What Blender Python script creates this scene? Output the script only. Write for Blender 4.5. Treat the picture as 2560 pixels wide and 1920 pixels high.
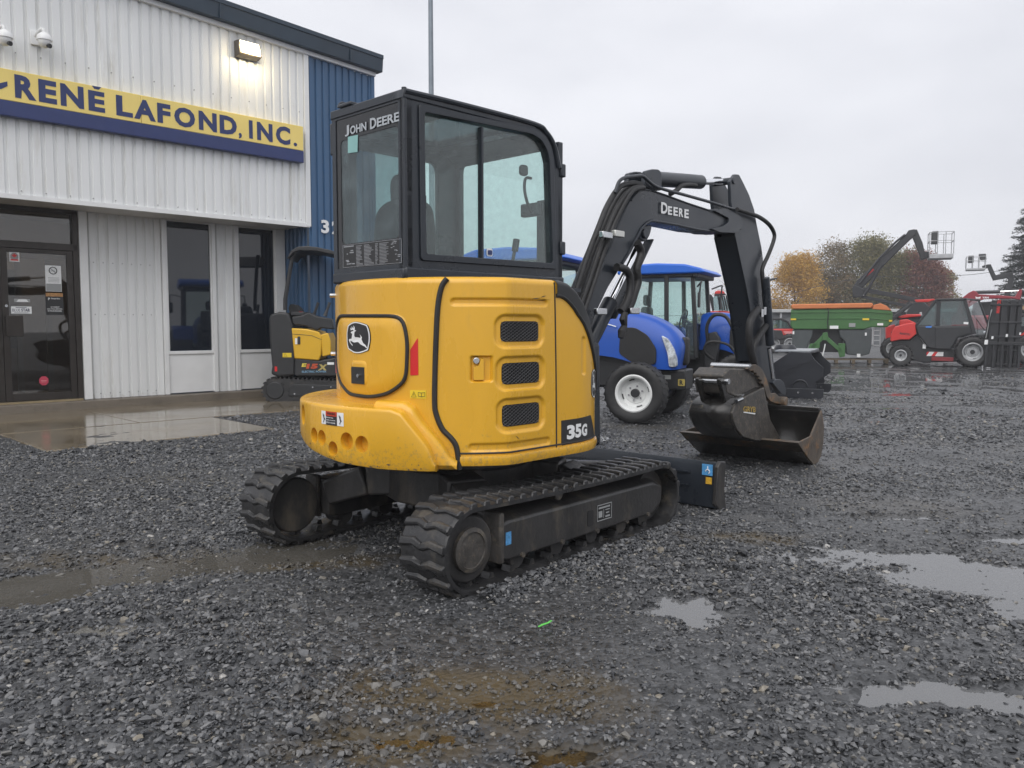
import bpy, bmesh, math, random
import numpy as np
from mathutils import Vector, Matrix, Euler, noise

random.seed(7)
for o in list(bpy.data.objects):
    bpy.data.objects.remove(o)
S = bpy.context.scene
COL = S.collection
R = math.radians

# ------------------------------------------------------------------ camera
CAM_H, F_PX, HOR = 1.27, 2030.0, 815.0            # eye height, focal length in photo pixels, horizon row
PITCH = math.atan((960 - HOR) / F_PX)
cd = bpy.data.cameras.new('camera')
cam = bpy.data.objects.new('camera', cd)
COL.objects.link(cam)
cd.sensor_width = 36.0
cd.lens = F_PX / 2560 * 36
cd.clip_end = 2000
cd.clip_start = .05
cam.location = (0, 0, CAM_H)
cam.rotation_euler = (math.pi / 2 - PITCH, 0, 0)
S.camera = cam

# ------------------------------------------------------------------ overcast sky
SUN_EL, SUN_AZ = R(52), R(200)                    # bright part of the cloud deck, behind the camera
w = bpy.data.worlds.new('World')
S.world = w
w.use_nodes = True
nt = w.node_tree
nt.nodes.clear()
L_ = nt.links.new
out = nt.nodes.new('ShaderNodeOutputWorld')
bg = nt.nodes.new('ShaderNodeBackground')
sky = nt.nodes.new('ShaderNodeTexSky')
sky.sky_type = 'NISHITA'
sky.sun_disc = False
sky.sun_elevation = SUN_EL
sky.sun_rotation = SUN_AZ
sky.air_density = 1.0
sky.dust_density = 6.0
sc_ = nt.nodes.new('ShaderNodeVectorMath'); sc_.operation = 'SCALE'; sc_.inputs['Scale'].default_value = .10
L_(sky.outputs[0], sc_.inputs[0])
tc = nt.nodes.new('ShaderNodeTexCoord')
mp = nt.nodes.new('ShaderNodeMapping'); mp.inputs['Scale'].default_value = (1.2, 1.2, 3.0)
L_(tc.outputs['Generated'], mp.inputs[0])
nz = nt.nodes.new('ShaderNodeTexNoise'); nz.inputs['Scale'].default_value = 2.2; nz.inputs['Detail'].default_value = 5; nz.inputs['Roughness'].default_value = .5
L_(mp.outputs[0], nz.inputs['Vector'])
cr = nt.nodes.new('ShaderNodeValToRGB')
cr.color_ramp.elements[0].position = .30; cr.color_ramp.elements[0].color = (.590, .600, .645, 1)
cr.color_ramp.elements[1].position = .72; cr.color_ramp.elements[1].color = (.745, .752, .790, 1)
L_(nz.outputs['Fac'], cr.inputs[0])
mx = nt.nodes.new('ShaderNodeMix'); mx.data_type = 'RGBA'; mx.inputs[0].default_value = .94
L_(sc_.outputs[0], mx.inputs[6]); L_(cr.outputs[0], mx.inputs[7])
L_(mx.outputs[2], bg.inputs[0])
bg.inputs[1].default_value = 1.0
L_(bg.outputs[0], out.inputs[0])

sd = bpy.data.lights.new('sun', 'SUN')
sun = bpy.data.objects.new('sun', sd)
COL.objects.link(sun)
sd.energy = 1.5
sd.angle = R(70)
sd.color = (1.0, .985, .96)
sun.location = (0, -5, 20)
sun.rotation_euler = (R(90) - SUN_EL, 0, R(0) + (math.pi - SUN_AZ))

V = S.view_settings
V.view_transform = 'Standard'
V.look = 'None'
V.exposure = 0.45
V.gamma = 1.0
V.use_curve_mapping = False
S.cycles.max_bounces = 8
S.cycles.transparent_max_bounces = 24
S.cycles.caustics_reflective = False
S.cycles.caustics_refractive = False

# ------------------------------------------------------------------ photo pixel -> point on a plane of the place
_c, _s = math.cos(PITCH), math.sin(PITCH)
def ray(px, py):
    a = (px - 1280) / F_PX; b = (960 - py) / F_PX
    return Vector((a, _c + b * _s, -_s + b * _c))
EYE = Vector((0, 0, CAM_H))
def at_z(px, py, z=0.0):
    r = ray(px, py); return EYE + r * ((z - CAM_H) / r.z)
def at_y(px, py, Y):
    r = ray(px, py); return EYE + r * (Y / r.y)
def on_plane(px, py, p0, n):
    r = ray(px, py); n = Vector(n); return EYE + r * ((Vector(p0) - EYE).dot(n) / r.dot(n))

# ------------------------------------------------------------------ materials
def mat(name, col, rough=.5, metal=0.0, var=.12, vs=5.0, bump=0.0, bs=60.0, dirt=None, dirt_at=.58, dirt_w=.12, ds=4.0, coat=0.0, spec=.5, stretch=1.0, rvar=.0, emit=None, es=0.0):
    m = bpy.data.materials.new(name)
    m.use_nodes = True
    t = m.node_tree; N = t.nodes; K = t.links.new
    p = N['Principled BSDF']
    p.inputs['Roughness'].default_value = rough
    p.inputs['Metallic'].default_value = metal
    p.inputs['Specular IOR Level'].default_value = spec
    p.inputs['Coat Weight'].default_value = coat
    p.inputs['Coat Roughness'].default_value = .08
    c = tuple(col) + (1,)
    tcn = N.new('ShaderNodeTexCoord')
    mpn = N.new('ShaderNodeMapping'); mpn.inputs['Scale'].default_value = (1, 1, stretch)
    K(tcn.outputs['Object'], mpn.inputs[0])
    last = None
    if var > 0:
        n = N.new('ShaderNodeTexNoise'); n.inputs['Scale'].default_value = vs; n.inputs['Detail'].default_value = 6; n.inputs['Roughness'].default_value = .6
        K(mpn.outputs[0], n.inputs['Vector'])
        rp = N.new('ShaderNodeValToRGB')
        rp.color_ramp.elements[0].position = .3; rp.color_ramp.elements[1].position = .7
        rp.color_ramp.elements[0].color = tuple(x * (1 - var) for x in col) + (1,)
        rp.color_ramp.elements[1].color = tuple(min(1, x * (1 + var)) for x in col) + (1,)
        K(n.outputs['Fac'], rp.inputs[0])
        last = rp.outputs[0]
        if rvar:
            mr = N.new('ShaderNodeMapRange'); mr.inputs[1].default_value = .3; mr.inputs[2].default_value = .7
            mr.inputs[3].default_value = max(.02, rough - rvar); mr.inputs[4].default_value = min(1, rough + rvar)
            K(n.outputs['Fac'], mr.inputs[0]); K(mr.outputs[0], p.inputs['Roughness'])
    if dirt is not None:
        n2 = N.new('ShaderNodeTexNoise'); n2.inputs['Scale'].default_value = ds; n2.inputs['Detail'].default_value = 9; n2.inputs['Roughness'].default_value = .72
        K(mpn.outputs[0], n2.inputs['Vector'])
        rp2 = N.new('ShaderNodeValToRGB')
        rp2.color_ramp.elements[0].position = dirt_at; rp2.color_ramp.elements[1].position = dirt_at + dirt_w
        K(n2.outputs['Fac'], rp2.inputs[0])
        m2 = N.new('ShaderNodeMix'); m2.data_type = 'RGBA'
        K(rp2.outputs[0], m2.inputs[0])
        if last: K(last, m2.inputs[6])
        else: m2.inputs[6].default_value = c
        m2.inputs[7].default_value = tuple(dirt) + (1,)
        last = m2.outputs[2]
    if last: K(last, p.inputs['Base Color'])
    else: p.inputs['Base Color'].default_value = c
    if bump > 0:
        n3 = N.new('ShaderNodeTexNoise'); n3.inputs['Scale'].default_value = bs; n3.inputs['Detail'].default_value = 4
        K(tcn.outputs['Object'], n3.inputs['Vector'])
        b = N.new('ShaderNodeBump'); b.inputs['Strength'].default_value = bump; b.inputs['Distance'].default_value = .01
        K(n3.outputs['Fac'], b.inputs['Height']); K(b.outputs[0], p.inputs['Normal'])
    if emit:
        p.inputs['Emission Color'].default_value = tuple(emit) + (1,)
        p.inputs['Emission Strength'].default_value = es
    return m

def glass(name, tint, gloss=.10, rough=.02, fog=0.0, fogcol=(.7, .75, .75), fs=3.0):
    """thin pane: tinted see-through plus a Fresnel mirror layer, optionally misted with droplets"""
    m = bpy.data.materials.new(name); m.use_nodes = True
    t = m.node_tree; N = t.nodes; K = t.links.new
    N.clear()
    o = N.new('ShaderNodeOutputMaterial')
    tr = N.new('ShaderNodeBsdfTransparent'); tr.inputs[0].default_value = tuple(tint) + (1,)
    gl = N.new('ShaderNodeBsdfGlossy'); gl.inputs['Roughness'].default_value = rough
    lw = N.new('ShaderNodeFresnel'); lw.inputs[0].default_value = 1.5
    ge = N.new('ShaderNodeNewGeometry'); io = N.new('ShaderNodeMapRange'); io.inputs[3].default_value = 1.5; io.inputs[4].default_value = 1 / 1.5
    K(ge.outputs['Backfacing'], io.inputs[0]); K(io.outputs[0], lw.inputs[0])
    ma = N.new('ShaderNodeMath'); ma.operation = 'MULTIPLY_ADD'; ma.inputs[1].default_value = 1.0; ma.inputs[2].default_value = gloss - .04
    K(lw.outputs[0], ma.inputs[0])
    mx = N.new('ShaderNodeMixShader'); K(ma.outputs[0], mx.inputs[0]); K(tr.outputs[0], mx.inputs[1]); K(gl.outputs[0], mx.inputs[2])
    res = mx.outputs[0]
    if fog > 0:
        df = N.new('ShaderNodeBsdfDiffuse'); df.inputs[0].default_value = tuple(fogcol) + (1,)
        tcn = N.new('ShaderNodeTexCoord')
        n = N.new('ShaderNodeTexNoise'); n.inputs['Scale'].default_value = fs; n.inputs['Detail'].default_value = 8; n.inputs['Roughness'].default_value = .7
        K(tcn.outputs['Object'], n.inputs['Vector'])
        mr = N.new('ShaderNodeMapRange'); mr.inputs[1].default_value = .42; mr.inputs[2].default_value = .75; mr.inputs[3].default_value = fog * .25; mr.inputs[4].default_value = fog
        K(n.outputs['Fac'], mr.inputs[0])
        m2 = N.new('ShaderNodeMixShader'); K(mr.outputs[0], m2.inputs[0]); K(res, m2.inputs[1]); K(df.outputs[0], m2.inputs[2])
        res = m2.outputs[0]
    K(res, o.inputs[0])
    return m

def splash(m, z0, z1, col, scale=30.0, lo=.42, hi=.62, amt=.8):
    """mud and grit spattered up from the ground: speckles that thin out with height"""
    t = m.node_tree; N = t.nodes; K = t.links.new; p = N['Principled BSDF']; src = p.inputs['Base Color'].links[0].from_socket
    tcn = N.new('ShaderNodeTexCoord'); sp = N.new('ShaderNodeSeparateXYZ'); K(tcn.outputs['Object'], sp.inputs[0])
    mr = N.new('ShaderNodeMapRange'); mr.inputs[1].default_value = z0; mr.inputs[2].default_value = z1; mr.inputs[3].default_value = .16; mr.inputs[4].default_value = -.22; K(sp.outputs['Z'], mr.inputs[0])
    n = N.new('ShaderNodeTexNoise'); n.inputs['Scale'].default_value = scale; n.inputs['Detail'].default_value = 8; n.inputs['Roughness'].default_value = .75; K(tcn.outputs['Object'], n.inputs['Vector'])
    ad = N.new('ShaderNodeMath'); ad.operation = 'ADD'; K(n.outputs['Fac'], ad.inputs[0]); K(mr.outputs[0], ad.inputs[1])
    m2 = N.new('ShaderNodeMapRange'); m2.inputs[1].default_value = lo + .16; m2.inputs[2].default_value = hi + .16; m2.inputs[4].default_value = amt; K(ad.outputs[0], m2.inputs[0])
    mx_ = N.new('ShaderNodeMix'); mx_.data_type = 'RGBA'; K(m2.outputs[0], mx_.inputs[0]); K(src, mx_.inputs[6]); mx_.inputs[7].default_value = tuple(col) + (1,)
    K(mx_.outputs[2], p.inputs['Base Color'])

# ------------------------------------------------------------------ mesh builder
AX = {'x': lambda u, v, w: (w, u, v), 'y': lambda u, v, w: (u, w, v), 'z': lambda u, v, w: (u, v, w)}
class MB:
    def __init__(s):
        s.v = []; s.f = []; s.m = []
    def add(s, vs, fs, mi=0):
        o = len(s.v)
        s.v += [tuple(p) for p in vs]
        s.f += [tuple(o + i for i in q) for q in fs]
        s.m += [mi] * len(fs)
        return s
    def box(s, x0, x1, y0, y1, z0, z1, mi=0):
        return s.add([(x0, y0, z0), (x1, y0, z0), (x1, y1, z0), (x0, y1, z0), (x0, y0, z1), (x1, y0, z1), (x1, y1, z1), (x0, y1, z1)],
                     [(0, 3, 2, 1), (4, 5, 6, 7), (0, 1, 5, 4), (1, 2, 6, 5), (2, 3, 7, 6), (3, 0, 4, 7)], mi)
    def beam(s, p, q, w, h, up=(0, 0, 1), mi=0, w2=None, h2=None):
        p, q = Vector(p), Vector(q); d = (q - p).normalized(); up = Vector(up)
        if abs(d.dot(up)) > .98: up = Vector((1, 0, 0))
        a = d.cross(up).normalized(); b = a.cross(d).normalized()
        w2 = w if w2 is None else w2; h2 = h if h2 is None else h2
        vs = []
        for P, ww, hh in ((p, w, h), (q, w2, h2)):
            for sx, sz in ((-1, -1), (1, -1), (1, 1), (-1, 1)):
                vs.append(P + a * (sx * ww / 2) + b * (sz * hh / 2))
        return s.add(vs, [(0, 1, 2, 3), (7, 6, 5, 4), (0, 4, 5, 1), (1, 5, 6, 2), (2, 6, 7, 3), (3, 7, 4, 0)], mi)
    def cyl(s, p, q, r, r2=None, n=16, mi=0, caps=True):
        p, q = Vector(p), Vector(q); r2 = r if r2 is None else r2
        d = (q - p).normalized(); up = Vector((0, 0, 1)) if abs(d.z) < .9 else Vector((1, 0, 0))
        a = d.cross(up).normalized(); b = a.cross(d)
        vs = []
        for P, rr in ((p, r), (q, r2)):
            for i in range(n):
                t = 2 * math.pi * i / n
                vs.append(P + a * math.cos(t) * rr + b * math.sin(t) * rr)
        fs = [(i, (i + 1) % n, n + (i + 1) % n, n + i) for i in range(n)]
        if caps: fs += [tuple(range(n))[::-1], tuple(range(n, 2 * n))]
        return s.add(vs, fs, mi)
    def tube(s, pts, r, n=8, mi=0, closed=False):
        P = [Vector(p) for p in pts]; k = len(P); vs = []; fs = []
        rr = r if isinstance(r, (list, tuple)) else [r] * k
        a = None
        for i in range(k):
            if closed: d = P[(i + 1) % k] - P[i - 1]
            else: d = P[min(i + 1, k - 1)] - P[max(i - 1, 0)]
            d.normalize()
            if a is None:
                up = Vector((0, 0, 1)) if abs(d.z) < .9 else Vector((1, 0, 0))
                a = d.cross(up).normalized()
            else:
                a = (a - d * a.dot(d)).normalized()
            b = a.cross(d)
            for j in range(n):
                t = 2 * math.pi * j / n
                vs.append(P[i] + a * math.cos(t) * rr[i] + b * math.sin(t) * rr[i])
        for i in range(k if closed else k - 1):
            i2 = (i + 1) % k
            for j in range(n):
                fs.append((i * n + j, i * n + (j + 1) % n, i2 * n + (j + 1) % n, i2 * n + j))
        if not closed: fs += [tuple(range(n))[::-1], tuple(range((k - 1) * n, k * n))]
        return s.add(vs, fs, mi)
    def prism(s, poly, w0, w1, axis='y', mi=0, fn=None):
        fn = fn or AX[axis]; n = len(poly)
        ar = sum(poly[i][0] * poly[(i + 1) % n][1] - poly[(i + 1) % n][0] * poly[i][1] for i in range(n))
        if ar < 0: poly = poly[::-1]
        vs = [fn(u, v, w0) for u, v in poly] + [fn(u, v, w1) for u, v in poly]
        fs = [tuple(range(n))[::-1], tuple(range(n, 2 * n))] + [(i, (i + 1) % n, n + (i + 1) % n, n + i) for i in range(n)]
        return s.add(vs, fs, mi)
    def lathe(s, prof, o=(0, 0, 0), axis='y', n=32, mi=0):
        vs = []; fs = []; k = len(prof); o = Vector(o)
        for i in range(n):
            t = 2 * math.pi * i / n
            for r, hh in prof:
                u, v = r * math.cos(t), r * math.sin(t)
                p = {'y': (u, hh, v), 'x': (hh, u, v), 'z': (u, v, hh)}[axis]
                vs.append(o + Vector(p))
        for i in range(n):
            for j in range(k - 1):
                fs.append((i * k + j, i * k + j + 1, ((i + 1) % n) * k + j + 1, ((i + 1) % n) * k + j))
        return s.add(vs, fs, mi)
    def grid(s, fn, nu, nv, mi=0, closed_u=False):
        vs = [fn(i / (nu - (0 if closed_u else 1)), j / (nv - 1)) for i in range(nu) for j in range(nv)]
        fs = []
        for i in range(nu if closed_u else nu - 1):
            i2 = (i + 1) % nu
            for j in range(nv - 1):
                fs.append((i * nv + j, i2 * nv + j, i2 * nv + j + 1, i * nv + j + 1))
        return s.add(vs, fs, mi)
    def mesh(s, name, mats, smooth=35):
        me = bpy.data.meshes.new(name)
        me.from_pydata(s.v, [], s.f)
        for m in (mats if isinstance(mats, (list, tuple)) else [mats]): me.materials.append(m)
        if len(me.materials) > 1: me.polygons.foreach_set('material_index', s.m)
        bm = bmesh.new(); bm.from_mesh(me)
        bmesh.ops.recalc_face_normals(bm, faces=bm.faces)
        bm.to_mesh(me); bm.free()
        if smooth:
            me.polygons.foreach_set('use_smooth', [True] * len(me.polygons))
            me.set_sharp_from_angle(angle=R(smooth))
        me.update()
        return me
    def build(s, name, mats, parent=None, smooth=35, bev=0.0, seg=2, label=None):
        o = bpy.data.objects.new(name, s.mesh(name, mats, smooth))
        COL.objects.link(o)
        if parent is not None: o.parent = parent
        if bev > 0:
            b = o.modifiers.new('bevel', 'BEVEL'); b.width = bev; b.segments = seg; b.limit_method = 'ANGLE'; b.angle_limit = R(40)
        if label: o['label'] = label
        return o

def thing(name, label, cat, loc=(0, 0, 0), rz=0.0, group=None):
    o = bpy.data.objects.new(name, None)
    COL.objects.link(o)
    o.location = loc; o.rotation_euler = (0, 0, rz); o.empty_display_size = .2
    o['label'] = label; o['category'] = cat
    if group: o['group'] = group
    return o
def tag(o, label, cat, group=None):
    o['label'] = label; o['category'] = cat
    if group: o['group'] = group
    return o
def struct(o, kind='structure'):
    o['kind'] = kind; return o
def share(src, name, parent, loc=(0, 0, 0), rot=None):
    o = bpy.data.objects.new(name, src.data); COL.objects.link(o); o.parent = parent; o.location = loc
    if rot: o.rotation_euler = rot
    for md in src.modifiers:
        if md.type == 'BEVEL':
            b = o.modifiers.new('bevel', 'BEVEL'); b.width = md.width; b.segments = md.segments; b.limit_method = 'ANGLE'; b.angle_limit = md.angle_limit
    return o

def glyphs(txt, bold=0.0, space=1.0):
    """flat letter outlines (built-in font), returned as (verts2d, faces), cap height about .73"""
    cu = bpy.data.curves.new('txt', 'FONT'); cu.body = txt; cu.offset = bold; cu.space_character = space; cu.resolution_u = 3
    ob = bpy.data.objects.new('txt', cu)
    me = bpy.data.meshes.new_from_object(ob)
    vs = [(v.co.x, v.co.y) for v in me.vertices]; fs = [tuple(p.vertices) for p in me.polygons]
    bpy.data.objects.remove(ob); bpy.data.curves.remove(cu); bpy.data.meshes.remove(me)
    return vs, fs
def fit_text(mb, txt, u0, u1, v0, v1, fn, bold=.02, mi=0, skew=0.0):
    """letters scaled into the rectangle u0..u1, v0..v1 and laid on the surface fn(u, v)"""
    vs, fs = glyphs(txt, bold)
    if not vs: return
    xs = [p[0] for p in vs]; ys = [p[1] for p in vs]
    a, b, c, d = min(xs), max(xs), min(ys), max(ys)
    pts = []
    for x, y in vs:
        fv = (y - c) / max(1e-6, d - c)
        pts.append(fn(u0 + (x - a) / max(1e-6, b - a) * (u1 - u0) + skew * fv * (v1 - v0), v0 + fv * (v1 - v0)))
    mb.add(pts, fs, mi)
def rrect(u0, u1, v0, v1, r, n=5):
    p = []
    for cx, cy, a in ((u1 - r, v1 - r, 0), (u0 + r, v1 - r, 90), (u0 + r, v0 + r, 180), (u1 - r, v0 + r, 270)):
        for i in range(n + 1):
            t = R(a + 90 * i / n); p.append((cx + r * math.cos(t), cy + r * math.sin(t)))
    return p
def smoothstep(a, b, x):
    t = min(1, max(0, (x - a) / (b - a))); return t * t * (3 - 2 * t)
def catmull(pts, n=6):
    P = [Vector(p) for p in pts]; out = []
    for i in range(len(P) - 1):
        p0, p1, p2, p3 = P[max(i - 1, 0)], P[i], P[i + 1], P[min(i + 2, len(P) - 1)]
        for k in range(n):
            t = k / n
            out.append(.5 * ((2 * p1) + (p2 - p0) * t + (2 * p0 - 5 * p1 + 4 * p2 - p3) * t * t + (3 * p1 - p0 - 3 * p2 + p3) * t ** 3))
    out.append(P[-1]); return out

# ------------------------------------------------------------------ shared materials
BLACK = mat('black_paint', (.018, .019, .022), .35, var=.35, vs=3, rvar=.12, bump=.05, bs=90)
RUBBER = mat('rubber', (.016, .016, .017), .55, var=.4, vs=14, dirt=(.06, .055, .05), dirt_at=.6, dirt_w=.2, ds=9, bump=.25, bs=50)
TYRE = mat('tyre', (.020, .020, .021), .6, var=.3, vs=10, dirt=(.05, .047, .043), dirt_at=.58, dirt_w=.25, ds=5, bump=.15, bs=40)
STEEL = mat('steel', (.55, .56, .57), .25, metal=1, var=.1)
CHROME = mat('chrome', (.85, .86, .88), .08, metal=1, var=.04)
WHITE = mat('white_paint', (.74, .75, .74), .45, var=.05)
DECAL_W = mat('white_print', (.80, .81, .81), .5, var=.06, vs=40)
DECAL_K = mat('black_print', (.020, .020, .021), .45, var=.2)
RED = mat('red_paint', (.50, .022, .020), .35, var=.15, vs=3)
REFLECT_RED = mat('red_reflector', (.62, .02, .02), .3, var=.1)
GREY_PL = mat('grey_plastic', (.045, .047, .050), .5, var=.2)
GLASS_T = glass('green_tinted_glass', (.88, .96, .945), .06, .02, fog=.07, fs=25)
GLASS_D = glass('dark_tinted_glass', (.30, .38, .40), .08, .02, fog=.06, fs=18)
# ------------------------------------------------------------------ ground
PUD = []      # (x, y, rx, ry, angle, depth)
def pud(px, py, rx, ry, ang=0, depth=.045):
    p = at_z(px, py); PUD.append((p.x, p.y, rx, ry, R(ang), depth))
pud(60, 1460, 1.0, .24, 22); pud(300, 1428, .75, .24, 25); pud(520, 1392, .70, .26, 22); pud(690, 1366, .35, .16, 20)
pud(2070, 1392, .38, .17, 0); pud(2290, 1395, .50, .16, -20); pud(2480, 1445, .46, .24, -25); pud(2640, 1480, .6, .3, -20); pud(2140, 1464, .12, .05, 0, .03)
pud(1905, 1388, .16, .05, 0, .03); pud(1720, 1515, .17, .15, -30, .035); pud(1770, 1545, .10, .06, 0, .03); pud(1755, 1428, .14, .06, 0, .03)
pud(2330, 1722, .30, .075, 0, .030); pud(2480, 1745, .2, .06, 0, .026)
pud(1580, 1096, .8, .22, -10, .04); pud(1470, 1090, .5, .2, 0, .04); pud(2130, 1031, .9, .16, 5, .035); pud(2240, 1018, .5, .10, 0, .03); pud(2350, 1075, .5, .10, 0, .03); pud(2200, 1052, .35, .1, 0, .03)
pud(2520, 1345, .28, .08, 0, .03)
pud(2300, 985, 1.2, .22, 0, .036); pud(2140, 1003, .8, .18, 5, .034); pud(2480, 962, 1.6, .30, 0, .036); pud(2250, 948, 1.4, .28, 0, .036); pud(2520, 1012, 1.0, .2, 0, .034); pud(2420, 1040, .7, .14, 8, .033); pud(2150, 965, 1.0, .2, 0, .034); pud(1850, 1290, .3, .08, 0, .03); pud(2230, 1290, .22, .06, 0, .028); pud(330, 1560, .3, .07, 10, .029); pud(560, 1660, .25, .06, 0, .028)
MUD = [(at_z(*q_).x, at_z(*q_).y, a_, b_) for q_, a_, b_ in (((1090, 1735), .42, .20), ((1290, 1745), .34, .20), ((1000, 1850), .30, .14), ((1430, 1885), .16, .07), ((520, 1400), 1.2, .16), ((1860, 1345), .3, .12))]
pud(1180, 1745, .2, .06, 0, .030); pud(1430, 1885, .12, .05, 0, .026); pud(1000, 1840, .22, .06, 0, .026)
WATER = -.020
def mud(x, y):
    m_ = np.zeros_like(np.asarray(x, float))
    for cx, cy, rx, ry in MUD:
        d = np.sqrt(((x - cx) / rx) ** 2 + ((y - cy) / ry) ** 2) + .35 * np.sin(9 * x + 3 * np.sin(7 * y)) * np.sin(11 * y + 2 * np.sin(6 * x)) + .2 * np.sin(23 * x + 17 * y)
        m_ = np.maximum(m_, np.clip(1.25 - d, 0, 1))
    return np.clip(m_ * 1.4, 0, 1)
def height(x, y):
    x = np.asarray(x, float); y = np.asarray(y, float)
    hgt = .0050 * np.sin(47 * x + 5 * np.sin(13 * y)) * np.sin(41 * y + 4 * np.sin(17 * x)) + .0055 * np.sin(21 * x + 4 * np.sin(9 * y)) * np.sin(19 * y + 3 * np.sin(8 * x)) + .006 * np.sin(x * 1.7 + .6 * np.sin(y * 1.1)) * np.cos(y * 1.3 + .5 * x) + .004 * np.sin(3.9 * x + 2.1 * y) + .003 * np.sin(7.3 * y - 3.1 * x)
    dep = np.zeros_like(hgt)
    for cx, cy, rx, ry, a, dp in PUD:
        dx, dy = x - cx, y - cy; ca, sa = math.cos(a), math.sin(a)
        u = (dx * ca + dy * sa) / rx; v = (-dx * sa + dy * ca) / ry
        wob = 1 + .30 * np.sin(5 * np.arctan2(v, u) + cx * 9) + .13 * np.sin(9 * np.arctan2(v, u) + cy * 5)
        d = np.sqrt(u * u + v * v) / wob
        dd = .0225 if (abs(cx) < .9 and cy < 3.5) else (.0285 if cx < -.9 else .0322)
        dep = np.maximum(dep, dd * np.clip(1.75 - d, 0, 1) ** 1.2)
    t_ = np.clip((y - 10) / 9, 0, 1); hgt = hgt - np.maximum(dep, -0 + .0235 * t_ * t_ * (3 - 2 * t_) * np.clip((x - 1) / 3, 0, 1))
    far = np.clip((y - 27) / 6, 0, 1)
    return hgt * (1 - far)
def axis_pts(a0, a1, st, lo, hi, k=1.35):
    p = list(np.arange(a0, a1, st)); d = st
    x = p[-1]
    while x < hi: d *= k; x += d; p.append(x)
    d = st; x = p[0]; q = []
    while x > lo: d *= k; x -= d; q.append(x)
    return np.array(q[::-1] + p)
gx = axis_pts(-8, 17, .07, -420, 420); gy = np.concatenate([axis_pts(1.2, 16, .065, -60, 16.0), np.arange(16.2, 30, .14), axis_pts(30.2, 31, .3, 31, 520)[0:]])
gy = np.unique(np.round(gy, 4))
X, Y = np.meshgrid(gx, gy, indexing='ij')
Z = height(X, Y)
nx, ny = len(gx), len(gy)
me = bpy.data.meshes.new('ground')
me.vertices.add(nx * ny)
me.vertices.foreach_set('co', np.stack([X, Y, Z], -1).astype(np.float32).ravel())
ii, jj = np.meshgrid(np.arange(nx - 1), np.arange(ny - 1), indexing='ij')
q = np.stack([ii * ny + jj, (ii + 1) * ny + jj, (ii + 1) * ny + jj + 1, ii * ny + jj + 1], -1).reshape(-1, 4)
me.loops.add(q.size); me.loops.foreach_set('vertex_index', q.ravel().astype(np.int32))
me.polygons.add(len(q)); me.polygons.foreach_set('loop_start', np.arange(0, q.size, 4, dtype=np.int32))
me.update(); me.validate()
me.polygons.foreach_set('use_smooth', [True] * len(me.polygons))

def ground_mat():
    m = bpy.data.materials.new('wet_gravel_ground'); m.use_nodes = True
    t = m.node_tree; N = t.nodes; K = t.links.new; p = N['Principled BSDF']
    tcn = N.new('ShaderNodeTexCoord')
    vo = N.new('ShaderNodeTexVoronoi'); vo.inputs['Scale'].default_value = 42; vo.feature = 'F1'
    K(tcn.outputs['Object'], vo.inputs['Vector'])
    bw = N.new('ShaderNodeSeparateColor'); K(vo.outputs['Color'], bw.inputs[0])
    rp = N.new('ShaderNodeValToRGB'); e = rp.color_ramp.elements
    e[0].position = 0; e[0].color = (.016, .017, .018, 1); e[1].position = 1; e[1].color = (.080, .082, .086, 1)
    K(bw.outputs[0], rp.inputs[0])
    n = N.new('ShaderNodeTexNoise'); n.inputs['Scale'].default_value = .55; n.inputs['Detail'].default_value = 5
    K(tcn.outputs['Object'], n.inputs['Vector'])
    rb = N.new('ShaderNodeValToRGB'); rb.color_ramp.elements[0].position = .56; rb.color_ramp.elements[1].position = .72
    rb.color_ramp.elements[1].color = (.5, .5, .5, 1)
    K(n.outputs['Fac'], rb.inputs[0])
    mx = N.new('ShaderNodeMix'); mx.data_type = 'RGBA'; K(rb.outputs[0], mx.inputs[0]); K(rp.outputs[0], mx.inputs[6]); mx.inputs[7].default_value = (.070, .058, .040, 1)
    am = N.new('ShaderNodeAttribute'); am.attribute_name = 'mud'
    mz = N.new('ShaderNodeMix'); mz.data_type = 'RGBA'; K(am.outputs['Fac'], mz.inputs[0]); K(mx.outputs[2], mz.inputs[6]); mz.inputs[7].default_value = (.070, .055, .033, 1)
    K(mz.outputs[2], p.inputs['Base Color'])
    n2 = N.new('ShaderNodeTexNoise'); n2.inputs['Scale'].default_value = 1.6; n2.inputs['Detail'].default_value = 9; n2.inputs['Roughness'].default_value = .75
    K(tcn.outputs['Object'], n2.inputs['Vector'])
    mr = N.new('ShaderNodeMapRange'); mr.inputs[1].default_value = .36; mr.inputs[2].default_value = .64; mr.inputs[3].default_value = .30; mr.inputs[4].default_value = .55
    K(n2.outputs['Fac'], mr.inputs[0]); K(mr.outputs[0], p.inputs['Roughness'])
    inv = N.new('ShaderNodeMath'); inv.operation = 'SUBTRACT'; inv.inputs[0].default_value = 1; K(vo.outputs['Distance'], inv.inputs[1])
    bp = N.new('ShaderNodeBump'); bp.inputs['Strength'].default_value = .42; bp.inputs['Distance'].default_value = .014
    K(inv.outputs[0], bp.inputs['Height']); K(bp.outputs[0], p.inputs['Normal'])
    return m
GROUND_M = ground_mat()
me.materials.append(GROUND_M)
at0 = me.attributes.new('mud', 'FLOAT', 'POINT'); at0.data.foreach_set('value', mud(X, Y).astype(np.float32).ravel())
ground = bpy.data.objects.new('gravel_yard', me); COL.objects.link(ground); struct(ground)

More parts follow.
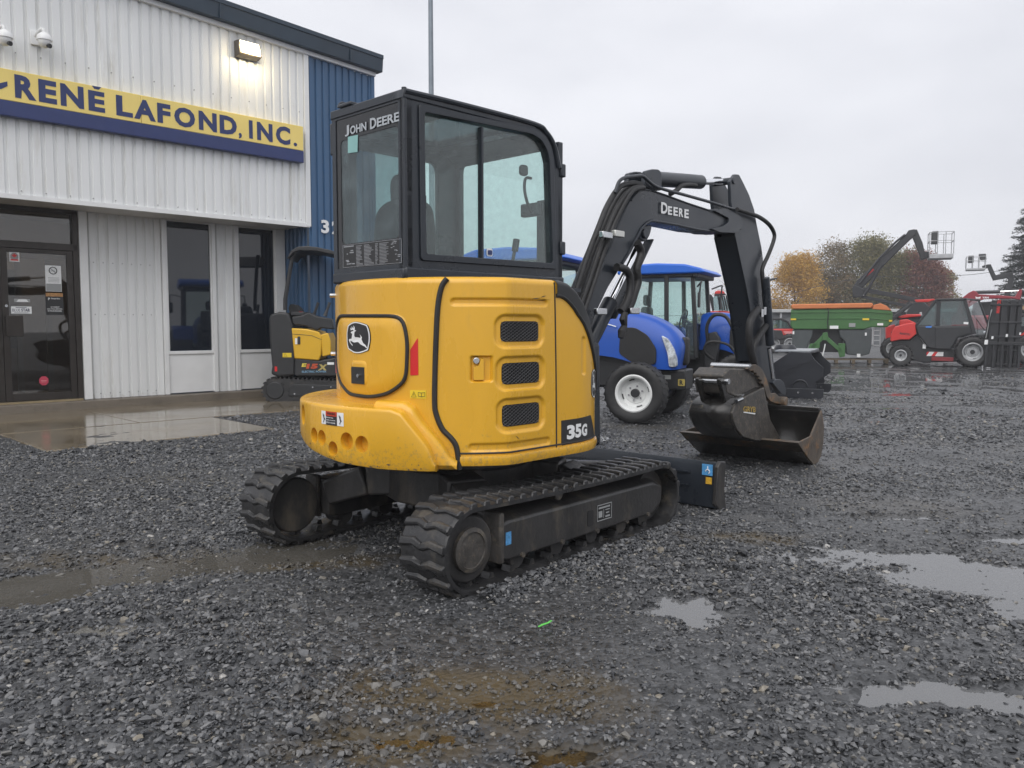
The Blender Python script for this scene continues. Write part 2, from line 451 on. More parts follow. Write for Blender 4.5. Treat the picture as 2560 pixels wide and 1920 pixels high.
# standing rain water: one level sheet, showing wherever the gravel dips below it
def water_mat(nm='puddle_water', silt_sheen=(.30, .305, .315), amt=.42, tint=(.62, .58, .50)):  # silt colour; its pale default also paints in brighter sky reflection
    m = bpy.data.materials.new(nm); m.use_nodes = True
    t = m.node_tree; N = t.nodes; K = t.links.new; N.clear()
    o = N.new('ShaderNodeOutputMaterial')
    tr = N.new('ShaderNodeBsdfTransparent'); tr.inputs[0].default_value = tuple(tint) + (1,)
    df = N.new('ShaderNodeBsdfDiffuse'); df.inputs[0].default_value = tuple(silt_sheen) + (1,)
    mm = N.new('ShaderNodeMixShader'); mm.inputs[0].default_value = amt; K(tr.outputs[0], mm.inputs[1]); K(df.outputs[0], mm.inputs[2])
    gl = N.new('ShaderNodeBsdfGlossy'); gl.inputs['Roughness'].default_value = .03
    fr = N.new('ShaderNodeFresnel'); fr.inputs[0].default_value = 1.6
    tcn = N.new('ShaderNodeTexCoord')
    n = N.new('ShaderNodeTexNoise'); n.inputs['Scale'].default_value = 14; n.inputs['Detail'].default_value = 3; K(tcn.outputs['Object'], n.inputs['Vector'])
    b = N.new('ShaderNodeBump'); b.inputs['Strength'].default_value = .05; b.inputs['Distance'].default_value = .01; K(n.outputs['Fac'], b.inputs['Height'])
    K(b.outputs[0], gl.inputs['Normal']); K(b.outputs[0], fr.inputs['Normal'])
    mx = N.new('ShaderNodeMixShader'); K(fr.outputs[0], mx.inputs[0]); K(mm.outputs[0], mx.inputs[1]); K(gl.outputs[0], mx.inputs[2])
    K(mx.outputs[0], o.inputs[0]); return m
WATER_M = water_mat()
def level(mb, m_):
    o = mb.build('puddle_water', m_, smooth=0)
    if o.data.polygons[0].normal.z < 0: o.data.flip_normals()
    return struct(o)
wm = MB().add([(.75, 1.6, WATER), (17, 1.6, WATER), (17, 29, WATER), (-.9, 29, WATER), (-.9, 3.5, WATER), (.75, 3.5, WATER)], [(0, 1, 2, 3, 4, 5)])
level(wm, WATER_M)
wm = MB().add([(-.9, 1.6, WATER - .002), (.75, 1.6, WATER - .002), (.75, 3.5, WATER - .002), (-.9, 3.5, WATER - .002)], [(0, 1, 2, 3)])
level(wm, water_mat('clear_brown_water', (.13, .11, .08), .08, (.85, .79, .68)))
wm = MB().add([(-7, 1.6, WATER - .001), (-.9, 1.6, WATER - .001), (-.9, 12, WATER - .001), (-7, 12, WATER - .001)], [(0, 1, 2, 3)])
level(wm, water_mat('brown_puddle_water', (.175, .165, .145), .50))

# ------------------------------------------------------------------ crushed stone, instanced on points
def stone_mat():
    m = bpy.data.materials.new('crushed_stone'); m.use_nodes = True
    t = m.node_tree; N = t.nodes; K = t.links.new; p = N['Principled BSDF']
    oi = N.new('ShaderNodeObjectInfo')
    rp = N.new('ShaderNodeValToRGB'); e = rp.color_ramp.elements
    e[0].position = 0; e[0].color = (.030, .032, .036, 1); e[1].position = .55; e[1].color = (.084, .087, .093, 1)
    for pos, c in ((.88, (.20, .202, .206, 1)), (.975, (.17, .16, .14, 1)), (.994, (.26, .23, .18, 1)), (.999, (.45, .44, .42, 1))):
        q = e.new(pos); q.color = c
    K(oi.outputs['Random'], rp.inputs[0])
    tcn = N.new('ShaderNodeTexCoord')
    n = N.new('ShaderNodeTexNoise'); n.inputs['Scale'].default_value = 2.2; n.inputs['Detail'].default_value = 5; K(tcn.outputs['Object'], n.inputs['Vector'])
    ml = N.new('ShaderNodeMix'); ml.data_type = 'RGBA'; ml.blend_type = 'MULTIPLY'; ml.inputs[0].default_value = 1
    rr = N.new('ShaderNodeValToRGB'); rr.color_ramp.elements[0].position = .3; rr.color_ramp.elements[0].color = (.65, .65, .66, 1); rr.color_ramp.elements[1].position = .7
    K(n.outputs['Fac'], rr.inputs[0]); K(rp.outputs[0], ml.inputs[6]); K(rr.outputs[0], ml.inputs[7])
    am = N.new('ShaderNodeAttribute'); am.attribute_type = 'INSTANCER'; am.attribute_name = 'mud'
    mf = N.new('ShaderNodeMath'); mf.operation = 'MULTIPLY'; mf.inputs[1].default_value = .40; K(am.outputs['Fac'], mf.inputs[0])
    mz = N.new('ShaderNodeMix'); mz.data_type = 'RGBA'; K(mf.outputs[0], mz.inputs[0]); K(ml.outputs[2], mz.inputs[6]); mz.inputs[7].default_value = (.075, .059, .035, 1)
    K(mz.outputs[2], p.inputs['Base Color'])
    p.inputs['Roughness'].default_value = .34
    p.inputs['Specular IOR Level'].default_value = .45
    return m
STONE_M = stone_mat()
stones = bpy.data.collections.new('stone_shapes')
rs = np.random.RandomState(3)
for k in range(7):
    bm = bmesh.new()
    for _ in range(13):
        d = rs.normal(size=3); d /= np.linalg.norm(d)
        bm.verts.new(Vector(d * np.array([1.0, .78, .62]) * rs.uniform(.85, 1.1)) * .5)
    r_ = bmesh.ops.convex_hull(bm, input=bm.verts)
    bmesh.ops.delete(bm, geom=[g for g in r_['geom_interior'] if isinstance(g, bmesh.types.BMVert)], context='VERTS')
    m_ = bpy.data.meshes.new('stone_%d' % k); bm.to_mesh(m_); bm.free(); m_.materials.append(STONE_M)
    stones.objects.link(bpy.data.objects.new('stone_shape', m_))
def in_view(x, y, mrg=.5):
    return np.abs(x) < (y * .64 + mrg)
def on_slab(x, y):
    """local to the facade axes: the concrete apron and walk carry no loose stone"""
    s = (x + y) * .70710678; d = (y - x) * .70710678
    a = (d > 9.10) & (s > -2) & (s < 4.97 + .02) & (s > 2.43)
    b = (d > 10.86) & (s < 9.4)
    return a | b | (d > 13)
pts, scl = [], []
for y0, y1, dens, size in ((1.9, 3.6, 5000, .0185), (3.6, 5.5, 4300, .0190), (5.5, 8.0, 2700, .022), (8.0, 11.0, 1000, .029), (11.0, 15.0, 420, .033), (15.0, 22.0, 130, .036)):
    n_ = int(dens * 2 * (y1 * .64 + .8) * (y1 - y0))
    x = rs.uniform(-(y1 * .64 + .8), y1 * .64 + .8, n_); y = rs.uniform(y0, y1, n_)
    k = in_view(x, y, .7) & ~on_slab(x, y)
    x, y = x[k], y[k]
    z = height(x, y) + rs.uniform(-.25, .28, len(x)) * size
    # packed, finer bands where wheels have run
    cmp_ = np.clip(.5 + .9 * np.sin(.9 * x + 1.4 * y + 1.2 * np.sin(.8 * x)) * np.sin(1.1 * y - .5 * x + .7), 0, 1)
    keep = rs.uniform(0, 1, len(x)) > .25 * cmp_ * 0
    z = z - .25 * size * cmp_
    pts.append(np.stack([x, y, z], 1)[keep]); scl.append((size * (1.10 - .30 * cmp_) * np.exp(rs.normal(0, .38, len(x))))[keep])
# berm of loose stones shoved up along the near track
for q in range(2600):
    t = rs.uniform(-.85, .95); d = abs(rs.normal(0, .10))
    pts.append(np.array([[-.267 + math.cos(.845) * t + math.sin(.845) * (.90 + d), 4.96 + math.sin(.845) * t - math.cos(.845) * (.90 + d), max(0, .045 - d * .25) * rs.uniform(.1, 1)]])); scl.append(np.array([.026 * math.exp(rs.normal(0, .25))]))
pts = np.concatenate(pts); scl = np.concatenate(scl)
gm = bpy.data.meshes.new('gravel')
gm.vertices.add(len(pts)); gm.vertices.foreach_set('co', pts.astype(np.float32).ravel())
at = gm.attributes.new('rot', 'FLOAT_VECTOR', 'POINT'); at.data.foreach_set('vector', np.stack([rs.normal(0, .33, len(pts)), rs.normal(0, .33, len(pts)), rs.uniform(0, 6.28, len(pts))], 1).astype(np.float32).ravel())
at = gm.attributes.new('scl', 'FLOAT', 'POINT'); at.data.foreach_set('value', scl.astype(np.float32))
at = gm.attributes.new('pick', 'INT', 'POINT'); at.data.foreach_set('value', rs.randint(0, 7, len(pts)).astype(np.int32))
at = gm.attributes.new('mud', 'FLOAT', 'POINT'); at.data.foreach_set('value', mud(pts[:, 0], pts[:, 1]).astype(np.float32))
gm.materials.append(STONE_M)
gravel = bpy.data.objects.new('gravel', gm); COL.objects.link(gravel); struct(gravel, 'stuff')
gravel['label'] = 'loose wet dark grey crushed stone covering the yard'
ng = bpy.data.node_groups.new('scatter_stones', 'GeometryNodeTree')
ng.interface.new_socket('Geometry', in_out='INPUT', socket_type='NodeSocketGeometry')
ng.interface.new_socket('Geometry', in_out='OUTPUT', socket_type='NodeSocketGeometry')
gi = ng.nodes.new('NodeGroupInput'); go = ng.nodes.new('NodeGroupOutput')
ip = ng.nodes.new('GeometryNodeInstanceOnPoints'); ci = ng.nodes.new('GeometryNodeCollectionInfo')
ci.inputs['Collection'].default_value = stones; ci.inputs['Separate Children'].default_value = True; ci.inputs['Reset Children'].default_value = True
def nattr(nm, ty):
    a = ng.nodes.new('GeometryNodeInputNamedAttribute'); a.data_type = ty; a.inputs['Name'].default_value = nm
    return [o_ for o_ in a.outputs if o_.enabled][0]
ng.links.new(gi.outputs[0], ip.inputs['Points']); ng.links.new(ci.outputs[0], ip.inputs['Instance'])
ip.inputs['Pick Instance'].default_value = True
ng.links.new(nattr('pick', 'INT'), ip.inputs['Instance Index'])
e2r = ng.nodes.new('FunctionNodeEulerToRotation'); ng.links.new(nattr('rot', 'FLOAT_VECTOR'), e2r.inputs[0]); ng.links.new(e2r.outputs[0], ip.inputs['Rotation'])
ng.links.new(nattr('scl', 'FLOAT'), ip.inputs['Scale'])
ng.links.new(ip.outputs[0], go.inputs[0])
gravel.modifiers.new('scatter', 'NODES').node_group = ng
# ------------------------------------------------------------------ dealership building (facade runs at 45 degrees)
BLD_D = 12.636
INW = Vector((-math.sqrt(.5), math.sqrt(.5), 0)); EAL = Vector((math.sqrt(.5), math.sqrt(.5), 0))
WSIDE = mat('white_siding', (.78, .79, .785), .42, var=.05, vs=1.5, stretch=.15, dirt=(.56, .545, .49), dirt_at=.54, dirt_w=.22, ds=3.2)
splash(WSIDE, .14, .75, (.30, .25, .18), 14, .50, .75, .55)
BSIDE = mat('blue_siding', (.045, .110, .215), .38, var=.12, vs=1.5, stretch=.15, dirt=(.02, .045, .09), dirt_at=.6, dirt_w=.3, ds=2.5)
FASC = mat('navy_fascia', (.022, .040, .062), .35, var=.15, vs=2)
TRIMW = mat('white_trim', (.78, .785, .78), .4, var=.06, vs=2, dirt=(.35, .33, .28), dirt_at=.64, dirt_w=.2, ds=5)
BRONZE = mat('bronze_aluminium', (.040, .034, .030), .38, metal=.4, var=.2, vs=4)
CONC = mat('wet_concrete', (.17, .14, .098), .12, var=.22, vs=1.3, dirt=(.10, .078, .05), dirt_at=.52, dirt_w=.25, ds=1.8, bump=.015, bs=25, rvar=.09, spec=.8)
CONC_S = mat('stained_concrete', (.17, .145, .115), .6, var=.25, vs=3, dirt=(.07, .055, .04), dirt_at=.55, dirt_w=.2, ds=3, bump=.15, bs=50)
SOFF = mat('soffit_panel', (.62, .61, .59), .6, var=.08)
b = thing('dealership_building', 'white and blue corrugated metal dealership building with glass door and yellow sign', 'building', INW * BLD_D, R(45))
def bloc(px, py, yl):
    """photo pixel -> (s, z) on the facade plane at depth yl"""
    p = on_plane(px, py, INW * (BLD_D + yl), INW); return p.dot(EAL), p.z
REC = .86; OVZ = 3.03; S0, S1, S2 = -1.6, 7.62, 9.02
def roofz(s): return 5.84 + (9.05 - s) * .05
def rib_sheet(s0, s1, y, z0, z1, n, mi=0, along='s', top=None, pitch=None):
    """one sheet of box-ribbed siding: n ribs proud of the sheet by 22 mm"""
    mb = MB(); p = (s1 - s0) / n; prof = []
    for k in range(n):
        a = s0 + k * p
        prof += [(a, .022), (a + .20 * p, .022), (a + .29 * p, -.006), (a + .91 * p, -.006)]
    prof.append((s1, .022))
    vs = []; fs = []
    for (s, d) in prof:
        zt = (top(s) if top else z1)
        for z in (z0, zt):
            vs.append((s, y + d, z) if along == 's' else (y - d, s, z))
    for i in range(len(prof) - 1): fs.append((2 * i, 2 * i + 2, 2 * i + 3, 2 * i + 1))
    return mb.add(vs, fs)
# upper white wall: sheets of six ribs
sw = .91; s = S1 - .05
while s > S0:
    rib_sheet(s - sw, s, 0, OVZ, 6, 6, top=roofz).build('siding_sheet', WSIDE, b, smooth=0); s -= sw
# blue bay
nb = (S2 - S1 - .02) / 2
for k in range(2):
    rib_sheet(S1 + .02 + k * nb, S1 + .02 + (k + 1) * nb, 0, .14, 6, 5, top=roofz).build('siding_sheet', BSIDE, b, smooth=0)
rib_sheet(.03, REC, S1 + .0, .14, OVZ, 6, along='y').build('siding_sheet', BSIDE, b, smooth=0)
# corner trims, drip edge, soffit
m = MB(); m.box(S1 - .055, S1 + .03, -.035, .03, OVZ - .03, roofz(S1)); m.build('corner_trim', TRIMW, b)
m = MB(); m.box(S0, S1 + .01, -.030, .035, OVZ - .045, OVZ + .02); m.build('drip_edge', TRIMW, b)
m = MB(); m.box(S0, S1, .036, REC + .05, OVZ - .02, OVZ + .05); m.build('soffit', SOFF, b)
m = MB(); m.box(S2 - .06, S2 + .01, -.025, .03, .14, roofz(S2)); m.build('corner_trim', BSIDE, b)
# roof edge
for nm, y0, y1, a, c, mt in (('roof_trim', -.06, .02, .0, .075, TRIMW), ('fascia', -.16, .02, .075, .36, FASC), ('gutter_lip', -.20, .02, .30, .375, FASC)):
    m = MB(); vs = []
    for s_ in (S0, S2 + .10 if nm != 'roof_trim' else S2 + .02):
        for y, z in ((y0, a), (y1, a), (y1, c), (y0 if nm != 'fascia' else y0 - .03, c)): vs.append((s_, y, roofz(s_) + z))
    m.add(vs, [(0, 1, 2, 3), (7, 6, 5, 4), (0, 4, 5, 1), (1, 5, 6, 2), (2, 6, 7, 3), (3, 7, 4, 0)]); m.build(nm, mt, b, smooth=0, bev=.008)
# fascia seams
for s_ in (1.2, 3.6, 6.0, 8.4):
    m = MB(); m.box(s_, s_ + .012, -.20, -.15, roofz(s_) + .08, roofz(s_) + .30); m.build('fascia_seam', FASC, b)
# roof, far side wall and back
m = MB(); m.add([(S0, -.1, roofz(S0) + .3), (S2 + .05, -.1, roofz(S2) + .3), (S2 + .05, 12, roofz(S2) + .5), (S0, 12, roofz(S0) + .5)], [(0, 1, 2, 3)]); m.build('roof', FASC, b, smooth=0)
m = MB(); m.box(S2 - .02, S2, .03, 12, 0, roofz(S2)); m.build('wall', BSIDE, b)
# foundation ledge in front of the recessed wall, and under the blue bay
m = MB(); m.box(S0, S1 - .01, REC - .27, REC + .05, -.05, .135); m.box(S1 - .01, S2, -.02, .4, -.05, .13); m.build('foundation_ledge', CONC_S, b, bev=.012)
# recessed wall: siding around two windows and the door
D0, D1 = 2.02, 4.14            # bronze door frame
def lower(s0, s1, n): rib_sheet(s0, s1, REC, .14, OVZ - .02, n).build('siding_sheet', WSIDE, b, smooth=0)
lower(4.27, 4.84, 4); lower(4.84, 5.40, 4); lower(6.30, 6.64, 2)
m = MB(); m.box(4.15, 4.265, REC - .075, REC + .05, .14, OVZ - .02); m.build('door_jamb_trim', TRIMW, b, bev=.006)
for s_ in (5.40, 6.235, 6.645, 7.425):
    m = MB(); m.box(s_, s_ + (.065 if s_ < 7 else .19), REC - .05, REC + .05, .14, OVZ - .02); m.build('window_jamb', TRIMW, b, bev=.005)
DARKGL = mat('dark_window_glass', (.012, .016, .024), .03, var=.0, spec=.7)
for (a, c) in ((5.468, 6.232), (6.713, 7.422)):
    m = MB(); m.box(a - .003, c + .003, REC - .02, REC + .03, .16, .80); f_ = m.build('kick_panel', TRIMW, b)
    m = MB(); m.box(a - .002, c + .002, REC - .045, REC + .03, .80, .855); f_ = m.build('sill', TRIMW, b, bev=.006)
    m = MB(); m.box(a + .0, a + .022, REC - .03, REC + .02, .857, 2.985); m.box(c - .022, c, REC - .03, REC + .02, .857, 2.985); m.box(a, c, REC - .031, REC + .02, 2.985, 3.006); wf = m.build('window', TRIMW, b)
    m = MB(); m.box(a + .022, c - .022, REC - .002, REC + .004, .858, 2.986); m.build('pane', DARKGL, wf)
# screw heads
m = MB()
for z, s_ in [(OVZ + .07, S1 - .15 - .305 * k) for k in range(24)] + [(4.93, S1 - .15 - .305 * k) for k in range(24)] + [(.22, 4.4 + .142 * k) for k in range(7)] + [(1.45, 4.36 + .142 * k) for k in range(7)] + [(2.25, 4.36 + .142 * k) for k in range(7)]:
    y = 0 if z > 3 else REC
    m.cyl((s_, y + .0, z), (s_, y - .012, z), .008, n=6)
fs_ = m.build('screw_heads', mat('screw_grey', (.25, .25, .25), .4), b); fs_['kind'] = 'stuff'

# ---- door
m = MB()
for a, c, z0, z1 in ((D0, D0 + .07, .14, 3.0), (D1 - .075, D1, .14, 3.0), (D0, D1, 2.945, 3.01), (D0, D1, 2.40, 2.50)):
    m.box(a, c, REC - .05, REC + .08, z0, z1 - .001)
m.build('door_frame', BRONZE, b, bev=.004)
m = MB(); m.box(D0 + .071, D1 - .076, REC + .01, REC + .018, 2.501, 2.944)
TRANSG = glass('door_glass', (.62, .60, .56), .10, .02)
m.build('transom_pane', TRANSG, b)
m = MB(); m.box(D0 + .02, D1 - .02, REC - .10, REC + .05, .136, .165); m.build('threshold', mat('brass_threshold', (.45, .36, .22), .35, metal=.7), b)
for a, c, hs in ((3.105, D1 - .078, 1), (D0 + .073, 3.10, -1)):
    m = MB(); z0, z1 = .168, 2.398
    m.box(a, a + .085, REC - .03, REC + .02, z0, z1); m.box(c - .085, c, REC - .03, REC + .02, z0, z1)
    m.box(a + .085, c - .085, REC - .03, REC + .02, z0, z0 + .11); m.box(a + .085, c - .085, REC - .03, REC + .02, z1 - .06, z1)
    d = m.build('door', BRONZE, b, bev=.004)
    m = MB(); m.box(a + .085, c - .085, REC - .008, REC - .001, z0 + .11, z1 - .06); m.build('pane', TRANSG, d)
    hx = a + .05 if hs > 0 else c - .05
    m = MB(); m.box(hx - .02, hx + .20 * hs, REC - .075, REC - .05, 1.12, 1.42); m.box(hx - .015, hx + .015, REC - .06, REC - .03, 1.14, 1.40); m.build('handle', BRONZE, d, bev=.006)
    m = MB(); m.cyl((hx, REC - .03, 1.56), (hx, REC - .045, 1.56), .02); m.build('lock_cylinder', STEEL, d)
# vestibule behind the glass
WOOD = mat('warm_timber', (.40, .24, .09), .5, var=.2, vs=3)
m = MB(); m.box(1.2, 5.0, REC + .1, REC + 3.4, .12, .14); m.build('vestibule_floor', mat('tile_floor', (.22, .17, .12), .3, var=.15), b)
m = MB(); m.box(1.2, 5.0, REC + 3.4, REC + 3.45, .12, 3.0); m.box(5.0, 5.05, REC + .1, REC + 3.4, .12, 3.0); m.box(1.15, 1.2, REC + .1, REC + 3.4, .12, 3.0); m.build('vestibule_wall', mat('beige_wall', (.20, .17, .13), .7, var=.1), b)
m = MB(); m.box(1.2, 5.0, REC + .1, REC + 3.4, 2.96, 3.0); m.build('vestibule_ceiling', mat('ceiling', (.32, .30, .26), .7), b)
m = MB(); m.box(1.2, 5.0, REC + 1.3, REC + 1.45, 2.36, 2.96); m.build('timber_beam', WOOD, b)
m = MB()
for s_ in (3.15, 3.75, 4.2):
    m.box(s_, s_ + .08, REC + 1.9, REC + 1.98, .14, 2.9)
m.build('inner_door_frame', mat('inner_frame', (.16, .14, .115), .5), b)
m = MB(); m.box(3.23, 3.75, REC + 1.93, REC + 1.95, .9, 2.2); m.build('inner_door_panel', mat('inner_panel', (.05, .045, .042), .4), b)
m = MB(); m.box(3.5, 4.9, REC + 2.3, REC + 2.9, .14, 1.15); m.build('counter', mat('counter_wood', (.16, .11, .07), .4), b)
m = MB(); m.box(2.9, 4.1, REC + 2.2, REC + 2.5, 2.935, 2.955); m.build('ceiling_light', mat('warm_tube', (.9, .8, .6), .4, emit=(1, .74, .40), es=5.0), b)
# ---- notices on the door glass
SY = REC - .012
def fl(s_, z): return (s_, SY - .002, z)
def fl2(s_, z): return (s_, SY - .004, z)
def plate(u0, u1, v0, v1, y): return [(u0, y, v0), (u1, y, v0), (u1, y, v1), (u0, y, v1)]
def notice(nm, u0, u1, v0, v1, m_bg, label):
    mm = MB(); mm.box(u0, u1, SY, SY + .003, v0, v1); o = mm.build(nm, m_bg, b, smooth=0, label=label); return o
GREY_T = mat('grey_print', (.30, .31, .31), .6, var=.0)
o = notice('door_notice', 3.685, 3.90, 1.785, 2.17, DECAL_W, 'white and grey no smoking notice')
mm = MB(); mm.box(3.69, 3.895, SY - .002, SY - .0005, 1.79, 1.90)
for k in range(4): mm.box(3.72, 3.87, SY - .002, SY - .0005, 1.925 + .02 * k, 1.931 + .02 * k)
mm.build('print', GREY_T, o)
mm = MB(); mm.tube([(3.79 + .052 * math.cos(t * .524), SY - .003, 2.095 + .052 * math.sin(t * .524)) for t in range(12)], .006, 6, closed=True); mm.beam((3.752, SY - .003, 2.132), (3.828, SY - .003, 2.058), .004, .01, (0, 1, 0)); mm.beam((3.76, SY - .003, 2.09), (3.82, SY - .003, 2.09), .004, .011, (0, 1, 0)); mm.build('no_smoking_symbol', DECAL_K, o)
o = notice('door_poster', 3.675, 3.915, 1.435, 1.765, DECAL_K, 'dark credit poster with an orange sunset strip')
mm = MB(); mm.box(3.68, 3.91, SY - .002, SY - .0005, 1.71, 1.762); mm.build('print', mat('sunset_print', (.42, .22, .08), .5, var=.4, vs=20), o)
mm = MB(); fit_text(mm, 'LE CRÉDIT', 3.74, 3.86, 1.545, 1.565, fl); fit_text(mm, 'QUE VOUS MÉRITEZ.', 3.69, 3.90, 1.515, 1.535, fl); fit_text(mm, 'ET PLUS ENCORE.', 3.70, 3.89, 1.485, 1.505, fl); fit_text(mm, 'P', 3.71, 3.735, 1.655, 1.69, fl); fit_text(mm, 'Desjardins', 3.75, 3.87, 1.665, 1.69, fl)
mm.build('print_line', DECAL_W, o)['kind'] = 'stuff'
o = notice('door_sticker', 3.22, 3.485, 1.45, 1.555, DECAL_W, 'white door sticker reading BLUE STAR')
mm = MB(); fit_text(mm, 'BLUE', 3.235, 3.335, 1.48, 1.52, fl, bold=.0); fit_text(mm, 'STAR', 3.35, 3.465, 1.48, 1.525, fl, bold=.03); mm.box(3.28, 3.42, SY - .002, SY - .0005, 1.535, 1.543); mm.box(3.26, 3.44, SY - .002, SY - .0005, 1.46, 1.465); mm.build('print', mat('navy_print', (.02, .03, .07), .5), o)
o = notice('door_sticker', 3.265, 3.47, 1.617, 1.665, GREY_T, 'small grey sticker above the white one')
mm = MB(); mm.add([fl(3.29, 1.622), fl(3.45, 1.622), fl(3.42, 1.658), fl(3.32, 1.658)], [(0, 1, 2, 3)]); mm.build('print', DECAL_W, o)
o = notice('door_sticker', 3.228, 3.355, 2.20, 2.345, DECAL_W, 'grey and white badge with red maple leaf')
mm = MB(); mm.prism([(3.29 + .055 * math.cos(t * .7854 + .39), 2.272 + .06 * math.sin(t * .7854 + .39)) for t in range(8)], SY - .003, SY - .0005); mm.build('print', GREY_T, o)
mm = MB(); leaf = [(0, -1), (.08, -.45), (.5, -.55), (.42, -.35), (.9, .05), (.78, .15), (.85, .42), (.55, .38), (.45, .5), (.22, .25), (.3, .8), (.15, .7), (0, 1)]
leaf = leaf + [(-x, y) for x, y in leaf[-2:0:-1]]
mm.prism([(3.29 + x * .038, 2.285 + y * .038) for x, y in leaf], SY - .005, SY - .0035); mm.box(3.24, 3.34, SY - .005, SY - .0035, 2.215, 2.235); mm.build('maple_leaf', REFLECT_RED, o)
mm = MB(); mm.prism([(3.608 + .066 * math.cos(t * .7854 + .39), .455 + .072 * math.sin(t * .7854 + .39)) for t in range(8)], SY, SY + .003); o = mm.build('door_sticker', mat('pink_red', (.50, .05, .09), .4), b, label='small red octagonal sticker low on the door')
mm = MB(); mm.box(3.57, 3.645, SY - .002, SY - .0005, .452, .46); mm.box(3.575, 3.64, SY - .002, SY - .0005, .435, .44); mm.build('print', mat('pale_red', (.75, .35, .38), .5), o)

# ---- house number
for ch, u0, u1 in (('3', 7.852, 8.01), ('2', 8.07, 8.225), ('5', 8.47, 8.63)):
    if ch == '5': continue
    mm = MB(); vs, fs = glyphs(ch, .035); xs = [p[0] for p in vs]; ys = [p[1] for p in vs]
    f2 = lambda y: [((u0 + (x - min(xs)) / (max(xs) - min(xs)) * (u1 - u0)), y, 2.905 + (yy - min(ys)) / (max(ys) - min(ys)) * .235) for x, yy in vs]
    mm.add(f2(-.035), fs); mm.add(f2(-.030), fs)
    mm.build('house_number', DECAL_W, b, smooth=0)

# ---- sign board
YEL = mat('sign_yellow', (.86, .67, .20), .45, var=.05, vs=2, dirt=(.74, .57, .17), dirt_at=.6, dirt_w=.3, ds=3)
NAVY = mat('sign_navy', (.020, .035, .135), .35, var=.08)
sg = thing('store_sign', 'long yellow and navy sign board with large navy letters on upper white wall', 'sign', INW * (BLD_D - .012), R(45))
m = MB(); m.box(1.3, 4.78, -.11, -.008, 4.255, 4.665); m.build('yellow_panel', YEL, sg, bev=.008)
m = MB(); m.box(4.783, 7.475, -.11, -.008, 4.255, 4.665); m.build('yellow_panel', YEL, sg, bev=.008)
m = MB(); m.box(1.3, 7.475, -.115, -.008, 4.055, 4.253); m.build('navy_band', NAVY, sg, bev=.008)
def sgf(u, v): return (u, -.1135, v)
for ch, u0, u1, v0, v1 in (('R', 3.144, 3.399, 4.31, 4.615), ('E', 3.428, 3.652, 4.31, 4.615), ('N', 3.698, 3.997, 4.31, 4.615), ('E', 4.056, 4.276, 4.31, 4.595), ('L', 4.429, 4.66, 4.31, 4.60), ('A', 4.677, 4.99, 4.31, 4.60), ('F', 5.014, 5.212, 4.31, 4.60), ('O', 5.267, 5.59, 4.305, 4.60), ('N', 5.647, 5.938, 4.31, 4.60), ('D', 5.984, 6.272, 4.31, 4.60), (',', 6.300, 6.354, 4.275, 4.37), ('I', 6.479, 6.545, 4.31, 4.60), ('N', 6.619, 6.898, 4.31, 4.60), ('C', 6.957, 7.224, 4.305, 4.605), ('.', 7.284, 7.352, 4.31, 4.37)):
    mm = MB(); fit_text(mm, ch, u0, u1, v0, v1, sgf, bold=.045); mm.build('letter', NAVY, sg, smooth=0)
mm = MB(); mm.prism([(4.11, 4.662), (4.235, 4.662), (4.20, 4.622), (4.14, 4.622)], -.1145, -.112); mm.build('letter_accent', NAVY, sg, smooth=0)
mm = MB(); mm.prism([(2.66, 4.47), (2.80, 4.53), (2.90, 4.505), (2.97, 4.46), (3.06, 4.50), (3.06, 4.44), (2.98, 4.385), (2.90, 4.40), (2.80, 4.455), (2.70, 4.42)], -.1145, -.112); mm.build('letter', NAVY, sg, smooth=0)

# ---- wall flood lamp (lit)
wl = thing('wall_floodlight', 'lit bronze flood lamp high on the white wall near its corner', 'wall lamp', INW * (BLD_D - .01) + EAL * 6.50 + Vector((0, 0, 5.58)), R(45))
m = MB(); m.prism([(-.0, .0), (-.0, .26), (-.14, .25), (-.20, .03), (-.10, -.0)], -.19, .19, fn=lambda u, v, w_: (w_, u, v)); m.build('housing', mat('lamp_bronze', (.09, .075, .06), .45, metal=.3), wl, bev=.012)
m = MB(); m.prism([(-.150, .235), (-.155, .24), (-.212, .045), (-.205, .04)], -.162, .162, fn=lambda u, v, w_: (w_, u, v)); m.build('lens', mat('lamp_lens', (.9, .85, .7), .3, emit=(1, .86, .58), es=5.0), wl)
ld = bpy.data.lights.new('lamp_glow', 'AREA'); ld.energy = 9; ld.size = .35; ld.size_y = .2; ld.shape = 'RECTANGLE'; ld.color = (1, .82, .5)
lo = bpy.data.objects.new('lamp_light', ld); COL.objects.link(lo); lo.parent = wl; lo.location = (0, -.235, .10); lo.rotation_euler = (R(55), 0, 0)

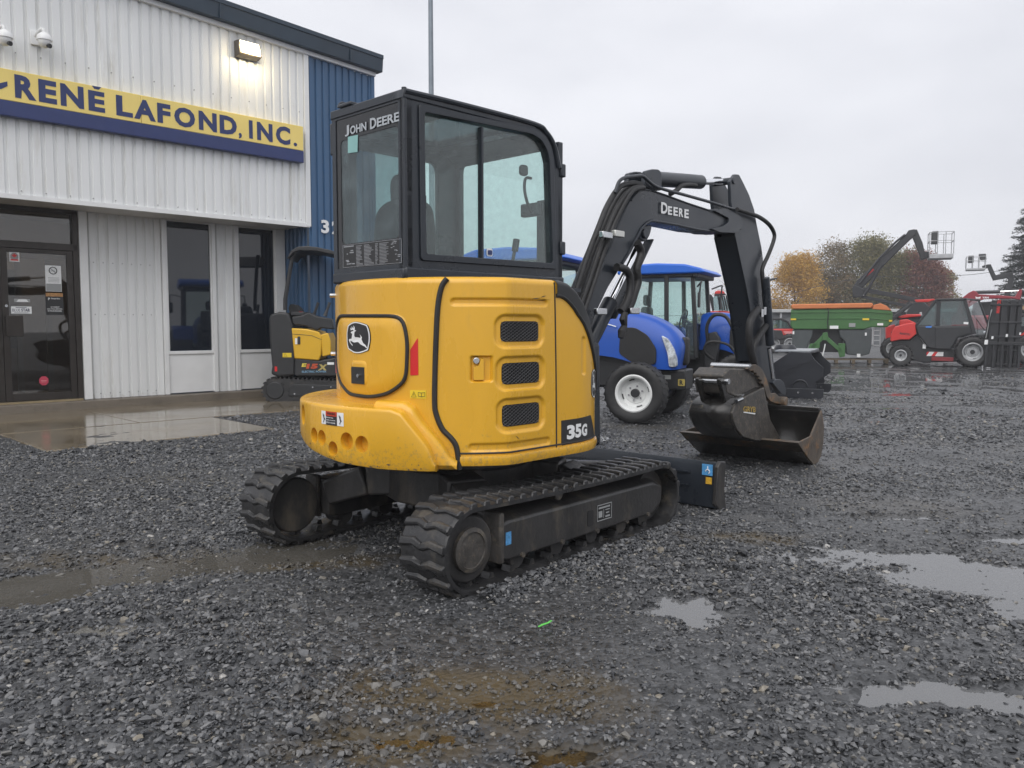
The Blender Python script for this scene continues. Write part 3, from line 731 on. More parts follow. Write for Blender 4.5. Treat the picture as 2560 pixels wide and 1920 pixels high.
# ---- dome cameras
for s_, z_, lb in ((3.50, 5.10, 'white dome security camera on bracket above the sign letters'), (3.03, 5.02, 'white dome security camera cut by the left photo edge')):
    c_ = thing('security_camera', lb, 'camera', INW * (BLD_D - .01) + EAL * s_ + Vector((0, 0, z_)), R(45), 'security cameras on the white wall')
    m = MB(); m.box(-.12, .0, -.03, -.003, -.02, .17); m.build('wall_plate', TRIMW, c_, bev=.008)
    m = MB(); m.tube(catmull([(-.06, -.02, .10), (-.03, -.10, .16), (.0, -.16, .17), (.01, -.17, .11)], 5), .022, 10); m.build('arm', TRIMW, c_)
    m = MB(); m.lathe([(.0, .13), (.04, .125), (.085, .085), (.098, .04), (.098, .02), (.0, .02)], (.01, -.17, 0), 'z', 24); m.build('hood', TRIMW, c_)
    m = MB(); m.lathe([(.086, .02)] + [(.086 * math.cos(R(a)), .02 - .10 * math.sin(R(a))) for a in range(10, 91, 10)], (.01, -.17, 0), 'z', 20); m.build('dome', TRIMW, c_)
    m = MB(); m.cyl((.04, -.215, -.045), (.055, -.25, -.06), .03); m.build('lens', GREY_PL, c_)

# ------------------------------------------------------------------ concrete walk and apron
def slab(nm, s0, s1, d0, d1, z):
    mm = MB(); P_ = [EAL * a + INW * c for a, c in ((s0, d0), (s1, d0), (s1, d1), (s0, d1))]
    mm.add([(p.x, p.y, -.12) for p in P_] + [(p.x, p.y, z) for p in P_], [(0, 3, 2, 1), (4, 5, 6, 7), (0, 1, 5, 4), (1, 2, 6, 5), (2, 3, 7, 6), (3, 0, 4, 7)])
    return struct(mm.build(nm, CONC, smooth=0, bev=.012))
slab('entrance_apron', 2.43, 4.97, 9.08, 10.845, .012)
slab('concrete_walk', -1.6, 4.0, 10.855, 13.25, .016)
slab('concrete_walk', 4.01, 9.4, 10.855, 13.25, .016)
# low kerb of the walk
# ------------------------------------------------------------------ main excavator
PX_, PY_ = -.267, 4.96
HU, HB, HT = R(46), R(50), .845            # headings: house, boom, tracks
JY = mat('excavator_yellow', (.725, .392, .025), .27, var=.07, vs=3.0, stretch=.30, dirt=(.56, .32, .05), dirt_at=.60, dirt_w=.22, ds=3.0, coat=.25, bump=.02, bs=160, rvar=.08)
splash(JY, .56, 1.15, (.26, .19, .09), 42, .46, .60, .55)
JB = mat('excavator_charcoal', (.019, .024, .032), .32, var=.2, vs=3, rvar=.1, bump=.03, bs=120)
JDIRTY = mat('dirty_black_steel', (.032, .031, .031), .40, var=.45, vs=7, stretch=.4, dirt=(.115, .098, .075), dirt_at=.52, dirt_w=.22, ds=5, bump=.2, bs=40)
SEAL = mat('seal_rubber', (.018, .018, .019), .6, var=.25)
TRACKR = mat('track_rubber', (.024, .024, .025), .36, var=.4, vs=9, dirt=(.11, .095, .072), dirt_at=.55, dirt_w=.2, ds=7, bump=.3, bs=45, rvar=.15)
RUSTY = mat('worn_rusty_steel', (.085, .068, .052), .5, var=.4, vs=9, dirt=(.26, .13, .045), dirt_at=.52, dirt_w=.16, ds=7, bump=.3, bs=40)
MUDST = mat('muddy_steel', (.058, .053, .048), .5, var=.45, vs=14, dirt=(.17, .14, .10), dirt_at=.52, dirt_w=.2, ds=22, bump=.35, bs=60)
jd = thing('excavator', 'large yellow and black compact excavator with glass cab on rubber tracks in foreground', 'excavator', (PX_, PY_, -.012), HU)
RZT, RZB = HT - HU, HB - HU
def tr_(o): o.rotation_euler = (0, 0, RZT); return o
def br_(o): o.rotation_euler = (0, 0, RZB); return o
def loc_of(p, th):
    c, s_ = math.cos(th), math.sin(th); dx, dy = p.x - PX_, p.y - PY_
    return Vector((c * dx + s_ * dy, -s_ * dx + c * dy, p.z))
def plane_pt(px, py, th, y=None, x=None):
    """photo pixel -> local point on a vertical plane of the machine (y = const or x = const)"""
    l = Vector((-math.sin(th), math.cos(th), 0)); u = Vector((math.cos(th), math.sin(th), 0)); O = Vector((PX_, PY_, 0))
    return loc_of(on_plane(px, py, O + l * y, l) if y is not None else on_plane(px, py, O + u * x, u), th)

# ---- undercarriage ------------------------------------------------------
RR, RF, XR, XF = .218, .212, -.83, .84
def track_path(n=54):
    """closed belt centre-line in (x, z), with normals, evenly spaced"""
    P = []
    for k in range(21):
        a = R(270 - 180 * k / 20); P.append((XR + (RR - .02) * math.cos(a), RR + .005 + (RR - .02) * math.sin(a)))
    for k in range(1, 16):
        t = k / 16; P.append((XR + (XF - XR) * t, (2 * RR - .015) * (1 - t) + (2 * RF - .015) * t - .012 * math.sin(math.pi * t)))
    for k in range(21):
        a = R(90 - 180 * k / 20); P.append((XF + (RF - .02) * math.cos(a), RF + .005 + (RF - .02) * math.sin(a)))
    for k in range(1, 12):
        t = k / 12; P.append((XF + (XR - XF) * t, .025))
    P = [Vector((p[0], 0, p[1])) for p in P]; L = [0]
    for i in range(len(P)): L.append(L[-1] + (P[(i + 1) % len(P)] - P[i]).length)
    out = []
    for k in range(n):
        d = L[-1] * k / n; i = max(j for j in range(len(P)) if L[j] <= d)
        t = (d - L[i]) / max(1e-6, L[i + 1] - L[i]); A, B_ = P[i], P[(i + 1) % len(P)]
        tg = (B_ - A).normalized(); nr = Vector((-tg.z, 0, tg.x))
        out.append((A.lerp(B_, t), tg, nr))
    return out
lugm = MB()
for sgn in (-1, 1):
    pl = [(.012, 0), (.032, .055 * sgn), (.020, .150 * sgn), (-.024, .150 * sgn), (-.008, .06 * sgn), (-.026, 0)]
    n = len(pl)
    lo = [(x * 1.15, y, -.004) for x, y in pl]; hi = [(x * .80, y * .985, .019) for x, y in pl]
    lugm.add(lo + hi, [tuple(range(n, 2 * n))] + [(i, (i + 1) % n, n + (i + 1) % n, n + i) for i in range(n)])
lug_src = None; guide_src = None; guide = MB(); guide.prism([(-.024, 0), (.024, 0), (.012, .032), (-.012, .032)], -.028, .028, 'y')
for yc in (-.72, .72):
    mb = MB(); tp = track_path(160); n = len(tp); prof = [(-.15, -.010), (-.150, .010), (-.135, .016), (.135, .016), (.15, .010), (.15, -.010), (.13, -.014), (-.13, -.014)]
    vs = []; fs = []
    for p, tg, nr in tp:
        for y, hgt in prof: q = p - nr * 0 + nr * hgt; vs.append((q.x, yc + y, q.z))
    k = len(prof)
    for i in range(n):
        for j in range(k): fs.append((i * k + j, i * k + (j + 1) % k, ((i + 1) % n) * k + (j + 1) % k, ((i + 1) % n) * k + j))
    belt = tr_(mb.add(vs, fs).build('rubber_track', TRACKR, jd, smooth=40))
    for p, tg, nr in track_path(52):
        if lug_src is None: o = lug_src = lugm.build('track_lug', TRACKR, belt, smooth=0, bev=.006, seg=1)
        else: o = share(lug_src, 'track_lug', belt)
        M_ = Matrix((tg, Vector((0, 1, 0)), nr)).transposed()
        if M_.determinant() < 0: M_ = Matrix((-tg, Vector((0, 1, 0)), nr)).transposed()
        o.location = p + nr * .014 + Vector((0, yc, 0)); o.rotation_euler = M_.to_euler()
    for q in range(22):
        x = XR + .02 + (XF - XR - .04) * q / 21
        if guide_src is None: o = guide_src = guide.build('guide_tooth', TRACKR, belt, smooth=0)
        else: o = share(guide_src, 'guide_tooth', belt)
        o.location = (x, yc + (.055 if q % 2 else -.055), .036)
    sg = -1 if yc < 0 else 1
    # track frame: boxed beam with sloped top, cut ends
    mb = MB(); ou = yc + sg * .105; inn = yc - sg * .10
    sec = lambda x, z0, z1, zt: [(x, inn, z0), (x, ou, z0), (x, ou, z1), (x, ou - sg * .085, zt), (x, inn, zt)]
    st = [(-.60, .122, .300, .345), (-.55, .110, .307, .352), (.80, .112, .305, .348), (.90, .175, .275, .315)]
    vs = []; fs = []
    for a in st: vs += sec(*a)
    for i in range(3):
        for j in range(5): fs.append((i * 5 + j, i * 5 + (j + 1) % 5, (i + 1) * 5 + (j + 1) % 5, (i + 1) * 5 + j))
    fs += [tuple(range(5)), tuple(range(15, 20))]
    fr = tr_(mb.add(vs, fs).build('track_frame', JDIRTY, jd, bev=.010))
    mb = MB(); mb.box(-.62, -.585, ou - sg * .12, ou + sg * .004, .10, .36); tr_(mb.build('frame_end_plate', MUDST, jd, bev=.01))
    # drive sprocket with motor cover, idler, carrier roller, bottom rollers
    mb = MB(); mb.cyl((XR, yc - .10, RR + .005), (XR, yc + sg * .045, RR + .005), .165, n=28); tr_(mb.build('sprocket', JDIRTY, jd, bev=.012))
    mb = MB(); mb.lathe([(0, 0), (.093, 0), (.102, .006), (.108, .02), (.108, .075), (.088, .08), (.085, .073), (0, .073)], (XR, yc + sg * .045, RR + .004), 'y', 36) if sg > 0 else mb.lathe([(0, 0), (.093, 0), (.102, -.006), (.108, -.02), (.108, -.075), (.088, -.08), (.085, -.073), (0, -.073)], (XR, yc - .045, RR + .004), 'y', 36)
    tr_(mb.build('drive_motor_cover', MUDST, jd))
    mb = MB(); mb.lathe([(.05, -.05), (.155, -.05), (.16, -.035), (.16, .035), (.155, .05), (.05, .05)], (XF, yc, RF + .004), 'y', 30); tr_(mb.build('idler_wheel', JDIRTY, jd))
    mb = MB(); mb.cyl((-.16, ou - sg * .08, .385), (-.16, ou + sg * .012, .385), .034, n=18); tr_(mb.build('carrier_roller', MUDST, jd, bev=.006))
    for x in (-.45, -.12, .2, .5, .74):
        mb = MB(); mb.cyl((x, yc - .07, .095), (x, yc + .07, .095), .055, n=16); tr_(mb.build('track_roller', JDIRTY, jd))
        mb = MB(); mb.cyl((x, ou, .118), (x, ou + sg * .012, .118), .014, n=8); tr_(mb.build('roller_bolt', MUDST, jd))
    if sg < 0:
        mb = MB(); mb.prism(rrect(.11, .165, .155, .245, .012), ou - .0035, ou + .002); tr_(mb.build('frame_slot', DECAL_K, jd, smooth=0))
        mb = MB(); mb.box(.20, .345, ou - .002, ou, .168, .262); pl_ = tr_(mb.build('data_plate', DECAL_K, jd, smooth=0))
        mb = MB()
        for a_, b_, c_, d_ in [(.20 + (q[0] - .26) * 1.26, .20 + (q[1] - .26) * 1.26, .168 + (q[2] - .149) * 1.22, .168 + (q[3] - .149) * 1.22) for q in ((.26, .375, .222, .226), (.26, .375, .149, .153), (.26, .263, .149, .226), (.372, .375, .149, .226), (.272, .36, .206, .214), (.272, .30, .165, .195), (.31, .313, .16, .20), (.325, .36, .16, .168), (.33, .355, .178, .184), (.325, .36, .194, .198))]:
            mb.box(a_, b_, ou - .0032, ou - .0022, c_, d_)
        x_ = mb.build('print_line', GREY_T, pl_, smooth=0); x_['kind'] = 'stuff'
        mb = MB(); mb.box(-.575, -.535, ou - .002, ou + .001, .19, .255); o = tr_(mb.build('blue_sticker', mat('sticker_blue', (.09, .30, .58), .45, var=.35, vs=60), jd, smooth=0))
# centre frame: box, four sloping legs, slew ring
mb = MB(); mb.prism([(-.42, -.30), (.42, -.30), (.50, -.1), (.50, .1), (.42, .30), (-.42, .30), (-.50, .1), (-.50, -.1)], .26, .47, 'z'); tr_(mb.build('centre_frame', JDIRTY, jd, bev=.015))
for sx in (-1, 1):
    for sy in (-1, 1):
        mb = MB(); mb.beam((sx * .32, sy * .18, .38), (sx * .42, sy * .40, .36), .22, .18); mb.beam((sx * .42, sy * .40, .36), (sx * .50, sy * .66, .26), .22, .18, w2=.26, h2=.15)
        tr_(mb.build('frame_leg', JDIRTY, jd, bev=.015))
mb = MB(); mb.lathe([(0, .45), (.36, .45), (.38, .47), (.38, .53), (.36, .54), (.36, .575), (0, .575)], (0, 0, 0), 'z', 48); mb.build('slew_ring', JDIRTY, jd)
# dozer blade
mb = MB(); prof = [(1.56, .02), (1.60, .0), (1.66, .0), (1.625, .06), (1.60, .14), (1.60, .22), (1.63, .33), (1.60, .335), (1.575, .30), (1.56, .20)]
mb.prism(prof, -.86, .87, 'y'); bl_ = tr_(mb.build('blade', JB, jd, bev=.004))
for y in (-.875, .855):
    mb = MB(); mb.prism([(1.535, .05), (1.60, -.0), (1.69, .005), (1.66, .14), (1.675, .335), (1.60, .345), (1.56, .31)], y, y + .03, 'y'); tr_(mb.build('blade_end_plate', JDIRTY, jd, bev=.006))
for y in (-.36, .36):
    mb = MB(); mb.beam((.55, y, .26), (1.58, y, .17), .07, .12); tr_(mb.build('blade_arm', JDIRTY, jd, bev=.008))
mb = MB(); mb.beam((.5, 0, .36), (1.5, 0, .22), .09, .09); tr_(mb.build('blade_cylinder', JDIRTY, jd, bev=.02))
for z in (.15, .245):
    mb = MB(); mb.box(1.552, 1.566, -.66, -.42, z, z + .012); tr_(mb.build('blade_rib', JB, jd))
mb = MB(); mb.box(1.552, 1.557, -.835, -.755, .245, .322); o = tr_(mb.build('blue_decal', mat('decal_blue', (.10, .34, .66), .4, var=.15, vs=30), jd, smooth=0, label='light blue lifting point decal'))
mb = MB(); mb.tube([(1.549, -.80 + .016 * math.cos(t * .6), .272 + .014 * math.sin(t * .6)) for t in range(8)], .0035, 5); mb.tube([(1.549, -.80, .285), (1.549, -.80, .31)], .004, 5); o2 = mb.build('hook_symbol', DECAL_W, o)
mb = MB(); mb.box(1.552, 1.557, -.83, -.785, .185, .232); tr_(mb.build('yellow_decal', mat('decal_yellow', (.65, .38, .04), .4, var=.3, vs=50), jd, smooth=0))

# ---- house shell -------------------------------------------------------
def r_body(phi): return .87 - .08 * smoothstep(0, 1, (216 - phi) / 70)
OUTL = [(r_body(a) * math.cos(R(a)), r_body(a) * math.sin(R(a))) for a in np.arange(118, 240.9, 1.0)]
OUTL += [(x, -.76) for x in np.arange(-.41, .12, .015)]
OUTL += [(.12 + .46 * math.cos(R(a)), -.30 + .46 * math.sin(R(a))) for a in np.arange(-90, 1, 2.0)]
OA = np.array(OUTL); _d = np.r_[0, np.cumsum(np.linalg.norm(np.diff(OA, axis=0), axis=1))]; SLEN = _d[-1]
tx = np.gradient(OA[:, 0], _d); ty = np.gradient(OA[:, 1], _d)
ZB = .585
ZTX = [(-9, 1.525), (-.02, 1.53), (.04, 1.518), (.10, 1.487), (.17, 1.420), (.23, 1.338), (.28, 1.255), (.40, 1.07), (.5, .86), (.6, .66)]
def ztop(x): return float(np.interp(x, [a for a, _ in ZTX], [b_ for _, b_ in ZTX]))
EMB = []          # pressed-in shapes of the sheet metal: (s0, s1, z0, z1, corner, depth, slope width)
def sd_rr(u, v, s0, s1, z0, z1, r):
    qx = abs(u - (s0 + s1) / 2) - (s1 - s0) / 2 + r; qz = abs(v - (z0 + z1) / 2) - (z1 - z0) / 2 + r
    return math.hypot(max(qx, 0), max(qz, 0)) + min(max(qx, qz), 0) - r
def disp(s_, z):
    d = 0
    for s0, s1, z0, z1, r, dp, wd in EMB:
        if s0 - .05 < s_ < s1 + .05 and z0 - .05 < z < z1 + .05:
            k = sd_rr(s_, z, s0, s1, z0, z1, r)
            if k < wd: d -= dp * smoothstep(wd, -wd, k)
    return d
def surf(s_, z, off=0.0, emb=True):
    x = np.interp(s_, _d, OA[:, 0]); y = np.interp(s_, _d, OA[:, 1]); a = np.interp(s_, _d, tx); b_ = np.interp(s_, _d, ty); l = math.hypot(a, b_)
    o = off + (disp(s_, z) if emb else 0)
    return (float(x + b_ / l * o), float(y - a / l * o), z)
def to_world(p):
    c, s_ = math.cos(HU), math.sin(HU); return Vector((PX_ + c * p[0] - s_ * p[1], PY_ + s_ * p[0] + c * p[1], p[2]))
def to_px(p):
    p = to_world(p); z = p.z - CAM_H; d = p.y * _c - z * _s
    return 1280 + F_PX * p.x / d, 960 - F_PX * (p.y * _s + z * _c) / d
_vis = [i for i in range(len(OA)) if True]
def sz(px, py):
    """photo pixel -> (s, z) on the house shell"""
    z = 1.1
    for _ in range(4):
        pp = np.array([to_px((OA[i, 0], OA[i, 1], z)) for i in range(len(OA))])
        dist = np.array([math.hypot(*(np.array(to_world((OA[i, 0], OA[i, 1], z))[:2]))) for i in range(len(OA))])
        best = None
        for i in range(len(OA) - 1):
            a, b_ = pp[i, 0], pp[i + 1, 0]
            if (a - px) * (b_ - px) <= 0 and a != b_:
                t = (px - a) / (b_ - a)
                if best is None or dist[i] < best[0]: best = (dist[i], _d[i] + t * (_d[i + 1] - _d[i]), i)
        if best is None: i = int(np.argmin(abs(pp[:, 0] - px))); best = (0, _d[i], i)
        s_ = best[1]; p = to_world(surf(s_, z, 0, False))
        # depth of that vertical line -> z from the row
        r_ = ray(px, py); z = CAM_H + r_.z * (p.y / r_.y)
    return s_, z
# pressings
def emb_px(x0, y0, x1, y1, r, dp, wd, grow=0):
    s0, z1 = sz(x0, y0); s1, z0 = sz(x1, y1); zc0 = sz(x0, y1)[1]; z0 = (z0 + zc0) / 2; z1 = (z1 + sz(x1, y0)[1]) / 2
    EMB.append((s0 - grow, s1 + grow, z0 - grow, z1 + grow, r + grow, dp, wd)); return s0, s1, z0, z1
VENTS = [emb_px(1252, 797, 1350, 848, .026, .014, .006, grow=.030), emb_px(1255, 900, 1352, 953, .026, .014, .006, grow=.030), emb_px(1256, 1003, 1352, 1057, .026, .014, .006, grow=.030)]
emb_px(1127, 743, 1368, 758, .016, .011, .005); emb_px(1173, 1096, 1374, 1114, .016, .011, .005)
LATCH = emb_px(1177, 885, 1230, 948, .010, .018, .005); EMB[-1] = EMB[-1]
emb_px(1456, 838, 1463, 930, .012, .008, .005)
DS0, DS1 = sz(838, 900)[0], None
mb = MB(); NS, NZ = 480, 180
def shell(u, v):
    s_ = u * SLEN; x = np.interp(s_, _d, OA[:, 0]); zt = ztop(x) - (.0 if x < -.03 else float(np.interp(x, [-.03, .0, .12, .3, .6], [.0, .085, .115, .085, .06]))); z = ZB + (zt - ZB) * v
    rad = .035 if x < 0 else .012; o = 0
    if z > zt - rad: o = -(rad - math.sqrt(max(0, rad * rad - (z - zt + rad) ** 2)))
    return surf(s_, z, o)
mb.grid(shell, NS, NZ)
body = mb.build('house_shell', JY, jd, smooth=50)
# inner walls closing the shell under the cab
mb = MB(); mb.prism([(a, b_) for a, b_ in OUTL[::6]] + [(.58, .0), (.50, .55), (-.2, .70)], ZB - .012, ZB + .02, 'z'); mb.build('deck_plate', JB, jd)
mb = MB(); mb.prism([(x * .985, y * .985) for x, y in OUTL[:-40:6]] + [(.0, -.2), (-.2, .62)], 1.47, 1.492, 'z'); mb.build('engine_cover', JB, jd)
mb = MB(); mb.box(-.35, .45, -.30, .62, .60, 1.53); mb.build('cab_pedestal', JB, jd, bev=.02)
# black front-right cover: follows the falling top line of the right front corner
mb = MB(); s_c0 = sz(1386, 760)[0] + .012
def cover(u, v):
    s_ = s_c0 + (SLEN - s_c0) * u; x = np.interp(s_, _d, OA[:, 0]); y = np.interp(s_, _d, OA[:, 1]); zt = ztop(x)
    if v < .5: k = v / .5; bd = float(np.interp(x, [-.03, .0, .12, .3, .6], [.085, .09, .122, .092, .065])); p = surf(s_, zt - bd + (bd - .03) * k, .010); return p
    k = (v - .5) / .5; a = k * math.pi / 2
    p = surf(s_, zt - .03 + .03 * math.sin(a), .010 - .045 * (1 - math.cos(a)))
    return p
mb.grid(cover, 60, 22)
def cover_top(u, v):
    s_ = s_c0 + (SLEN - s_c0) * u; x = np.interp(s_, _d, OA[:, 0]); p = surf(s_, ztop(x), -.034); return (p[0], p[1] + (-.22 - p[1]) * v, p[2])
mb.grid(cover_top, 60, 6); mb.build('front_corner_cover', mat('cover_plastic', (.016, .017, .018), .42, var=.25, bump=.06, bs=200), jd, smooth=60)
mb = MB(); mb.tube([surf(s_c0 + (SLEN - s_c0) * t / 30, ztop(np.interp(s_c0 + (SLEN - s_c0) * t / 30, _d, OA[:, 0])) - float(np.interp(np.interp(s_c0 + (SLEN - s_c0) * t / 30, _d, OA[:, 0]), [-.03, .0, .12, .3, .6], [.085, .09, .122, .092, .065])), .002) for t in range(31)], .011, 8); mb.build('cover_seal', SEAL, jd)
# bottom skirt of the right side
mb = MB(); s_k = sz(1149, 1150)[0]
mb.grid(lambda u, v: surf(s_k + (SLEN - s_k) * u, [.568, .572, .600, .620, .626][round(v * 4)], [-.06, .008, .016, .012, -.02][round(v * 4)], False), 90, 5)
mb.build('skirt', JY, jd, smooth=50)
mb = MB(); mb.tube([surf(s_k + (SLEN - s_k) * t / 60, .636, .001, False) for t in range(61)], .005, 6); mb.build('skirt_gap', SEAL, jd)
# rubber seal between counterweight and side door, door edge line
SEALP = [(1118, 690), (1104, 712), (1095, 760), (1091, 830), (1088, 920), (1087, 1000), (1091, 1030), (1106, 1066), (1130, 1092), (1142, 1115), (1149, 1168)]
def tube_px(pts, r, off, n=6):
    return [Vector(surf(*sz(*p), off, False)) for p in pts]
mb = MB(); mb.tube(catmull(tube_px(SEALP, 0, .004), 6), .014, 10); mb.build('body_seal', SEAL, jd)
mb = MB(); mb.tube(catmull(tube_px([(1386, 700), (1388, 800), (1390, 950), (1391, 1120)], 0, .0), 8), .005, 6); mb.build('door_gap', SEAL, jd)
# flat pieces on the shell
def resample(poly, n):
    P = [Vector((a, b_)) for a, b_ in poly]; P.append(P[0]); L = [0]
    for i in range(len(P) - 1): L.append(L[-1] + (P[i + 1] - P[i]).length)
    out = []
    for k in range(n):
        d = L[-1] * k / n; i = max(j for j in range(len(P) - 1) if L[j] <= d)
        q = P[i].lerp(P[i + 1], (d - L[i]) / max(1e-9, L[i + 1] - L[i])); out.append((q.x, q.y))
    return out
def roundpoly(poly, r, n=4):
    out = []; k = len(poly)
    for i in range(k):
        p, a, b_ = Vector(poly[i]), Vector(poly[i - 1]), Vector(poly[(i + 1) % k])
        va, vb = (a - p), (b_ - p); ra = min(r, va.length * .45); rb = min(r, vb.length * .45)
        A, B_ = p + va.normalized() * ra, p + vb.normalized() * rb
        for j in range(n + 1):
            t = j / n; q = A * (1 - t) ** 2 + p * 2 * t * (1 - t) + B_ * t * t; out.append((q.x, q.y))
    return out
def patch(mb, poly, fn, o0, o1, rings=5, n=64, edge=.006, mi=0):
    """raised piece with the outline poly laid on a curved surface fn(s, z, off)"""
    P = resample(poly, n); cx = sum(p[0] for p in P) / n; cy = sum(p[1] for p in P) / n
    sc = [1.0] + [(1 - edge / .1) ** 1] + [(1 - edge / .1) * (1 - k / rings) for k in range(1, rings)] if edge else [1 - k / rings for k in range(rings)]
    offs = [o0] + [o1] * (len(sc) - 1) if edge else [o1] * len(sc)
    vs = []
    for k, q in zip(sc, offs):
        for a, b_ in P: vs.append(fn(cx + (a - cx) * k, cy + (b_ - cy) * k, q))
    vs.append(fn(cx, cy, o1)); fs = []
    for r_ in range(len(sc) - 1):
        for i in range(n): fs.append((r_ * n + i, r_ * n + (i + 1) % n, (r_ + 1) * n + (i + 1) % n, (r_ + 1) * n + i))
    l = (len(sc) - 1) * n
    for i in range(n): fs.append((l + i, l + (i + 1) % n, len(vs) - 1))
    mb.add(vs, fs, mi)
def pxpoly(pts): return [sz(*p) for p in pts]
DOORP = pxpoly([(849, 802), (856, 786), (992, 786), (1010, 800), (1019, 850), (1016, 935), (1003, 955), (972, 977), (930, 985), (880, 978), (855, 945), (849, 900)])
mb = MB(); cxd = sum(p[0] for p in DOORP) / len(DOORP); czd = sum(p[1] for p in DOORP) / len(DOORP)
big = lambda k: roundpoly([(cxd + (a - cxd) * (1 + k / .2), czd + (b_ - czd) * (1 + k / .2)) for a, b_ in DOORP], .05)
patch(mb, big(.016), surf, -.002, .010, n=90, edge=.008); mb.build('rear_door_surround', JY, jd, smooth=60)
mb = MB(); pd = resample(big(.004), 80); mb.tube([surf(a, b_, .012) for a, b_ in pd], .010, 8, closed=True); mb.build('rear_door_seal', SEAL, jd)
mb = MB(); patch(mb, roundpoly(DOORP, .05), surf, .010, .024, n=90, edge=.012); rdoor = mb.build('rear_door', JY, jd, smooth=60)
# lock plate on the rear door
s0, z1 = sz(891, 910); s1, z0 = sz(923, 955)
mb = MB(); patch(mb, roundpoly([(s0 - .02, z0 - .006), (s1 + .02, z0 - .006), (s1 + .012, z1 + .035), (s0 - .012, z1 + .035)], .03), surf, .022, .030, n=48, edge=.012); mb.build('lock_recess', JY, rdoor, smooth=60)
mb = MB(); patch(mb, [(s0, z0), (s1, z0), (s1, z1), (s0, z1)], surf, .029, .033, n=40, edge=.003); mb.build('lock_plate', DECAL_K, rdoor, smooth=0)
p = Vector(surf((s0 * .35 + s1 * .65), (z0 + z1) / 2, .033)); q = Vector(surf((s0 * .35 + s1 * .65), (z0 + z1) / 2, .044))
mb = MB(); mb.cyl(p, q, .010); mb.build('key_lock', STEEL, rdoor)
# emblem: black shield, white rim, leaping deer
DEER = [(430, 715), (455, 690), (500, 668), (535, 655), (548, 625), (520, 612), (470, 618), (415, 635), (440, 598), (428, 570), (415, 530), (440, 545), (465, 565), (490, 560), (480, 520), (465, 478), (500, 505), (525, 548), (545, 552), (555, 500), (540, 440), (580, 490), (600, 545), (595, 600), (585, 630), (610, 625), (655, 628), (625, 668), (590, 685), (580, 720), (572, 790), (575, 850), (600, 895), (690, 900), (790, 920), (800, 870), (760, 790), (805, 830), (845, 910), (825, 960), (850, 1040), (880, 1120), (945, 1180), (985, 1260), (1005, 1310), (975, 1310), (930, 1250), (850, 1205), (780, 1160), (730, 1100), (700, 1080), (640, 1085), (590, 1105), (530, 1095), (470, 1055), (410, 1045), (430, 1110), (480, 1170), (515, 1215), (495, 1232), (440, 1175), (390, 1100), (355, 1030), (358, 990), (410, 965), (465, 960), (478, 880), (490, 800), (497, 765), (455, 748)]
SHLD = [(305, 430), (420, 345), (540, 300), (650, 290), (780, 320), (920, 375), (1020, 420), (1060, 560), (1090, 720), (1100, 900), (1090, 1080), (1060, 1250), (1040, 1390), (900, 1470), (780, 1515), (660, 1530), (540, 1515), (420, 1450), (300, 1380), (260, 1240), (240, 1080), (232, 900), (240, 720), (265, 560)]
def emblem(parent, mp):
    mb = MB(); patch(mb, roundpoly([mp(a, b_) for a, b_ in SHLD], .01), surf, .0, .003 + OFFE, n=64, edge=.001); e_ = mb.build('emblem', DECAL_K, parent, smooth=60)
    cx, cy = 665, 905
    for k0, k1, m_, nm in ((.955, .885, DECAL_W, 'emblem_rim'),):
        mb = MB(); a_ = resample(SHLD, 60); vs = [surf(*mp(cx + (a - cx) * k, cy + (b_ - cy) * (k + .02)), .0045 + OFFE) for k in (k0, k1) for a, b_ in a_]
        mb.add(vs, [(i, (i + 1) % 60, 60 + (i + 1) % 60, 60 + i) for i in range(60)]); mb.build(nm, m_, e_, smooth=0)
    mb = MB(); n = len(DEER); mb.add([surf(*mp(a, b_), .005 + OFFE) for a, b_ in DEER], [tuple(range(n))]); mb.build('leaping_deer', DECAL_W, e_, smooth=0)
OFFE = .024
es, ez0 = sz(904, 878); _, ez1 = sz(904, 798); ew = (sz(932, 838)[0] - sz(875, 838)[0])
emblem(rdoor, lambda a, b_: (es + (a - 665) / 870 * ew, ez1 + (ez0 - ez1) * (b_ - 290) / 1240))
OFFE = .0
e2s, e2z1 = sz(1481, 918); e2z0 = sz(1481, 990)[1]
emblem(jd, lambda a, b_: (e2s + .03 + (a - 665) / 870 * .115, e2z1 + (e2z0 - e2z1) * (b_ - 290) / 1240))
# red reflectors, manual label
rp_ = pxpoly([(1026, 868), (1045, 838), (1046, 932), (1026, 933)])
mb = MB(); patch(mb, rp_, surf, 0, .0025, n=40, edge=.001); mb.build('red_reflector', REFLECT_RED, jd, smooth=60)
s0, z1 = sz(1025, 969); s1, z0 = sz(1066, 991)
mb = MB(); patch(mb, [(s0, z0), (s1, z0), (s1, z1), (s0, z1)], surf, 0, .002, n=40, edge=.001); lb = mb.build('manual_label', mat('label_yellow', (.78, .56, .03), .4, var=.04), jd, smooth=0)
mb = MB(); f_ = lambda a, b_: surf(s0 + (s1 - s0) * a, z0 + (z1 - z0) * b_, .0035)
for tri in ([(.10, .18), (.40, .18), (.25, .82)],):
    mb.tube([f_(*q) for q in tri], .0012, 4, closed=True)
mb.tube([f_(.25, .35), f_(.25, .6)], .0013, 4); mb.tube([f_(.52, .3), (f_(.52, .75)), f_(.72, .68), f_(.92, .75), f_(.92, .3), f_(.72, .22)], .0012, 4, closed=True); mb.tube([f_(.72, .22), f_(.72, .68)], .0012, 4)
o = mb.build('symbol', DECAL_K, lb); o['kind'] = 'stuff'
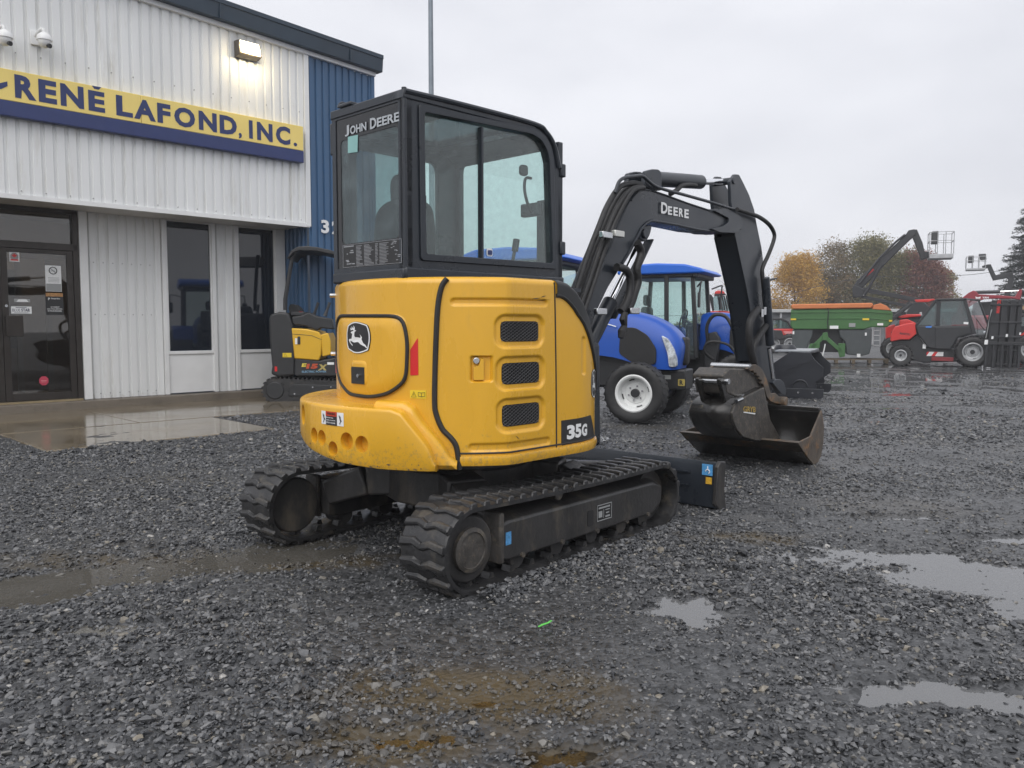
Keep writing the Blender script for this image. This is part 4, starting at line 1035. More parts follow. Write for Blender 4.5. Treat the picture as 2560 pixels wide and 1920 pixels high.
# model plate
P35 = pxpoly([(1403, 1046), (1440, 1041), (1476, 1032), (1485, 1086), (1450, 1100), (1403, 1109)])
mb = MB(); patch(mb, P35, surf, 0, .0025, n=48, edge=.0005); mp_ = mb.build('model_plate', DECAL_K, jd, smooth=60)
for ch, a0, b0, a1, b1 in (('3', 1416, 1058, 1436, 1091), ('5', 1437, 1055, 1452, 1087), ('G', 1453, 1055, 1466, 1083)):
    sa, za = sz(a0, b0); sb, zb_ = sz(a1, b1); mb = MB(); fit_text(mb, ch, sa, sb, zb_, za, lambda u, v: surf(u, v, .0042), bold=.05); mb.build('letter', DECAL_W, mp_, smooth=0)
# vents: black patch painting the shade of the cavity, expanded metal mesh over it
for s0, s1, z0, z1 in VENTS:
    mb = MB(); patch(mb, rrect(s0, s1, z0, z1, .024), lambda a, b_, o: surf(a, b_, o, False), -.018, -.0115, n=56, edge=.0005); v_ = mb.build('vent_shade', mat('vent_dark', (.006, .006, .007), .7, var=0), jd, smooth=0)
    mb = MB(); nx_ = 9; W_, H_ = s1 - s0 - .008, z1 - z0 - .008; nz_ = 6
    for i in range(-nz_, nx_ + nz_):
        for dr in (1, -1):
            seg = []
            for k in range(nz_ * 2 + 1):
                a = (i + dr * k / 2) / nx_ if dr > 0 else (i + nz_ * 1.0 - k / 2 + 0) / nx_
                b_ = k / (nz_ * 2)
                if -.001 <= a <= 1.001: seg.append(surf(s0 + .004 + a * W_, z0 + .004 + b_ * H_, -.009, False))
            if len(seg) > 1: mb.tube(seg, .0017, 4)
    o = mb.build('vent_mesh', mat('mesh_grey', (.085, .085, .09), .45, metal=.3), v_); o['kind'] = 'stuff'
# side door latch
s0, s1, z0, z1 = LATCH
mb = MB(); patch(mb, roundpoly([(s0 + .012, z0 + .006), (s0 + (s1 - s0) * .62, z0 + .006), (s0 + (s1 - s0) * .62, z1 - .01), (s0 + .05, z1 - .012), (s0 + .04, z1 - .045), (s0 + .012, z1 - .055)], .006), lambda a, b_, o: surf(a, b_, o, False), -.014, -.001, n=48, edge=.004); mb.build('latch_handle', JY, jd, smooth=50)
p = Vector(surf(s0 + .028, z1 - .022, -.014, False)); q = Vector(surf(s0 + .028, z1 - .022, .002, False)); mb = MB(); mb.cyl(p, q, .0165, n=20); mb.build('latch_lock', STEEL, jd, bev=.003)
# scratches
mb = MB()
for a, b_, c, d in ((1328, 742, 1352, 739), (1350, 738, 1366, 733), (1343, 745, 1376, 744), (1288, 1083, 1299, 1093), (1355, 1112, 1372, 1108)):
    s0, z0 = sz(a, b_); s1, z1 = sz(c, d); mb.add([surf(s0, z0, .0015), surf((s0 + s1) / 2, (z0 + z1) / 2 - .003, .0015), surf(s1, z1, .0015), surf((s0 + s1) / 2, (z0 + z1) / 2 + .003, .0015)], [(0, 1, 2, 3)])
o = mb.build('scratches', mat('scratch_dark', (.09, .05, .02), .6), jd, smooth=0); o['kind'] = 'stuff'
rp_ = pxpoly([(838, 868), (844, 850), (844, 925), (838, 928)])
mb = MB(); patch(mb, rp_, surf, 0, .003, n=40, edge=.001); mb.build('red_reflector', REFLECT_RED, jd, smooth=60)
for z_ in (1.46, 1.12):
    p = Vector(surf(sz(838, 760)[0], z_, 0)); q = Vector(surf(sz(838, 760)[0], z_, .03)); mb = MB(); mb.cyl(p, q, .012, n=10); mb.build('panel_bolt', STEEL, jd)

# ---- counterweight -----------------------------------------------------
def ring_solid(phis, prof, name, m_):
    mb = MB(); vs = []; fs = []; k = None
    for a in phis:
        pr = prof(a); k = len(pr)
        for r_, z in pr: vs.append((r_ * math.cos(R(a)), r_ * math.sin(R(a)), z))
    n = len(phis)
    for i in range(n - 1):
        for j in range(k): fs.append((i * k + j, i * k + (j + 1) % k, (i + 1) * k + (j + 1) % k, (i + 1) * k + j))
    fs += [tuple(range(k)), tuple(range((n - 1) * k, n * k))]
    return mb.add(vs, fs).build(name, m_, jd, smooth=40)
def zt1(a): return float(np.interp(a, [0, 204, 207.3, 211.5, 214.4, 215.8, 216.7, 217.4], [.868, .868, .85, .765, .705, .668, .62, .60]))
def zbt(a): return float(np.interp(a, [110, 140, 152, 168, 185, 200, 230], [.68, .665, .636, .597, .566, .556, .556]))
def prof1(a):
    t, b_ = zt1(a), zbt(a); e = .03 * smoothstep(217.4, 214.5, a); ro = 1.0 - .012 * (1 - smoothstep(217.4, 215, a))
    return [(.60, b_ + .01), (ro - .03, b_), (ro - .008, b_ + .008), (ro, b_ + .03)] + [(ro - .018 + .018 * math.cos(R(q)), t - .018 + .018 * math.sin(R(q))) for q in (0, 22, 45, 68, 90)] + [(.86, t + .006), (.60, t + .01)]
cw = ring_solid(list(np.arange(112, 206, 2.0)) + list(np.arange(206, 217.5, .6)), prof1, 'counterweight', JY)
def zt2(a): return float(np.interp(a, [0, 206, 209.3, 211.9, 216.4, 218.8, 221, 223.2], [.905, .90, .872, .81, .73, .685, .63, .60]))
def prof2(a):
    t = zt2(a); ro = .935
    return [(.60, .57), (ro - .02, .562), (ro, .585)] + [(ro - .035 + .035 * math.cos(R(q)), t - .035 + .035 * math.sin(R(q))) for q in (0, 30, 60, 90)] + [(.60, t + .01)]
ring_solid(list(np.arange(196, 206, 2.0)) + list(np.arange(206, 223.5, .6)), prof2, 'counterweight_shoulder', JY)
# sculpted recesses
cut = MB()
def hole(phi, z, r, depth=.055, k=1.0):
    u = Vector((math.cos(R(phi)), math.sin(R(phi)), 0)); t = Vector((-u.y, u.x, 0)); vs = []; n = 24
    for d in (1.0 - depth, 1.06):
        for i in range(n): a = 2 * math.pi * i / n; vs.append(u * d + t * (r * k * math.cos(a)) + Vector((0, 0, z + r * math.sin(a))))
    cut.add(vs, [tuple(range(n))[::-1], tuple(range(n, 2 * n))] + [(i, (i + 1) % n, n + (i + 1) % n, n + i) for i in range(n)])
for a, z, r in ((170.4, .690, .044), (181.8, .640, .040), (188.2, .690, .046)): hole(a, z, r)
co = cut.build('cutter', JY, jd, smooth=0); cut = MB()
for a, z, r in ((175.6, .688, .042), (194.2, .683, .043), (159, .785, .058)): hole(a, z, r, .05 if r < .05 else .10, 1 if r < .05 else .8)
co2 = cut.build('cutter', JY, jd, smooth=0)
for c_ in (co, co2):
    bo = cw.modifiers.new('cut', 'BOOLEAN'); bo.operation = 'DIFFERENCE'; bo.object = c_; bo.solver = 'EXACT'
bpy.context.view_layer.update(); dg = bpy.context.evaluated_depsgraph_get(); nm_ = bpy.data.meshes.new_from_object(cw.evaluated_get(dg)); cw.modifiers.clear(); cw.data = nm_; nm_.name = 'counterweight'
nm_.set_sharp_from_angle(angle=R(35))
for c_ in (co, co2): bpy.data.objects.remove(c_)
u = Vector((math.cos(R(159)), math.sin(R(159)), 0)); mb = MB(); mb.cyl(u * .902 + Vector((0, 0, .785)), u * .91 + Vector((0, 0, .785)), .062, n=20); mb.build('hole_shade_disc', DECAL_K, cw)  # black disc added to paint the dark inside of this hole
u = Vector((math.cos(R(190)), math.sin(R(190)), 0)); mb = MB(); mb.cyl(u * .93 + Vector((0, 0, .70)), u * .965 + Vector((0, 0, .70)), .010, n=8); mb.build('lifting_bolt', STEEL, cw)
# warning label on the counterweight
def cws(a, z, off=0): return ((1.0 + off) * math.cos(R(a)), (1.0 + off) * math.sin(R(a)), z)
def lab(a0, a1, z0, z1, off, m_, nm, par):
    mb = MB(); n = 6; vs = [cws(a0 + (a1 - a0) * i / n, z, off) for i in range(n + 1) for z in (z0, z1)]; mb.add(vs, [(2 * i, 2 * i + 2, 2 * i + 3, 2 * i + 1) for i in range(n)]); return mb.build(nm, m_, par, smooth=60)
lw_ = lab(176.0, 187.2, .765, .835, .002, DECAL_W, 'warning_label', cw)
lab(178.6, 184.2, .764, .836, .003, DECAL_K, 'label_panel', lw_); lab(178.6, 184.2, .812, .8365, .004, mat('label_red', (.55, .05, .02), .4), 'label_heading', lw_)
mb = MB(); fit_text(mb, 'WARNING', 179.4, 183.6, .818, .831, lambda a, b_: cws(a, b_, .005), bold=.03); x_ = mb.build('print_line', DECAL_K, lw_, smooth=0); x_['kind'] = 'stuff'
mb = MB()
for k in range(3): fit_text(mb, ('Machine may', 'swing or reverse', 'STAY CLEAR')[k], 179.0, 183.6 if k else 182.6, .799 - k * .013, .807 - k * .013, lambda a, b_: cws(a, b_, .005), bold=.02)
x_ = mb.build('print_line', DECAL_W, lw_, smooth=0); x_['kind'] = 'stuff'
mb = MB()
for a_ in (176.8, 185.0):
    for (q, w_, e, f2) in ((.3, .82, .9, .79), (.9, .79, .5, .775), (.9, .80, 1.4, .79), (.8, .815, .9, .79)): mb.tube([cws(a_ + q, w_, .004), cws(a_ + e, f2, .004)], .0022, 4)
x_ = mb.build('figure_symbol', DECAL_K, lw_); x_['kind'] = 'stuff'
# chipped paint on the bottom edge
mb = MB(); rs2 = random.Random(5)
for k in range(26):
    a = rs2.uniform(165, 216); z = zbt(a) + .012 + abs(rs2.gauss(0, .012)); w_ = rs2.uniform(.15, .7) if k > 4 else 1.6; h_ = rs2.uniform(.002, .005)
    mb.add([cws(a, z, .0012), cws(a + w_ * .5, z - h_, .0012), cws(a + w_, z, .0012), cws(a + w_ * .4, z + h_, .0012)], [(0, 1, 2, 3)])
o = mb.build('paint_chips', mat('chip_dark', (.10, .065, .035), .6), cw, smooth=0); o['kind'] = 'stuff'

# ---- cab ---------------------------------------------------------------
CB, CT = 1.528, 2.46
def ring_plate(mb, outer, inner, fn, w0, w1, n=72):
    cx = sum(p[0] for p in inner) / len(inner); cy = sum(p[1] for p in inner) / len(inner)
    def cast(poly, t):
        d = Vector((math.cos(t), math.sin(t))); best = 0
        for i in range(len(poly)):
            a = Vector(poly[i]) - Vector((cx, cy)); b_ = Vector(poly[(i + 1) % len(poly)]) - Vector((cx, cy)); e = b_ - a
            den = d.x * e.y - d.y * e.x
            if abs(den) < 1e-9: continue
            s_ = (a.x * e.y - a.y * e.x) / den; q = (a.x * d.y - a.y * d.x) / den
            if s_ > 0 and -1e-6 <= q <= 1 + 1e-6: best = max(best, s_)
        return (cx + d.x * best, cy + d.y * best)
    ts = sorted(set([round(2 * math.pi * i / n, 5) for i in range(n)] + [round(math.atan2(p[1] - cy, p[0] - cx) % (2 * math.pi), 5) for p in list(outer) + list(inner)]))
    O_ = [cast(outer, t) for t in ts]; I_ = [cast(inner, t) for t in ts]; k = len(ts)
    vs = [fn(a, b_, w_) for P, w_ in ((O_, w0), (I_, w0), (O_, w1), (I_, w1)) for a, b_ in P]
    fs = []
    for i in range(k):
        j = (i + 1) % k
        fs += [(i, j, k + j, k + i), (2 * k + i, 3 * k + i, 3 * k + j, 2 * k + j), (i, 2 * k + i, 2 * k + j, j), (k + i, k + j, 3 * k + j, 3 * k + i)]
    mb.add(vs, fs)
YR = -.35; XRR = -.76; YL = .62
side = [(XRR, CB), (XRR, CT), (.20, CT), (.31, CT - .03), (.385, CT - .10), (.425, CT - .22), (.455, 1.95), (.47, CB)]
def spt(px, py): p = plane_pt(px, py, HU, y=YR); return (p.x, p.z)
sg_in = [spt(*q) for q in ((1057, 273), (1330, 330), (1352, 345), (1366, 370), (1373, 400), (1381, 655), (1062, 631))]
FY = AX['y']
mb = MB(); ring_plate(mb, side, sg_in, FY, YR, YR + .05); cs = mb.build('cab_side_frame', JB, jd, bev=.012)
# raised window frame (outer groove)
def grow(poly, k):
    cx = sum(p[0] for p in poly) / len(poly); cy = sum(p[1] for p in poly) / len(poly)
    return [(a + k * (1 if a > cx else -1), b_ + k * (1 if b_ > cy else -1)) for a, b_ in poly]
mb = MB(); ring_plate(mb, roundpoly(grow(sg_in, .032), .02), roundpoly(grow(sg_in, -.004), .02), FY, YR - .012, YR - .001); mb.build('window_frame', JB, jd, bev=.004)
xm = spt(1206, 450)[0]
mb = MB(); mb.prism([(a, b_) for a, b_ in sg_in], YR + .018, YR + .023, 'y'); side_p = mb.build('side_pane', GLASS_T, jd, smooth=0)
mb = MB(); mb.box(xm - .007, xm + .007, YR - .002, YR + .03, sg_in[-1][1] - .01, sg_in[0][1] - .004); mb.build('window_mullion', JB, jd)
mb = MB(); z_ = spt(1070, 500)[1]; mb.box(sg_in[0][0] + .005, sg_in[0][0] + .022, YR + .0, YR + .016, z_ - .035, z_ + .035); mb.build('window_latch', SEAL, jd, bev=.005)
# rear
FX = lambda u_, v_, w_: (w_, u_, v_)
rear = [(YR, CB), (.29, CB), (.29, CT), (YR, CT)]
rin = [(YR + .035, 1.60), (.255, 1.60), (.255, 2.415), (YR + .035, 2.415)]
mb = MB(); ring_plate(mb, rear, rin, FX, XRR, XRR + .05); mb.build('cab_rear_frame', JB, jd, bev=.008)
mb = MB(); mb.prism(rin, XRR + .008, XRR + .013, fn=FX); rp2 = mb.build('rear_pane', glass('misted_glass', (.46, .58, .59), .06, .03, fog=.28, fogcol=(.30, .36, .38), fs=9), jd, smooth=0)
def rpt(px, py): p = plane_pt(px, py, HU, x=XRR); return (p.y, p.z)
def rf(u_, v_): return (XRR + .006, u_, v_)
# black ceramic band of the rear glass
mb = MB(); ring_plate(mb, rin, roundpoly([(YR + .055, 1.735), (.215, 1.735), (.215, 2.30), (YR + .055, 2.30)], .03), FX, XRR + .005, XRR + .0075); mb.build('glass_border', mat('ceramic_black', (.012, .013, .015), .2, var=0), rp2, smooth=0)
mb = MB()
for wd, a, b_, c, d in (('J', 862, 291, 873, 314), ('OHN', 875, 290, 916, 308), ('D', 925, 278, 941, 299), ('EERE', 942, 271, 998, 296)):
    y0, zt_ = rpt(a, b_); y1, zb_ = rpt(c, d); zb2 = rpt(a, d if wd != 'EERE' else 299)[1]; zt2_ = rpt(c, b_)[1]
    zlo = {'J': 2.314, 'OHN': 2.318, 'D': 2.316, 'EERE': 2.318}[wd]; zhi = {'J': 2.372, 'OHN': 2.362, 'D': 2.372, 'EERE': 2.364}[wd]
    mb2 = MB(); fit_text(mb2, wd, y0, y1, zlo, zhi, lambda u_, v_: (XRR - .001, u_, v_), bold=.03); mb2.build('letter', GREY_T if False else mat('silver_print', (.42, .45, .48), .5, var=.05), rp2, smooth=0)
y0, z1 = rpt(857, 605); y1, z0 = rpt(1006, 662); z1, z0 = 1.728, 1.605
mb = MB(); mb.box(XRR + .001, XRR + .004, y1 + .005, y0 - .0, z0, z1); ch = mb.build('maintenance_chart', DECAL_K, rp2, smooth=0)
mb = MB(); cf = lambda u_, v_: (XRR - .0005, y0 + (y1 + .005 - y0) * u_, z0 + (z1 - z0) * v_)
def q4(a, b_, c, d): mb.add([cf(a, c), cf(b_, c), cf(b_, d), cf(a, d)], [(0, 1, 2, 3)])
for a, b_, c, d in ((0, 1, 0, .015), (0, 1, .985, 1), (0, .006, 0, 1), (.994, 1, 0, 1)): q4(a, b_, c, d)
rs2 = random.Random(2)
for col in ((.24, .36), (.38, .55), (.57, .62), (.64, .80)):
    for k in range(15):
        v_ = .05 + k * .060; q4(col[0], col[0] + (col[1] - col[0]) * rs2.uniform(.5, 1), v_, v_ + .022)
for k in range(14): a = rs2.uniform(.82, .95); v_ = rs2.uniform(.1, .95); q4(a, a + rs2.uniform(.02, .05), v_, v_ + .03)
for k in range(10): a = rs2.uniform(.05, .17); v_ = rs2.uniform(.1, .8); q4(a, a + rs2.uniform(.02, .06), v_, v_ + .05)
q4(.02, .20, .90, .95)
o = mb.build('chart_print', mat('chart_grey', (.30, .31, .33), .5, var=.1), ch, smooth=0); o['kind'] = 'stuff'
s_ = [rpt(868, 336), rpt(893, 331), rpt(892, 374), rpt(868, 377)]
mb = MB(); mb.add([(XRR + .004, a, b_) for a, b_ in s_], [(0, 1, 2, 3)]); mb.build('glass_sticker', mat('teal_sticker', (.25, .48, .46), .4, var=.1), rp2, smooth=0)
for a in (902, 922):
    y_, z_ = rpt(a, 687); mb = MB(); mb.box(XRR - .008, XRR + .002, y_ - .014, y_ + .014, z_ - .010, z_ + .010); mb.build('rear_clip', STEEL, jd, bev=.003)
# chamfered rear-left, left side, front
def panel3(name, A, B_, inset, zlo=1.60, zhi=2.40, gl=GLASS_T, gname='left_pane', inset2=None, ct=None):
    A, B_ = Vector(A), Vector(B_); d = (B_ - A); Ln = d.length; d.normalize(); nrm = Vector((d.y, -d.x))
    fn = lambda u_, v_, w_: (A.x + d.x * u_ + nrm.x * w_, A.y + d.y * u_ + nrm.y * w_, v_)
    ct = ct or CT; i2 = inset if inset2 is None else inset2; outer = [(0, CB), (Ln, CB), (Ln, ct), (0, ct)]; inn = roundpoly([(inset, zlo), (Ln - i2, zlo), (Ln - i2, zhi), (inset, zhi)], .06)
    mb = MB(); ring_plate(mb, outer, inn, fn, .0, .04); mb.build(name, JB, jd, bev=.006)
    mb = MB(); mb.prism(inn, .017, .022, fn=fn); mb.build(gname, gl, jd, smooth=0)
panel3('cab_rear_corner', (XRR, .29), (-.46, YL), .06, 1.75, 2.25)
panel3('cab_door', (-.46, YL), (.47, YL), .07, 1.62, 2.37, inset2=.20)
panel3('cab_front', (.47, YL), (.47, YR), .075, 1.60, 2.385, inset2=.05, ct=2.40, gname='windscreen')
# roof
rp_o = [(XRR - .005, YR - .006), (XRR - .005, .295), (-.465, YL + .005), (.22, YL + .005), (.22, YR - .006)]
mb = MB(); ring_plate(mb, rp_o, [(-.35, YR + .16), (-.35, YL - .22), (.12, YL - .22), (.12, YR + .16)], AX['z'], CT - .035, CT + .012); mb.build('roof', JB, jd, bev=.014)
mb = MB(); mb.box(-.35, .12, YR + .16, YL - .22, CT - .02, CT - .014); mb.build('roof_hatch', GLASS_D, jd)
mb = MB(); mb.grid(lambda u_, v_: ([.215, .29, .36, .41, .445][round(u_ * 4)], YR + .03 + (YL - YR - .02) * v_, [CT + .008, CT - .004, CT - .02, CT - .05, CT - .085][round(u_ * 4)]), 5, 2); o = mb.build('roof_brow', JB, jd, smooth=60); sm = o.modifiers.new('th', 'SOLIDIFY'); sm.thickness = .02; sm.offset = -1
mb = MB(); mb.tube(catmull([(-.76, YR, CT + .0), (-.3, YR - .004, CT + .006), (.2, YR - .004, CT + .004), (.31, YR - .004, CT - .026), (.388, YR - .004, CT - .10), (.43, YR - .004, CT - .22)], 5), .016, 8); mb.build('roof_rail', JB, jd)
mb = MB(); mb.cyl((XRR + .008, YR + .008, CB), (XRR + .008, YR + .008, CT + .02), .013, n=14); mb.build('corner_post', JB, jd)
for y in (.22,):
    mb = MB(); mb.tube([(XRR + .03 + .03 * math.cos(R(a)), y, CT + .02 + .03 * math.sin(R(a))) for a in range(0, 181, 20)], .009, 8); mb.build('lifting_eye', JB, jd)
mb = MB(); mb.box(XRR - .01, XRR + .08, .10, .21, CT + .012, CT + .035); mb.build('aerial_base', JB, jd, bev=.008)
mb = MB(); mb.box(XRR + .02, XRR + .10, .30, .345, 2.24, 2.42); mb.build('work_lamp_bracket', JB, jd, bev=.01)
for z in (2.19, 1.72):
    mb = MB(); mb.box(.44, .485, YR - .015, YR + .02, z, z + .08); mb.build('door_hinge', JB, jd, bev=.008)
mb = MB(); mb.box(.30, .38, YR + .1, YR + .5, CT - .02, CT + .035); mb.build('front_lamp_bar', JB, jd, bev=.02)
# cab base rail
mb = MB(); mb.box(XRR - .004, .475, YR - .012, YR + .03, CB - .01, CB + .055); mb.build('cab_sill', JB, jd, bev=.01)
mb = MB(); mb.box(XRR - .012, XRR + .03, YR, .29, CB - .01, CB + .05); mb.build('cab_sill', JB, jd, bev=.01)
# interior: seat, console, levers, mirror, grab handle, screen pillar
SEATM = mat('seat_fabric', (.020, .021, .023), .85, var=.25)
mb = MB(); mb.prism(roundpoly([(-.17, 1.50), (-.19, 1.80), (-.16, 1.95), (-.06, 2.00), (.16, 2.00), (.26, 1.95), (.29, 1.80), (.27, 1.50)], .05), -.50, -.40, fn=FX); seat = mb.build('seat', SEATM, jd, bev=.03)
mb = MB(); mb.prism(roundpoly([(-.03, 1.98), (-.035, 2.10), (.0, 2.14), (.10, 2.14), (.135, 2.10), (.13, 1.98)], .03), -.49, -.42, fn=FX); mb.build('headrest', SEATM, seat, bev=.02)
mb = MB(); mb.box(-.45, .0, -.2, .3, 1.52, 1.60); mb.build('seat_cushion', SEATM, seat, bev=.04)
mb = MB(); mb.box(-.25, .2, YR + .06, YR + .16, 1.54, 1.66); mb.build('arm_console', GREY_PL, jd, bev=.02)
mb = MB(); mb.tube([(.14, YR + .11, 1.66), (.16, YR + .11, 1.74)], .010); mb.tube([(.16, YR + .11, 1.73), (.175, YR + .11, 1.80)], .02); mb.build('joystick', GREY_PL, jd)
mb = MB(); mb.box(.30, .345, YR + .06, YR + .20, 1.95, 2.03); mb.build('cab_monitor', GREY_PL, jd, bev=.01)
hx, hz = spt(1338, 440)
mb = MB(); mb.tube(catmull([(hx + .03, YR + .06, hz + .01), (hx - .02, YR + .06, hz + .0), (hx - .025, YR + .06, hz - .08), (hx + .02, YR + .06, hz - .18), (hx + .045, YR + .06, hz - .18)], 5), .009, 8); mb.build('grab_handle', SEAL, jd)
mx_, mz_ = spt(1335, 415)
mb = MB(); mb.prism(rrect(mx_ - .03, mx_ + .03, mz_ - .035, mz_ + .03, .02), YR + .07, YR + .10, 'y'); mb.build('cab_fan', SEAL, jd, bev=.01)
mb = MB(); mb.box(.36, .44, YR + .055, YR + .12, 1.56, 2.05); mb.build('front_pillar_trim', GREY_PL, jd, bev=.01)
s_ = spt(1228, 627)
mb = MB(); mb.prism(rrect(s_[0] - .022, s_[0] + .022, s_[1] - .018, s_[1] + .026, .01), YR + .012, YR + .016, 'y'); o = mb.build('glass_decal', DECAL_W, jd, smooth=0)
mb = MB(); mb.prism(rrect(s_[0] - .016, s_[0] + .016, s_[1] - .010, s_[1] + .016, .006), YR + .008, YR + .011, 'y'); mb.build('decal_field', NAVY, o, smooth=0)

# ---- boom, stick, cylinders, hoses (boom frame) -----------------------------
YB = -.27; BW = .20
def bq(px, py, y=YB): p = plane_pt(px, py, HB, y=y); return (p.x, p.z)
def c4(x, y): return (1400 + x / 3.95, 400 + y / 3.95)
def b4(x, y, yy=YB): return bq(*c4(x, y), yy)
BOOM = [b4(*q) for q in ((150, 1900), (250, 1500), (330, 1250), (470, 900), (560, 680), (640, 480), (700, 360), (760, 290), (820, 262), (900, 272), (1050, 322), (1250, 395), (1480, 470), (1560, 466), (1700, 488), (1755, 550), (1770, 640), (1725, 700), (1640, 712), (1560, 700), (1370, 680), (1150, 632), (960, 598), (890, 592), (840, 615), (790, 675), (745, 780), (690, 900), (625, 1010), (480, 1240), (370, 1470), (240, 1820), (215, 1900))]
mb = MB(); mb.prism(BOOM, YB, YB + BW, 'y'); boom = br_(mb.build('boom', JB, jd, bev=.012))
# raised edge flange on the near side (welded lip along the underside)
mb = MB(); mb.tube([(a, YB - .004, b_) for a, b_ in (b4(*q) for q in ((610, 1010), (690, 880), (745, 770), (795, 668), (845, 612), (895, 586), (960, 592), (1150, 626), (1370, 674), (1540, 694)))], .010, 8); br_(mb.build('boom_weld_lip', JB, jd))
mb = MB(); mb.tube([(a, YB - .003, b_) for a, b_ in (b4(*q) for q in ((700, 385), (760, 305), (825, 275), (900, 285), (1050, 335), (1250, 410), (1480, 486)))], .007, 8); br_(mb.build('boom_weld_lip', JB, jd))
# boom cylinder bracket and knuckle plates
mb = MB(); mb.prism(roundpoly([b4(*q) for q in ((800, 640), (925, 620), (905, 720), (860, 795), (790, 760))], .03), YB + .01, YB + BW - .01, 'y'); br_(mb.build('boom_bracket', JB, jd, bev=.008))
def pin(px, py, r, y0, y1, nm='pin', m_=JB):
    a, b_ = b4(px, py); mb = MB(); mb.cyl((a, y0, b_), (a, y1, b_), r, n=18); return br_(mb.build(nm, m_, jd, bev=.004))
pin(840, 712, .035, YB - .012, YB + BW + .012); pin(1765, 625, .045, YB - .02, YB + BW + .02)
for y in (YB + .005, YB + BW - .045):
    mb = MB(); mb.prism(roundpoly([b4(*q) for q in ((845, 240), (860, 90), (920, 72), (985, 75), (1012, 110), (1012, 285), (930, 285))], .02), y, y + .04, 'y'); br_(mb.build('cylinder_bracket', JB, jd, bev=.006))
# arm pivot fork
for y in (YB - .025, YB + BW - .005):
    mb = MB(); mb.prism(roundpoly([b4(*q) for q in ((1500, 490), (1560, 470), (1700, 490), (1760, 550), (1775, 640), (1725, 708), (1560, 702), (1470, 668), (1590, 640), (1640, 600), (1640, 560))], .02), y, y + .03, 'y'); br_(mb.build('boom_fork', JB, jd, bev=.006))
# arm cylinder on top
P0, P1 = b4(970, 150), b4(1500, 190); P2 = b4(1725, 190); ym = YB + BW / 2
mb = MB(); mb.cyl((P0[0], ym, P0[1]), (P1[0], ym, P1[1]), .058, n=24); br_(mb.build('arm_cylinder', JB, jd, bev=.012))
mb = MB(); mb.cyl((P1[0] - .02, ym, P1[1]), (P2[0], ym, P2[1]), .026, n=18); br_(mb.build('arm_cylinder_rod', CHROME, jd))
# stick
STK = [(1838, 432), (1848, 433), (1857, 450), (1873, 483), (1886, 521), (1891, 552), (1904, 615), (1909, 653), (1914, 704), (1918, 740), (1924, 820), (1934, 900), (1942, 955), (1930, 975), (1905, 965), (1890, 900), (1873, 754), (1866, 716), (1850, 643), (1838, 587), (1836, 560), (1828, 500), (1826, 450)]
STK = [bq(*q) for q in STK]
for y in (YB, YB + BW - .03):
    mb = MB(); mb.prism(STK, y, y + .03, 'y'); br_(mb.build('arm_side_plate', JB, jd, bev=.004))
mb = MB(); sp = [bq(*q) for q in ((1846, 560), (1882, 560), (1900, 640), (1908, 710), (1915, 800), (1928, 900), (1900, 905), (1878, 780), (1868, 715), (1852, 640))]; mb.prism(sp, YB + .031, YB + BW - .031, 'y'); br_(mb.build('arm_core', JB, jd))
mb = MB(); mb.prism([bq(*q) for q in ((1838, 587), (1850, 643), (1866, 716), (1873, 754), (1890, 900), (1898, 900), (1881, 754), (1874, 716), (1858, 643), (1846, 587))], YB - .002, YB + BW + .002, 'y'); br_(mb.build('arm_underside_plate', JB, jd))
pin(1715, 190, .03, YB - .01, YB + BW + .01)
# boom cylinder (under the boom): barrel, rod
B0, B1, B2 = bq(1405, 990, -.17), bq(1542, 735, -.17), b4(835, 715, -.17)
B1 = (B0[0] + (B2[0] - B0[0]) * .56, B0[1] + (B2[1] - B0[1]) * .56)
mb = MB(); mb.cyl((B0[0], ym + .0, B0[1]), (B1[0], ym, B1[1]), .056, n=20); bc_ = br_(mb.build('boom_cylinder', JB, jd, bev=.01))
mb = MB(); mb.cyl((B1[0], ym, B1[1]), (B2[0], ym, B2[1]), .028, n=18); br_(mb.build('boom_cylinder_rod', CHROME, jd))
mb = MB(); d_ = Vector((B2[0] - B0[0], 0, B2[1] - B0[1])).normalized(); nn = Vector((d_.z, 0, -d_.x)); a_ = Vector((B1[0], ym, B1[1])) + nn * .075; e_ = Vector((B2[0], ym, B2[1])) + nn * .06; mb.beam(a_ - d_ * .1, e_, .11, .012, nn); br_(mb.build('rod_guard', JB, jd, bev=.004))
# swing post and boom foot
mb = MB(); F0 = b4(240, 1900); mb.prism([(F0[0] - .16, .46), (F0[0] + .16, .46), (F0[0] + .14, F0[1] + .08), (F0[0] - .10, F0[1] + .08)], YB - .04, YB + BW + .04, 'y'); br_(mb.build('swing_post', JB, jd, bev=.03))
# hoses running up the back of the boom
HO = [[(40, 1560), (150, 1290), (260, 960), (380, 650), (470, 430), (590, 250), (720, 215), (800, 225)],
      [(80, 1560), (200, 1270), (310, 940), (430, 640), (520, 440), (620, 290), (720, 240), (800, 240)],
      [(150, 1560), (270, 1230), (380, 900), (480, 640), (560, 460), (650, 320), (730, 260), (820, 250)],
      [(210, 1560), (330, 1210), (430, 900), (520, 650), (600, 480), (680, 340), (740, 275), (830, 258)],
      [(120, 1560), (240, 1250), (350, 920), (455, 640), (540, 450), (630, 310), (725, 250), (810, 245)]]
for k, h_ in enumerate(HO):
    yy = YB + (.0, .06, -.03, -.045, .13)[k]
    mb = MB(); mb.tube(catmull([(b4(x, y, yy)[0], yy, b4(x, y, yy)[1]) for x, y in h_], 6), (.020, .016, .018, .017, .028)[k], 8); br_(mb.build('boom_hose', RUBBER, jd, smooth=60))
